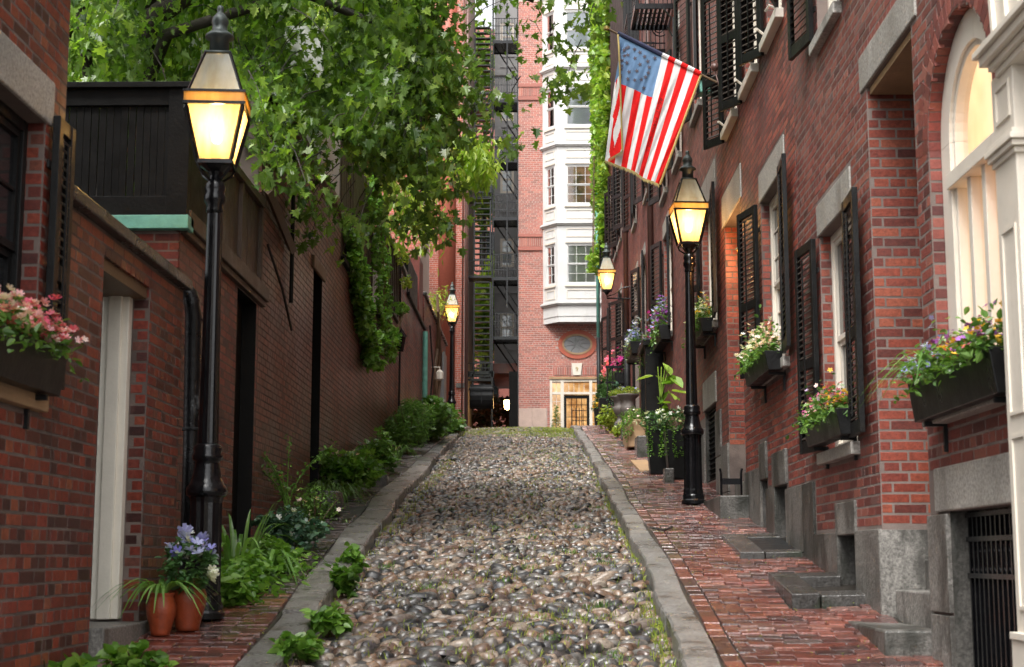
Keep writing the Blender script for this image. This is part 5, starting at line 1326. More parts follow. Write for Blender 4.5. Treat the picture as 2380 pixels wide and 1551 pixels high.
# door lanterns
M['amberL'] = glow('amber_lantern_glass', (.45, .16, .02), (.8, .35, .06), .8, 6)
def small_lantern(label, x, y_, z, mk):
    t = thing('door_lantern', label, 'lantern', (x, y_, z))
    mb = MB(); mb.lathe([(.05, z-.22), (.075, z-.20), (.095, z), (.09, z+.01)], 6, (x, y_, 0)); mb.build('glass_body', M[mk], t)
    mb = MB(); mb.lathe([(.12, z+.01), (.02, z+.12), (.015, z+.17), (0, z+.18)], 6, (x, y_, 0)); mb.lathe([(.05, z-.25), (.055, z-.22)], 6, (x, y_, 0)); mb.build('lantern_cap', M['copperD'], t); return t
small_lantern('small copper lantern with an orange pane hanging in the second recessed doorway', 2.28, 16.05, 5.0, 'amberL')
ld = bpy.data.lights.new('lantern_light', 'POINT'); ld.energy = 10; ld.color = (1, .5, .18); ld.shadow_soft_size = .06; lo = bpy.data.objects.new('lantern_light', ld); COL.objects.link(lo); lo.location = (2.16, 15.9, 4.95)
t = thing('wall_lantern', 'small black unlit wall lantern under the hanging creeper', 'lantern', FL(25.5, .15, 5.4))
mb = MB(); mb.lathe([(.05, -.2), (.09, .05), (.11, .07), (.02, .2), (0, .25)], 6, FL(25.5, .16, 5.4)); mb.tube([FL(25.5, 0, 5.35), FL(25.5, .16, 5.65)], .015, 5); mb.build('lantern_body', M['iron'], t)
t = thing('wall_lantern', 'small pale bulb lamp on the far left brick wall', 'lantern', FL(36, .2, 6.05))
mb = MB(); mb.lathe([(.02, -.12), (.09, -.08), (.09, .08), (.03, .14)], 8, FL(35.5, .2, 6.0)); mb.tube([FL(35.5, 0, 6.2), FL(35.5, .2, 6.2), FL(35.5, .2, 6.1)], .015, 5); mb.build('lantern_body', M['white'], t)
# box floodlight on the wall
t = thing('flood_light', 'box shaped black flood light on a bracket beside the flag', 'light', (1.98, 16.55, 7.0))
mb = MB(); mb.bx(1.86, 2.0, 16.45, 16.65, 6.90, 7.04); mb.build('housing', M['copper'], t, bevel=.01)
mb = MB(); mb.bx(1.82, 2.10, 16.42, 16.68, 7.05, 7.09).bx(1.82, 1.85, 16.42, 16.68, 6.88, 7.06).bx(2.0, 2.1, 16.5, 16.6, 6.86, 7.04); mb.build('bracket', M['iron'], t)

# ================================================================ flag and pole
YF = 15.8
A0 = Vector((.911, YF, 7.353)); A1 = Vector((1.799, YF, 6.892)); SC = 1/222.0   # metres per unit of drape
def flagP(s, t_):
    a = A0.lerp(A1, s)
    if s >= .12: k = s-.12; dx, dz = -39-72.7*k, 304-36.4*k
    else: k = (.12-s)/.12; dx, dz = -39+46*k, 304-9*k
    # the cloth hangs quickly inwards near the tip, and its end flap folds to the front
    x = a.x+dx*t_*SC; z = a.z-dz*t_*SC
    if s < .35: x -= .085*(1-math.exp(-t_*9))*(1-(abs(s-.12)/.23) if s > .12 else 1-(.12-s)/.12*1.0)*(1 if s > .12 else 1)
    y = YF+.004*math.sin(s*80+t_*16)*min(1, t_*4)+.022*math.sin(s*17+t_*2.0)*min(1, t_*3)+.018*math.sin(s*9-t_*5)*t_
    if s < .12: y -= .10*((.12-s)/.12)**.6*min(1, t_*6)+.0
    elif s < .25: y -= .03*(1-(s-.12)/.13)*min(1, t_*6)
    return Vector((x, y, z))
t = thing('flag', 'american flag with circled stars on blue and red and white stripes hanging over the lane', 'flag', tuple(A1))
mb = MB(); NS, NTt = 13*16, 110; V = [flagP(i/NS, j/NTt) for j in range(NTt+1) for i in range(NS+1)]; Fs = []
by = [[], [], []]
for j in range(NTt):
    for i in range(NS):
        st = int(i/NS*13); tt = (j+.5)/NTt
        if st < 2 and i/NS < .12 and tt > .365: st = 0 if int((tt-.365)*5.5+(.12-i/NS)*14) % 2 == 0 else 1
        m_ = 2 if (st < 7 and tt < .365) else (0 if st % 2 == 0 else 1)
        a = j*(NS+1)+i; by[m_].append((a, a+1, a+NS+2, a+NS+1))
for nm, k, mk in (('red_stripes', 0, 'red'), ('white_stripes', 1, 'fwhite'), ('blue_canton', 2, 'fblue')):
    mb = MB(); mb.add(V, by[k]); o = mb.build(nm, M[mk], t, smooth=True)
    if k == 2: canton = o
stars = [(0.048, 0.092), (0.1, 0.068), (0.168, 0.056), (0.232, 0.052), (0.292, 0.06), (0.344, 0.076), (0.392, 0.1), (0.42, 0.14), (0.424, 0.184), (0.4, 0.228), (0.356, 0.264), (0.296, 0.292), (0.232, 0.304), (0.16, 0.312), (0.112, 0.3), (0.064, 0.28), (0.096, 0.22), (0.08, 0.176), (0.116, 0.132), (0.188, 0.116), (0.26, 0.12), (0.316, 0.152), (0.3, 0.212), (0.232, 0.244), (0.156, 0.248), (0.196, 0.18), (0.464, 0.048), (0.408, 0.316)]
for (s, q) in stars:
    if s < .14: s = .14+(s-.048)*.3
    c = flagP(s, q); ex = (flagP(s+.02, q)-flagP(s-.02, q)).normalized(); ey = (flagP(s, q+.02)-flagP(s, q-.02)).normalized(); ey = (ey-ex*ex.dot(ey)).normalized()
    vs = []
    for k in range(10):
        a = k*math.pi/5+.3; r_ = .029 if k % 2 == 0 else .0115; vs.append(c+ex*r_*math.cos(a)+ey*r_*math.sin(a)+Vector((0, -.006, 0)))
    vs.append(c+Vector((0, -.006, 0))); mb = MB(); mb.add(vs, [(k, (k+1) % 10, 10) for k in range(10)]); mb.build('star', M['fstar'], canton)
# worn lettering along the stripe
c = bpy.data.curves.new('lettering', 'FONT'); c.body = 'REGT. MASS. VOLS.'; c.size = 1; c.resolution_u = 1
o = bpy.data.objects.new('lettering', c); me = bpy.data.meshes.new_from_object(o); bpy.data.objects.remove(o)
vv = np.array([v.co[:] for v in me.vertices]); x0_, x1_ = vv[:, 0].min(), vv[:, 0].max(); y0_, y1_ = vv[:, 1].min(), vv[:, 1].max()
for v in me.vertices:
    p = flagP(.628+.05*(v.co.y-y0_)/(y1_-y0_), .80-.46*(1-(v.co.x-x0_)/(x1_-x0_))); v.co = p+Vector((0, -.005, 0))-A1
M['letter'] = mat('faded_dark_red_lettering', (.36, .018, .014), .8, .2, 20)
me.materials.clear(); me.materials.append(M['letter']); o = bpy.data.objects.new('lettering', me); COL.objects.link(o); o.parent = t; o['kind'] = 'stuff'
mb = MB(); mb.tube([flagP(1, k/20)+Vector((.008, 0, 0)) for k in range(21)], .013, 5); mb.tube([flagP(0, k/20)+Vector((0, -.006, 0)) for k in range(21)], .010, 5)
for i in range(130): s = i/129; p = flagP(s, 1); mb.add([p+Vector((-.004, 0, 0)), p+Vector((.004, 0, 0)), p+Vector((.001+.006*math.sin(i*7), -.002, -.045))], [(0, 1, 2)])
mb.build('fringe', M['fgold'], t)
e = (A1-A0).normalized()
for i in range(13):
    if i < 7 and i > 0: continue
    a, b = (0, 7/13) if i == 0 else (i/13, (i+1)/13)
    mb = MB(); mb.tube([A0.lerp(A1, a)+Vector((0, -.0, .008)), A0.lerp(A1, b)+Vector((0, 0, .008))], .027, 8); mb.build('sleeve', M['navy'] if i == 0 else (M['red'] if i % 2 == 0 else M['fwhite']), t)
t = thing('flag_pole', 'slanted wooden flag pole reaching out from the right hand wall', 'flag pole', tuple(A1+e*.35))
mb = MB(); mb.tube([A0-e*.12, A1+e*.36], .013, 8); mb.build('pole', M['beam'], t)
mb = MB(); mb.lathe([(0, -.03), (.03, -.015), (.03, .015), (0, .03)], 10, tuple(A0-e*.14)); mb.build('finial', M['brass'], t)
mb = MB(); mb.tube([A1+e*.20, A1+e*.37], .024, 8).bx(2.06, 2.10, YF-.04, YF+.04, 6.66, 6.80); mb.build('socket', M['iron'], t)
t = thing('iron_finial', 'brown ball finial on an iron rod by the upper shutter', 'finial', (1.98, 15.6, 7.0))
mb = MB(); mb.lathe([(0, -.05), (.035, -.035), (.05, 0), (.035, .035), (0, .05)], 12, (1.92, 15.5, 6.87)); mb.tube([(2.1, 15.5, 6.5), (1.97, 15.5, 6.62), (1.92, 15.5, 6.83)], .008, 5); mb.build('ball', M['pipeB'], t, smooth=True)

# ================================================================ iron balconies and dark oriel
def balcony(label, y0, y1_, z, x0=1.52):
    t = thing('iron_balcony', label, 'balcony', (2.1, (y0+y1_)/2, z), 'iron balconies high on the right hand houses')
    mb = MB()
    for k in range(8): x = x0+k*(2.1-x0)/8; mb.bx(x, x+.045, y0, y1_, z-.02, z)
    mb.bx(x0-.02, 2.1, y0-.03, y0, z-.06, z+.02).bx(x0-.02, 2.1, y1_, y1_+.03, z-.06, z+.02).bx(x0-.03, x0, y0, y1_, z-.06, z+.02); mb.build('floor', M['iron'], t)
    mb = MB()
    for k in range(9): x = x0+k*(2.08-x0)/8; mb.bx(x-.007, x+.007, y0-.02, y0-.006, z+.02, z+.62)
    for h in (.12, .55, .62): mb.bx(x0-.01, 2.1, y0-.022, y0-.004, z+h-.01, z+h+.01)
    for k in range(int((y1_-y0)/.12)): yy = y0+k*.12; mb.bx(x0-.02, x0-.008, yy-.007, yy+.007, z+.02, z+.62)
    mb.bx(x0-.025, x0-.003, y0, y1_, z+.61, z+.635); mb.build('railing', M['iron'], t)
    mb = MB()
    for cx, cz, r0_ in ((2.02, z+.36, .13), (2.0, z+.36, .07)): mb.tube([(cx+r0_*math.cos(a), y0-.03, cz+r0_*math.sin(a)) for a in np.linspace(0, 6.0, 18)], .011, 5)
    mb.tube([(2.08, y0-.03, z-.5), (2.02, y0-.03, z-.35), (2.06, y0-.03, z-.2), (1.95, y0-.03, z-.06)], .012, 5); mb.build('scroll', M['iron'], t)
    return t
balcony('nearer scrolled iron balcony above the flag', 23.3, 24.3, 9.75); balcony('farther scrolled iron balcony just behind the nearer one above the flag', 25.4, 26.8, 10.0, 1.58); balcony('upper scrolled iron balcony cut by the top edge of the view', 21.9, 22.8, 9.98, 1.55)
t = thing('oriel', 'dark timber clad oriel high on the right beside the bright ivy', 'oriel', (1.8, 31, 12))
mb = MB(); first = None; mb.bx(1.78, 2.12, 29.0, 34.0, 11.8, 17); mb.build('cladding', M['woodK'], t)
for k in range(5): mb = MB(); mb.bx(1.785+k*.063, 1.84+k*.063, 28.975, 28.998, 11.8, 17); mb.build('board', M['ironD'], t)

# ================================================================ window boxes on the right hand side
flower_box('large black window box of pansies and grasses under the arched window at the right', FR, 6.42, 7.84, 2.40, 2.60, [('pPurp', .35, (0, .8)), ('pHot', .16, (.15, .7)), ('pYell', .25, (.0, .5)), ('pBlue', .5, (.6, 1))], leaf='shrub', d0=.03, d1=.165, full=1.25, fsize=.018, nf=1.9)
bxn = thing('trailing_grass', 'pale strap leaves arching from the far end of the large right window box', 'grass plant', FR(7.9, .2, 2.6))
mb = MB()
for k in range(26): a = rng.uniform(0, 6.28); ribbon(mb, FR(rng.uniform(7.4, 7.85), rng.uniform(.05, .14), 2.56), (-abs(math.cos(a)), math.sin(a)*.8), rng.uniform(.2, .42), .016, rng.uniform(.7, 1.3))
mb.build('blades', M['strap'], bxn)
flower_box('black window box of mixed pansies under the shuttered window left of the nearest doorway', FR, 9.78, 10.98, 2.50, 2.67, [('pMix', .9, (.1, 1)), ('pYell', .3, (0, .3)), ('pHot', .25, (0, .5))], d0=.03, d1=.155, full=1.2, fsize=.016, nf=2)
flower_box('weathered black window box of blush pink geraniums right of the lantern doorway', FR, 12.5, 13.8, 3.26, 3.42, [('pBlush', 1.0, (0, 1)), ('pWhite', .5, (.3, 1))], d0=.04, d1=.19, full=1.3, fsize=.021, height=.24, nf=2)
flower_box('black window box of white flowers just right of the right street lamp', FR, 17.25, 18.6, 4.3, 4.46, [('pWhite', .9, (0, 1)), ('pYell', .15, (0, .4))], d0=.04, d1=.2, full=1.1, fsize=.024, height=.24, trail=.6, nf=1.2)
flower_box('window box of purple and lavender flowers left of the right street lamp', FR, 22.7, 24.2, 5.0, 5.22, [('pPurp', .8, (0, .5)), ('pBlue', 1.0, (.2, .8)), ('pMag', .8, (.6, 1))], d0=.04, d1=.22, full=1.4, fsize=.03, height=.38, trail=1.2)
flower_box('window box of magenta trailing flowers next to the lavender one', FR, 25.0, 26.3, 4.9, 5.1, [('pMag', .9, (.2, 1)), ('pBlue', .7, (0, .5))], d0=.04, d1=.28, full=1.2, fsize=.032, height=.34, trail=1.6)
flower_box('window box of pale blue flowers on the houses past the first downpipe', FR, 28.3, 29.9, 5.55, 5.78, [('pBlue', 1.3, (0, 1)), ('pWhite', .3, (.3, 1))], d0=.04, d1=.30, full=1.2, fsize=.04, height=.32, trail=1.2)
flower_box('window box of magenta petunias below the bracket lamp', FR, 34.5, 36.3, 5.7, 5.95, [('pMag', 1.6, (0, 1))], d0=.05, d1=.28, full=1.0, fsize=.05, height=.34, trail=1.2)
flower_box('farthest window box of bright pink geraniums on the right hand row', FR, 37.8, 39.6, 5.9, 6.15, [('pHot', 1.6, (0, 1))], d0=.05, d1=.32, full=.9, fsize=.06, height=.6, trail=1.0)

# ================================================================ right pavement objects
def blockthing(name, label, cat, x0, x1, y0, y1_, z1_, m='granite', h=.35, part='block'):
    t = thing(name, label, cat, ((x0+x1)/2, (y0+y1_)/2, gz((y0+y1_)/2)+.1)); rr = random.Random(int(y0*10))
    j = lambda: rr.uniform(-.008, .008); V = [(x+j(), y_+j(), z+(j() if z > z1_-.1 else 0)) for z in (z1_-h, z1_) for x, y_ in ((x0, y0), (x1, y0), (x1, y1_), (x0, y1_))]
    mb = MB(); mb.add(V, [(3, 2, 1, 0), (4, 5, 6, 7), (0, 1, 5, 4), (1, 2, 6, 5), (2, 3, 7, 6), (3, 0, 4, 7)]); mb.build(part, M[m], t, bevel=.014); return t
blockthing('stone_step', 'mossy granite step block below the nearest doorway on the right', 'step', 1.84, 2.16, 8.15, 9.3, 1.335, 'graniteD')
blockthing('stone_step', 'granite step block below the lantern doorway, holding a boot scraper', 'step', 1.80, 2.16, 14.85, 16.5, 2.32, 'graniteD')
t = thing('boot_scraper', 'black iron boot scraper on the granite step near the street lamp', 'boot scraper', (1.95, 15.3, 2.32))
mb = MB(); mb.tube([(1.86, 15.2, 2.32), (1.86, 15.2, 2.55), (1.85, 15.2, 2.60)], .012, 6).tube([(2.06, 15.2, 2.32), (2.06, 15.2, 2.55), (2.07, 15.2, 2.60)], .012, 6).bx(1.87, 2.05, 15.19, 15.21, 2.44, 2.50); mb.build('scraper', M['iron'], t)
blockthing('stone_step', 'dark wet stone block at the foot of the black door post', 'step', 1.62, 1.95, 23.9, 24.6, gz(24.2)+.42, 'granD')
# cellar hatch and window well
t = thing('cellar_hatch', 'dark flat cellar hatch of slate and stone slabs on the right pavement', 'hatch', (1.8, 12.5, gz(12.5)+.12))
def slab(t, x0, x1, y0, y1_, off, th, m, name, r=True):
    zz = lambda x, y_: gz(y_)+.13+off+.02*(x-1.5)
    mb = MB(); V = [(x, y_, zz(x, y_)-th) for x, y_ in ((x0, y0), (x1, y0), (x1, y1_), (x0, y1_))]+[(x, y_, zz(x, y_)) for x, y_ in ((x0, y0), (x1, y0), (x1, y1_), (x0, y1_))]
    mb.add(V, [(3, 2, 1, 0), (4, 5, 6, 7), (0, 1, 5, 4), (1, 2, 6, 5), (2, 3, 7, 6), (3, 0, 4, 7)]); return mb.build(name, M[m], t, bevel=.008)
slab(t, 1.60, 1.79, 11.95, 13.15, .035, .16, 'granD', 'stone_slab'); slab(t, 1.80, 2.09, 11.95, 12.10, .03, .16, 'granD', 'stone_slab'); slab(t, 1.80, 2.09, 12.95, 13.2, .03, .16, 'granD', 'stone_slab'); slab(t, 1.80, 2.09, 12.11, 12.94, .015, .1, 'ironD', 'iron_cover')
t = thing('window_well', 'dark basement light well framed by granite curbs on the right pavement', 'light well', (1.85, 10.2, gz(10.2)+.12))
slab(t, 1.62, 1.80, 9.72, 10.68, .06, .25, 'granD', 'curb_stone'); slab(t, 1.805, 2.09, 9.70, 9.88, .05, .25, 'granD', 'curb_stone'); slab(t, 1.805, 2.09, 10.50, 10.70, .05, .25, 'granD', 'curb_stone'); slab(t, 1.80, 2.09, 9.88, 10.5, -.03, .06, 'ironD', 'iron_grate')
t = thing('paving_slab', 'tan flat stone slab in the wet brick pavement beside the planters', 'slab', (1.58, 22.2, gz(22.2)+.12)); slab(t, 1.45, 1.69, 21.0, 23.0, .005, .06, 'sandst', 'slab')
t = thing('door_mat', 'small black mat on the pavement before the planters', 'mat', (1.85, 22, gz(22)+.12)); slab(t, 1.72, 1.98, 21.4, 22.9, .008, .02, 'ironD', 'mat')
t = thing('cover_plate', 'small dark cover plate in the pavement near the stone urn', 'cover', (1.75, 28, gz(28)+.12)); slab(t, 1.50, 1.78, 26.4, 27.6, .03, .08, 'granD', 'plate')
t = thing('iron_scrap', 'small dark metal bar lying on the kerb side of the right pavement', 'bar', (1.1, 13.8, gz(13.8)+.12))
mb = MB(); mb.tube([(1.05, 13.9, gz(13.9)+.14), (1.16, 13.7, gz(13.7)+.135), (1.24, 13.85, gz(13.85)+.15)], .012, 6); mb.build('bar', M['granD'], t)

def bush(name, label, cat, c, rad, n, tpl, size, m, base=None, fl=None, group=None, stems=5, shell=.4, tilt=1.2, extra=None):
    t = thing(name, label, cat, base or (c[0], c[1], c[2]-rad[2]), group)
    mb = MB(); P = []
    for k in range(7):
        o_ = rng.normal(size=3)*[.45, .5, .32]; o_ = np.clip(o_, -.75, .75); f_ = rng.uniform(.35, .62)
        P.append(foliage(mb, (c[0]+o_[0]*rad[0], c[1]+o_[1]*rad[1], c[2]+(o_[2]-.12)*rad[2]), np.array(rad)*f_*[1, 1, rng.uniform(.8, 1.5)], n//9, tpl, size, tilt, shell=.25))
    P.append(foliage(mb, (c[0], c[1], c[2]-.2*rad[2]), np.array(rad)*[1, 1, .75], n//5, tpl, size, tilt, shell=.1)); P = np.concatenate(P); mb.build('foliage', M[m], t, kind='stuff')
    if fl:
        for mk, k, sz in fl: f = MB(); Q = P[P[:, 1] < c[1]+.2*rad[1]]; flowers_on(f, Q, k, sz, BLOOM); f.build('flowers', M[mk], t, kind='stuff')
    if stems:
        s = MB(); b = Vector(base or (c[0], c[1], c[2]-rad[2]))
        for k in range(stems): e_ = Vector(c)+Vector((rng.normal()*rad[0]*.5, rng.normal()*rad[1]*.5, rng.uniform(0, .6)*rad[2])); s.tube([b+Vector((rng.normal()*.02, rng.normal()*.02, 0)), b.lerp(e_, .5)+Vector((0, 0, .05)), e_], [.008, .006, .003], 5)
        s.build('stem', M['vine'] if m not in ('strap',) else M[m], t)
    return t
def tub(label, x, y_, w0, w1, h, plant_fn, cat='planter', m='black', name='planter_tub'):
    z = wz(x, y_, x > 0); t = thing(name, label, cat, (x, y_, z)); mb = MB()
    V = [(x+sx*w0/2, y_+sy*w0/2, z) for sx, sy in ((-1, -1), (1, -1), (1, 1), (-1, 1))]+[(x+sx*w1/2, y_+sy*w1/2, z+h) for sx, sy in ((-1, -1), (1, -1), (1, 1), (-1, 1))]+[(x+sx*(w1/2-.03), y_+sy*(w1/2-.03), z+h) for sx, sy in ((-1, -1), (1, -1), (1, 1), (-1, 1))]+[(x+sx*(w1/2-.03), y_+sy*(w1/2-.03), z+h-.05) for sx, sy in ((-1, -1), (1, -1), (1, 1), (-1, 1))]
    Fc = [(3, 2, 1, 0)]
    for k in range(4): k2 = (k+1) % 4; Fc += [(k, k2, 4+k2, 4+k), (4+k, 4+k2, 8+k2, 8+k), (8+k, 8+k2, 12+k2, 12+k)]
    Fc.append((12, 13, 14, 15)); mb.add(V, Fc); mb.build('tub', M[m], t, bevel=.006); plant_fn(t, x, y_, z+h); return t
def pl_white(t, x, y_, z):
    mb = MB(); P = foliage(mb, (x-.02, y_-.03, z+.10), (.20, .2, .17), 420, OVAL, .05, 1.3); mb.build('foliage', M['dark'], t, kind='stuff')
    mb = MB()
    for k in range(5):
        bx_, by_ = x+rng.uniform(-.2, .15), y_-rng.uniform(.1, .22)
        Q = np.array([(bx_+rng.normal()*.012, by_-.03*(q/10), z+.03-q*.028) for q in range(14) for _ in range(3)]); mb.scatter(OVAL[0], OVAL[1], scat(Q, rand_rots(len(Q), 1.5), .035*rng.uniform(.6, 1.2, len(Q))))
    mb.build('trailing_ivy', M['creep'], t, kind='stuff'); f = MB(); flowers_on(f, P[P[:, 1] < y_], 16, .034, BLOOM); f.build('flowers', M['pWhite'], t, kind='stuff')
tub('near black square planter tub with white petunias behind the right street lamp', 1.83, 19.3, .27, .36, .62, pl_white)
def pl_big(t, x, y_, z):
    pl_white(t, x-.02, y_, z-.02); mb = MB()
    for k in range(16):
        a = rng.uniform(0, 6.28); h = rng.uniform(.25, .75); c = Vector((x+.06+.12*math.cos(a), y_+.1*math.sin(a), z+h)); 
        mb.scatter(OVAL[0], OVAL[1], scat(np.array([c]), rand_rots(1, 1.4), np.array([rng.uniform(.16, .28)])))
    for k in range(4): mb.tube([(x, y_, z), (x+.03, y_, z+.4), (x+.05*k, y_, z+.85)], .008, 5)
    mb.build('broad_leaves', M['ivy'], t)
tub('farther black square planter tub with a tall broad leaved plant, before the black door', 1.66, 20.3, .25, .33, .60, pl_big)
blockthing('boulder', 'small rounded dark stone at the foot of the black planters', 'stone', 1.60, 1.72, 18.75, 19.0, wz(1.65, 18.9)+.17, 'granD', .2)
t = thing('stone_trough', 'tan stone trough with fine green and pink plants by the stone urn', 'trough', (1.78, 26.2, wz(1.78, 26.2)))
z = wz(1.78, 26.2); mb = MB(); mb.bx(1.56, 1.98, 25.4, 26.9, z-.05, z+.42); mb.build('trough', M['sandst'], t, bevel=.02)
mb = MB(); P = foliage(mb, (1.72, 25.9, z+.46), (.26, .7, .20), 700, NARROW, .07, 1.2); mb.build('foliage', M['shrub'], t, kind='stuff'); mb = MB(); P2 = foliage(mb, (1.55, 25.4, z+.28), (.10, .15, .24), 260, OVAL, .04, 1.3); mb.build('trailing_ivy', M['creep'], t, kind='stuff'); f = MB(); flowers_on(f, P, 50, .022); f.build('flowers', M['pBlush'], t, kind='stuff')
def urn(label, x, y_, s=1.0, flowers='pBlue'):
    z = wz(x, y_); t = thing('stone_urn', label, 'urn', (x, y_, z), 'stone urns with plants on the right pavement')
    mb = MB(); mb.bx(x-.14*s, x+.14*s, y_-.14*s, y_+.14*s, z, z+.24*s); mb.build('pedestal', M['granD'], t, bevel=.01)
    mb = MB(); mb.lathe([(.13*s, .24*s), (.12*s, .28*s), (.06*s, .34*s), (.05*s, .40*s), (.10*s, .46*s), (.15*s, .56*s), (.15*s, .62*s), (.12*s, .66*s), (.14*s, .78*s), (.21*s, .84*s), (.22*s, .87*s), (.19*s, .87*s), (.14*s, .80*s)], 18, (x, y_, z)); mb.build('bowl', M['urnm'], t, smooth=True)
    mb = MB(); P = foliage(mb, (x, y_, z+.93*s), (.26*s, .25*s, .09*s), 360, OVAL, .045, 1.2); mb.build('foliage', M['yell'], t, kind='stuff'); f = MB(); flowers_on(f, P, 14, .03); f.build('flowers', M[flowers], t, kind='stuff'); return t
M['urnm'] = mat('dark_weathered_urn', (.12, .10, .09), .55, .35, 6, .5, 30, stain=((.07, .10, .05), 5, .58, .5))
urn('stone urn with blue flowers and pale green leaves, nearer of the two urns', 1.78, 28.8, 1.0); urn('farther stone urn partly hidden behind the nearer urn', 1.72, 30.6, .9, 'pBlush')
bush('shrub', 'yellow green low shrub at the left foot of the far urn', 'shrub', (1.48, 31.2, gz(31.2)+.42), (.22, .3, .30), 520, OVAL, .075, 'yell')
bush('shrub', 'small yellow green shrub in front of the far stone urn', 'shrub', (1.62, 29.6, gz(29.6)+.28), (.17, .2, .15), 260, OVAL, .07, 'yell')
bush('shrub', 'grey green shrub with a pink bloom spike between urns and conifers', 'shrub', (1.75, 32, gz(32)+.75), (.26, .3, .40), 480, OVAL, .08, 'bluegr', fl=[('pMag', 5, .06)])
def cone(t, x, y_, z, h, r_, m='dark'):
    mb = MB(); n = 900; hh = rng.uniform(0, 1, n)**1.5; a = rng.uniform(0, 6.28, n); rr_ = r_*(1-hh)*rng.uniform(.6, 1.05, n)+.01
    mb.scatter(NARROW[0], NARROW[1], scat(np.stack([x+rr_*np.cos(a), y_+rr_*np.sin(a), z+hh*h], 1), rand_rots(n, 1.0), .10*rng.uniform(.6, 1.2, n))); mb.build('foliage', M[m], t, kind='stuff')
    mb = MB(); mb.tube([(x, y_, z-.1), (x, y_, z+h*.8)], .012, 5); mb.build('trunk', M['bark'], t)
tub('black square planter with a small dwarf conifer near the far end of the right pavement', 1.72, 35.2, .42, .46, .62, lambda t, x, y_, z: cone(t, x+.05, y_, z, .75, .24))
tub('farthest black planter with yellow flowers near the lit door', 1.66, 37.8, .32, .36, .45, lambda t, x, y_, z: (cone(t, x, y_, z, .6, .2), (lambda mb: (mb.scatter(BLOOM[0], BLOOM[1], scat(np.array([(x-.1+rng.normal()*.1, y_-.15, z+.1+rng.normal()*.08) for _ in range(12)]), rand_rots(12, 1.2), .04)), mb.build('flowers', M['pYell'], t, kind='stuff')))(MB())))
t = thing('hanging_basket', 'small black wall pot with green plants at the far end of the right row', 'hanging pot', (1.82, 38.5, 6.15))
mb = MB(); mb.lathe([(.10, 5.95), (.15, 6.2), (.13, 6.2)], 12, (1.82, 38.5, 0)); mb.bx(1.82, 2.1, 38.49, 38.51, 6.18, 6.2); mb.build('pot', M['black'], t)
mb = MB(); P = foliage(mb, (1.82, 38.5, 6.30), (.2, .2, .15), 240, OVAL, .07); mb.build('foliage', M['dark'], t, kind='stuff'); f = MB(); flowers_on(f, P, 8, .04); f.build('flowers', M['pBlush'], t, kind='stuff')
t = thing('iron_railing', 'black iron railing with ball tops by the far doorway on the right', 'railing', (1.85, 34, gz(34)))
mb = MB()
for k, x in enumerate((1.62, 1.74, 1.86, 1.98)): mb.bx(x-.014, x+.014, 33.6, 33.63, gz(33.6), gz(33.6)+1.5)
mb.bx(1.58, 2.1, 33.59, 33.64, gz(33.6)+1.46, gz(33.6)+1.52).bx(1.58, 2.1, 33.59, 33.64, gz(33.6)+1.12, gz(33.6)+1.16); mb.lathe([(0, 0), (.04, .03), (.04, .06), (0, .09)], 8, (1.85, 33.6, gz(33.6)+1.52)); mb.build('railing', M['iron'], t)
t = thing('conifer', 'narrow little conifer beside the left sidelight of the lit door', 'shrub', (.72, 51.4, gz(51)))
cone(t, .72, 51.4, 5.3, 1.6, .33, 'shrub')

# ================================================================ left pavement plants
def zl(x, y_): return wz(x, y_, False)
def pot(label, x, y_, h, r_):
    z = zl(x, y_); t = thing('flower_pot', label, 'flower pot', (x, y_, z)); mb = MB()
    mb.lathe([(r_*.62, 0), (r_*.66, .02), (r_*.98, h*.5), (r_*1.02, h*.68), (r_*.82, h*.88), (r_*.78, h*.93), (r_*.9, h*.98), (r_*.9, h), (r_*.74, h), (r_*.7, h*.92)], 28, (x, y_, z)); mb.build('pot', M['terra'], t, smooth=True); return t, z+h
t, zt = pot('orange terracotta pot of violet and white pansies at the foot of the left lamp', -2.03, 8.95, .30, .105)
mb = MB(); P = foliage(mb, (-2.02, 8.88, zt+.08), (.16, .15, .17), 560, OVAL, .045, 1.3); mb.build('foliage', M['dark'], t, kind='stuff')
up = P[P[:, 2] > zt+.10]; f = MB(); flowers_on(f, up, 30, .040, BLOOM, lift=.03); f.build('flowers', M['pBlue'], t, kind='stuff'); f = MB(); flowers_on(f, up, 7, .032, BLOOM, lift=.03)
f.scatter(BLOOM[0], BLOOM[1], scat(np.array([(-1.88+rng.normal()*.02, 8.85, zt+.02+rng.normal()*.02) for _ in range(7)]), rand_rots(7, 1.3), .035)); f.build('flowers', M['pWhite'], t, kind='stuff')
t, zt = pot('smaller terracotta pot with strap leaves left of the pansy pot', -2.15, 8.80, .24, .085)
mb = MB()
for k in range(46): a = rng.uniform(0, 6.28); ribbon(mb, (-2.15+.04*math.cos(a), 8.78+.04*math.sin(a), zt), (math.cos(a), math.sin(a)), rng.uniform(.18, .36), .020, rng.uniform(1.0, 1.7), up=.7)
mb.build('strap_leaves', M['strap'], t)
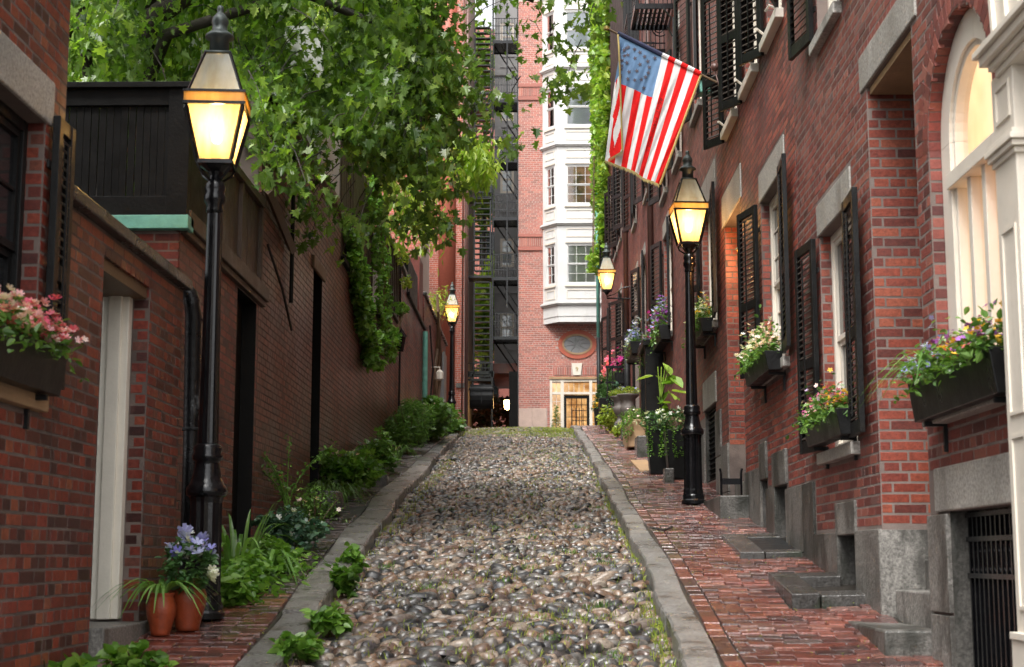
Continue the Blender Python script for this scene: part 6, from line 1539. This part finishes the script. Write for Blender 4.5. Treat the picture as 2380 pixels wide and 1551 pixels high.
def carpet(name, label, cat, pts, n, tpl, size, m, h=.14, fl=None, blades=0):
    """ground plants along a line of (x, y, half width)"""
    c = pts[len(pts)//2]; t = thing(name, label, cat, (c[0], c[1], zl(c[0], c[1]))); P = []
    for _ in range(n):
        k = rng.uniform(0, len(pts)-1.001); i = int(k); f_ = k-i; x = pts[i][0]*(1-f_)+pts[i+1][0]*f_; y_ = pts[i][1]*(1-f_)+pts[i+1][1]*f_; w_ = pts[i][2]*(1-f_)+pts[i+1][2]*f_
        r_ = rng.normal(0, .5); x += r_*w_; y_ += rng.normal()*.06; P.append((x, y_, (zl(x, y_) if x < kerbL(y_)[0] else gz(y_))+abs(rng.uniform(.01, h))*max(.25, 1-abs(r_)*.6)))
    P = np.array(P); mb = MB(); mb.scatter(tpl[0], tpl[1], scat(P, rand_rots(n, 1.0), size*rng.uniform(.6, 1.25, n))); mb.build('foliage', M[m], t, kind='stuff')
    if fl:
        for mk, k, sz in fl: f = MB(); flowers_on(f, P[P[:, 2] > np.median(P[:, 2])], k, sz, BLOOM); f.build('flowers', M[mk], t, kind='stuff')
    if blades:
        mb = MB()
        for _ in range(blades):
            p = P[rng.integers(len(P))]; a = rng.uniform(0, 6.28); ribbon(mb, (p[0], p[1], p[2]-.05), (math.cos(a), math.sin(a)), rng.uniform(.15, .35), .016, rng.uniform(.5, 1.3))
        mb.build('blades', M['strap'], t)
    return t
carpet('ground_cover', 'round leaved green ground cover behind the left lamp', 'ground cover', [(-1.95, 9.7, .12), (-2.0, 10.3, .26), (-2.02, 11.2, .30), (-2.1, 12.0, .3)], 1500, HEART, .062, 'creep', .20)
t = thing('iris_plant', 'upright strap leaved iris clump with curled seed stalks right of the left lamp', 'plant', (-2.2, 11.2, zl(-2.2, 11.2)))
mb = MB()
for k in range(26): a = rng.uniform(0, 6.28); ribbon(mb, (-2.18+.12*math.cos(a), 11.1+.2*math.sin(a), zl(-2.2, 11.1)+.05), (math.cos(a), math.sin(a)), rng.uniform(.34, .62), .030, rng.uniform(.15, 1.1), up=1.05)
for k in range(8): a = rng.uniform(0, 6.28); ribbon(mb, (-1.88+.08*math.cos(a), 11.2+.1*math.sin(a), zl(-1.9, 11.2)+.03), (abs(math.cos(a)), math.sin(a)), rng.uniform(.3, .48), .030, 1.5)
mb.build('strap_leaves', M['strap'], t)
bush('columbine', 'blue green columbine clump with pale flowers in the left border', 'plant', (-2.02, 12.6, zl(-2, 12.6)+.20), (.28, .4, .20), 950, HEART, .05, 'bluegr', fl=[('pWhite', 9, .03)])
bush('shrub', 'fine leaved feathery shrub spilling over the left pavement', 'shrub', (-1.98, 13.7, zl(-2, 13.7)+.24), (.28, .5, .26), 1300, OVAL, .036, 'shrub', fl=[('pBlush', 10, .022)])
t = thing('fern_plant', 'tall wispy arching stems with paired leaflets against the left wall', 'plant', (-2.2, 13.6, zl(-2.2, 13.6)))
mb = MB(); lf = MB()
for k in range(10):
    a = rng.uniform(-1.2, 1.4); L = rng.uniform(.65, 1.05); path = [Vector((-2.22, 13.6, zl(-2.2, 13.6)+.1))+Vector((math.sin(a)*.5*q*q*L, rng.uniform(-.02, .02)+.1*math.cos(k)*q, L*(q-.25*q*q))) for q in np.linspace(0, 1, 9)]
    mb.tube(path, [.006-.0004*i for i in range(9)], 4)
    Q = np.array([p_ for i in range(3, 9) for p_ in [tuple(path[i]+Vector((s*.02, 0, dd))) for s in (-1, 1) for dd in (-.02, .02)]]); lf.scatter(OVAL[0], OVAL[1], scat(Q, rand_rots(len(Q), 1.4), .042))
mb.build('stem', M['shrub'], t); lf.build('leaflets', M['shrub'], t, kind='stuff')
t = thing('stone_pot', 'dark round stone pot tipped at the left wall with wispy grass', 'stone pot', (-2.12, 15.2, zl(-2.1, 15.2)))
z = zl(-2.1, 15.2); mb = MB(); mb.lathe([(.10, -.02), (.16, .03), (.185, .14), (.17, .23), (.14, .25), (.12, .24)], 14, (-2.10, 15.2, z)); mb.build('pot', M['granD'], t, smooth=True, bevel=0)
mb = MB()
for k in range(40): a = rng.uniform(0, 6.28); ribbon(mb, (-2.12, 15.2, z+.22), (math.cos(a), math.sin(a)), rng.uniform(.2, .42), .007, 1.2)
mb.build('blades', M['strap'], t)
bush('shrub', 'divided leaf peony shrub hanging over the pavement behind the stone pot', 'shrub', (-2.08, 17.4, zl(-2.05, 17.4)+.36), (.36, .6, .34), 1100, MAPLE, .085, 'creep', fl=[('pBlush', 6, .03)], stems=12)
t = thing('grass_clump', 'arching dark grass clump in front of the peony shrub', 'grass plant', (-2.15, 16.5, zl(-2.15, 16.5)))
mb = MB()
for k in range(120): a = rng.uniform(0, 6.28); ribbon(mb, (-2.15+.08*math.cos(a), 16.5+.2*math.sin(a), zl(-2.15, 16.5)), (math.cos(a), math.sin(a)), rng.uniform(.25, .55), .011, rng.uniform(.7, 1.4), n=5)
mb.build('blades', M['strap'], t)
bush('shrub', 'small rounded green shrub between the peony and the tall bushes', 'shrub', (-2.12, 20.6, zl(-2.1, 20.6)+.30), (.26, .6, .28), 700, MAPLE, .075, 'shrub', fl=[('pBlush', 3, .025)])
blockthing('boulder', 'small flat dark stone on the left pavement past the peony', 'stone', -2.02, -1.86, 19.0, 19.4, zl(-1.95, 19.2)+.10, 'granD', .14)
bush('bush', 'fine textured light green bush, nearer of the two tall bushes on the left', 'bush', (-2.10, 24.9, zl(-2.1, 25)+.52), (.38, 1.0, .52), 3000, NARROW, .10, 'shrub', fl=[('pWhite', 8, .03)], stems=10)
t = thing('grass_clump', 'strap leaved lily clump at the foot of the nearer tall bush', 'grass plant', (-2.2, 23.7, zl(-2.2, 23.7)))
mb = MB()
for k in range(70): a = rng.uniform(0, 6.28); ribbon(mb, (-2.2+.1*math.cos(a), 23.7+.2*math.sin(a), zl(-2.2, 23.7)), (math.cos(a), math.sin(a)), rng.uniform(.35, .6), .016, rng.uniform(.5, 1.2), n=5)
mb.build('blades', M['strap'], t)
bush('bush', 'large leafy bush with pink and white blossoms, farther tall bush on the left', 'bush', (-2.02, 29.0, zl(-2, 29)+.42), (.50, 1.6, .46), 3000, MAPLE, .12, 'shrub', fl=[('pBlush', 16, .05), ('pWhite', 6, .05)], stems=12)
bush('bush', 'green bush wrapped round the foot of the distant left street lamp', 'bush', (-1.95, 33.0, gz(33)+.42), (.42, 1.3, .45), 1500, MAPLE, .11, 'shrub', fl=[('pBlush', 10, .05)])
# clumps against the kerb
for (x, y_, r_, lab) in ((-1.26, 9.35, .13, 'larger bright green weed clump growing out along the left kerb'), (-1.28, 8.45, .125, 'nearest bright green weed clump against the left kerb'), (-1.36, 10.9, .10, 'darker weed clump climbing the left kerb edge'), (-1.44, 12.0, .09, 'small dark weed clump farthest up along the left kerb')):
    bush('weed_clump', lab, 'weed', (x, y_, gz(y_)+.10), (r_, r_*1.6, .11), 230, HEART, .062, 'creep', base=(x, y_, gz(y_)), stems=4, shell=.2)
bush('weed_clump', 'broad leaved green plant at the bottom left corner below the window box', 'weed', (-2.32, 7.3, zl(-2.3, 7.3)+.10), (.26, .25, .12), 260, OVAL, .11, 'creep', stems=4)
bush('weed_clump', 'leafy weed with yellow buds at the foot of the white door post', 'weed', (-2.02, 7.75, zl(-2, 7.75)+.06), (.17, .2, .13), 230, HEART, .07, 'creep', fl=[('pYell', 3, .012)], stems=4)

# ================================================================ climbers
def climber(label, pts, n, tpl, size, m, group=None, name='climbing_ivy', cat='climber', stem=True, tilt=1.5):
    """pts: (x, y, z, rx, ry, rz) blobs of leaves"""
    t = thing(name, label, cat, pts[-1][:3], group); mb = MB(); vol = np.array([p[3]*p[4]+p[4]*p[5]+p[3]*p[5] for p in pts]); vol = vol/vol.sum()
    for p, v in zip(pts, vol): foliage(mb, p[:3], p[3:], max(6, int(n*v)), tpl, size, tilt, shell=.55)
    mb.build('foliage', M[m], t, kind='stuff')
    if stem:
        s = MB()
        for k in range(3): s.tube([Vector(p[:3])+Vector((.02*k, .03*math.sin(k+i), 0)) for i, p in enumerate(pts)], .008, 5)
        s.build('stem', M['vine'], t)
    return t
q = []
for z, y0, y1_, x in ((7.9, 22.0, 22.8, -2.42), (7.4, 21.8, 23.0, -2.4), (6.9, 21.4, 23.2, -2.38), (6.3, 22, 24, -2.38), (5.7, 22.5, 24.2, -2.36), (5.2, 23, 25.3, -2.36)): q.append((x, (y0+y1_)/2, z, .08, (y1_-y0)/2+.05, .36))
q += [(-2.33, 24.9, 5.35, .10, .6, .12), (-2.28, 25.6, 5.95, .08, .5, .10)]
climber('creeper curtain hanging from above the plank fence', q, 1500, HEART, .085, 'creep')
q = [(-2.40, 19.6, 5.85, .08, .6, .16), (-2.37, 19.9, 5.55, .10, .8, .22), (-2.36, 20.3, 5.2, .11, .8, .24), (-2.35, 20.7, 4.9, .10, .7, .22), (-2.34, 21.4, 4.75, .10, .7, .16), (-2.28, 22.2, 4.9, .09, .7, .10), (-2.22, 22.9, 5.02, .07, .5, .08), (-2.34, 21.2, 4.5, .08, .35, .14), (-2.30, 21.9, 4.55, .07, .4, .08)]
climber('bright round leaved creeper mass bulging over the brick wall on the left', q, 2300, HEART, .095, 'creep')
climber('yellow flowering sprig on the left wall top', [(-2.3, 25.8, 6.9, .12, .4, .12), (-2.3, 26.6, 6.6, .1, .3, .1)], 160, HEART, .07, 'yell', name='flowering_sprig', cat='sprig', stem=False)
rr = random.Random(4); q = []
for k in range(44):
    z = 10.6+k*.27; w_ = min(1, .35+k*.06); q.append((1.96-.05*w_+rr.uniform(-.03, .03), 43.3+rr.uniform(-.5, .5)-w_*.6, z, .16*w_+.04, 3.5*w_, .26))
q += [(1.62, 41.8, 9.9, .17, .6, .3), (1.80, 43, 10.4, .15, .8, .3)]
climber('bright yellow green ivy covering the last right hand house wall', q, 16000, HEART, .15, 'ivy', tilt=1.6)
mb = MB(); mb.tube([(1.83, 43.0, 8.0), (1.83, 43.0, 13.0)], .055, 8); t = thing('downpipe', 'green copper downpipe below the bright ivy', 'downpipe', (1.83, 43, 8)); mb.build('pipe', M['copper'], t, smooth=True)
mb = MB(); mb.tube([(1.83, 43.0, gz(43)), (1.83, 43.0, 8.0)], .06, 8); mb.build('pipe_foot', M['ironD'], t, smooth=True)
bush('shrub', 'thin yellow green sapling on top of the far left wall', 'shrub', (-2.45, 38, 8.3), (.45, .8, .7), 260, NARROW, .16, 'yell', stems=9, base=(-2.5, 38, 7.4), shell=.1)
# ================================================================ trees
def zlow(x):    # lower edge of the maple crown at 14.5 m, in metres, along x
    xs = [-4.6, -3.4, -2.95, -2.7, -2.4, -2.15, -1.95, -1.75, -1.55, -1.35, -1.1, -.95, -.78, -.6, -.45, -.2, 0, .2, .45, .65, .9]
    zs = [6.30, 6.3, 5.9, 5.2, 5.15, 5.3, 5.1, 5.0, 5.15, 5.2, 5.15, 5.1, 5.4, 5.75, 5.75, 6.0, 6.15, 6.4, 6.65, 6.75, 6.8]
    return float(np.interp(x, xs, zs))
t = thing('maple_tree', 'silver maple whose big leafy crown hangs over the lane from the left', 'tree', (-4.6, 15.5, gz(15.5)))
LV = []; TW = MB(); rr = np.random.default_rng(5)
base = Vector((-4.6, 15.5, 2.0))
limbs = [[(-4.6, 15.5, 2), (-4.5, 15.3, 5.5), (-3.9, 14.8, 7.2), (-2.4, 14.2, 7.9), (-.8, 14, 7.9), (.2, 14, 7.5), (.8, 14, 7.1)],
         [(-4.5, 15.3, 5.5), (-3.6, 14.2, 6.8), (-2.2, 13.6, 7.0), (-1.4, 13.5, 6.6), (-.9, 13.5, 6.2)], [(-4.5, 15.3, 5.5), (-4.4, 14, 7.0), (-3.6, 12.4, 7.2), (-2.6, 11.6, 6.9)],
         [(-3.9, 14.8, 7.2), (-2.8, 15.5, 8.2), (-1.2, 16.4, 8.4), (0, 16.5, 8.0)], [(-4.5, 15.3, 5.5), (-3.2, 16.0, 6.5), (-2.4, 16.2, 6.6), (-1.9, 16.3, 6.1)], [(-3.9, 14.8, 7.2), (-4.4, 14.5, 9.5), (-3, 14, 11)]]
mb = MB()
for k, l in enumerate(limbs): n = len(l); mb.tube(l, [(.16 if k == 0 else .075)*(1-i/n*.85) for i in range(n)], 8)
mb.build('limb', M['bark'], t, smooth=True)
mb = MB(); mb.tube([(-4.6, 15.5, 1.5), (-4.6, 15.5, 3.5), (-4.5, 15.3, 5.5)], [.26, .2, .17], 10); mb.build('trunk', M['bark'], t, smooth=True)
LP = np.array([Vector(l[i]).lerp(Vector(l[i+1]), f)[:] for l in limbs for i in range(len(l)-1) for f in (0, .25, .5, .75)])
cl = []
for _ in range(8600):
    x = rr.uniform(-4.5, .95); h = rr.beta(1.0, 1.5)*3.3
    zl_ = zlow(x)+(.12 if x > -2.6 else 0)+.10*math.sin(x*9)+.05*math.sin(x*23)
    dens = 1.0
    dens = min(1, .14+h/1.3)
    if x > -.95: dens *= max(.13, .50-(x+.95)*.42)
    if x > -.7 and h > .9+1.2*(1-(x+.7)/1.6): dens *= .9
    if rr.random() > dens: continue
    Y = rr.uniform(11.6, 17.6) if x < -1.4 else rr.uniform(12.8, 15.8)
    k = Y/14.5
    z = 1.7+(zl_-1.7)*k+h
    X = x*k
    if X > -2.2 and Y > 16.8: continue
    if X < -2.0 and Y < 12.4 and rr.random() < .4: continue
    # open gaps
    g = math.sin(X*2.3+z*1.7)+math.sin(z*2.9-Y*1.1)+math.sin(X*4.1+Y*.9)
    if g < -.45+.25*(h < .6) and rr.random() < .93: continue
    cl.append((X, Y, z, h))
for _ in range(46):   # a few dangling sprays below the crown edge
    x = rr.choice([-1.95, -1.9, -1.75, -1.1, -1.02, -.95, -2.2, .15, .4, -.3])+rr.normal()*.1; Y = rr.uniform(13.2, 15); k = Y/14.5
    cl.append((x*k, Y, 1.7+(zlow(x)-rr.uniform(.02, .42)-1.7)*k, 0))
keep = []
for (x, y_, z, h) in cl:
    n = int(rr.integers(8, 14)); d = rr.normal(size=(n, 3))*[.13, .13, .085]; P = np.array((x, y_, z))+d
    keep.append(P)
    v = LP-np.array((x, y_, z)); j = np.argmin((v**2).sum(1)); dv = v[j]; L = np.linalg.norm(dv); st = dv/L*min(L, .42)
    if rr.random() < .30: TW.tube([(x, y_, z), tuple(np.array((x, y_, z))+st*.5+[0, 0, .05]), tuple(np.array((x, y_, z))+st)], [.003, .005, .007], 3, cap=False)
P = np.concatenate(keep); n = len(P)
# leaves hang: tips point down and outward
def hang_rots(n, r):
    th = r.uniform(0, 2*np.pi, n); dn = r.uniform(.25, 1.35, n); roll = r.normal(0, .55, n)
    y = np.stack([np.cos(th)*np.cos(dn), np.sin(th)*np.cos(dn), -np.sin(dn)], 1)
    side = np.stack([-np.sin(th), np.cos(th), 0*th], 1); up = np.cross(side, y); up *= np.sign(up[:, 2:3]+1e-9)
    side = np.cross(y, up); c, s = np.cos(roll)[:, None], np.sin(roll)[:, None]
    sx = side*c+up*s; uz = up*c-side*s
    return np.stack([sx, y, uz], 2)
mb = MB(); mb.scatter(MAPLE[0], MAPLE[1], scat(P, hang_rots(n, rr), .086*rr.uniform(.5, 1.35, n))); mb.build('crown', M['maple'], t, kind='stuff'); TW.build('twig', M['bark'], t, kind='stuff')
# --- lighter tree behind
t = thing('linden_tree', 'yellow green drooping tree behind the maple, over the middle left walls', 'tree', (-4.5, 27, gz(27)))
mb = MB(); mb.tube([(-4.5, 27, 3), (-4.3, 26.5, 7), (-3.6, 26, 9.5), (-2.4, 25.5, 10.8), (-1.4, 25, 10.5)], [.2, .16, .11, .06, .03], 8).tube([(-4.3, 26.5, 7), (-3.2, 25, 8.8), (-2.2, 24, 9.2), (-1.7, 24, 8.6)], [.1, .07, .04, .02], 6); mb.build('trunk', M['bark'], t, smooth=True)
K = []
for _ in range(2600):
    y_ = rr.uniform(22, 29); x = rr.uniform(-5.6, -1.5)*y_/25; h = rr.uniform(0, 6.0)
    zl_ = np.interp(x/y_*25, [-5.6, -2.6, -2.2, -1.75, -1.5, -1.15], [8.5, 7.6, 7.25, 7.2, 7.9, 9.0])*y_/25
    if x/y_*25 > -2.9 and (h > 2.2 or rr.random() < .45): continue
    g = math.sin(x*2.7+zl_+h*1.3)+math.sin(h*2.1-y_)
    if g < -.4: continue
    K.append(rr.normal(size=(14, 3))*[.16, .16, .22]+[x, y_, zl_+h])
for _ in range(60): K.append(rr.normal(size=(14, 3))*[.12, .12, .14]+[rr.uniform(-1.25, -.82), rr.uniform(24.5, 26), rr.uniform(8.25, 8.75)])
P = np.concatenate(K); n = len(P); mb = MB(); mb.scatter(NARROW[0], NARROW[1], scat(P, hang_rots(n, rr), np.stack([np.full(n, .30), np.full(n, .17), np.full(n, .17)], 1)*rr.uniform(.6, 1.2, n)[:, None])); mb.build('crown', M['lime'], t, kind='stuff')
# --- tree behind the near fence
t = thing('locust_tree', 'dark green feathery tree filling the gap above the black fence', 'tree', (-6.5, 17, gz(17)))
mb = MB(); mb.tube([(-6.5, 17, 2), (-6.3, 17, 6), (-5.4, 16.5, 9)], [.22, .18, .1], 8).tube([(-6.3, 17, 6), (-4.6, 15.5, 8.2)], [.1, .04], 6); mb.build('trunk', M['bark'], t, smooth=True)
K = []
for _ in range(2300):
    y_ = rr.uniform(14.5, 19.5); x = rr.uniform(-6.9, -3.0); z = rr.uniform(5.0, 9.5)
    if x > -2.5-.06*y_ and z < 6.2: continue
    if math.sin(x*3+z)+math.sin(z*2.3-y_) < -.7: continue
    K.append(rr.normal(size=(13, 3))*[.16, .16, .2]+[x, y_, z])
P = np.concatenate(K); n = len(P); mb = MB(); mb.scatter(NARROW[0], NARROW[1], scat(P, hang_rots(n, rr), np.stack([np.full(n, .28), np.full(n, .13), np.full(n, .13)], 1)*rr.uniform(.6, 1.2, n)[:, None])); mb.build('crown', M['lime2'], t, kind='stuff')
# --- trees seen through the fire escape gap
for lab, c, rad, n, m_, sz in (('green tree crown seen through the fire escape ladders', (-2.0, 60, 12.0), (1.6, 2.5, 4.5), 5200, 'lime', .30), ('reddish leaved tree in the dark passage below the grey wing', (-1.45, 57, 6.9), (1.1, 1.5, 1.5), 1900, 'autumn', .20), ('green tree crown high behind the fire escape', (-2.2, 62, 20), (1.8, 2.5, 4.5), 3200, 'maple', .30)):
    t = thing('garden_tree', lab, 'tree', (c[0], c[1], gz(60))); mb = MB()
    for k in range(9): foliage(mb, (c[0]+rr.normal()*rad[0]*.4, c[1]+rr.normal()*.6, c[2]+rr.uniform(-.8, .8)*rad[2]), (rad[0]*.6, rad[1]*.6, rad[2]*.35), n//9, OVAL, sz, 1.4, shell=.1)
    mb.build('crown', M[m_], t, kind='stuff'); mb = MB(); mb.tube([(c[0], c[1]+.5, 4.5), (c[0]+.1, c[1]+.5, c[2])], [.16, .08], 8); mb.tube([(c[0], c[1]+.4, c[2]-2), (c[0]+.8, c[1], c[2]+1)], [.07, .03], 6); mb.build('trunk', M['bark'], t)
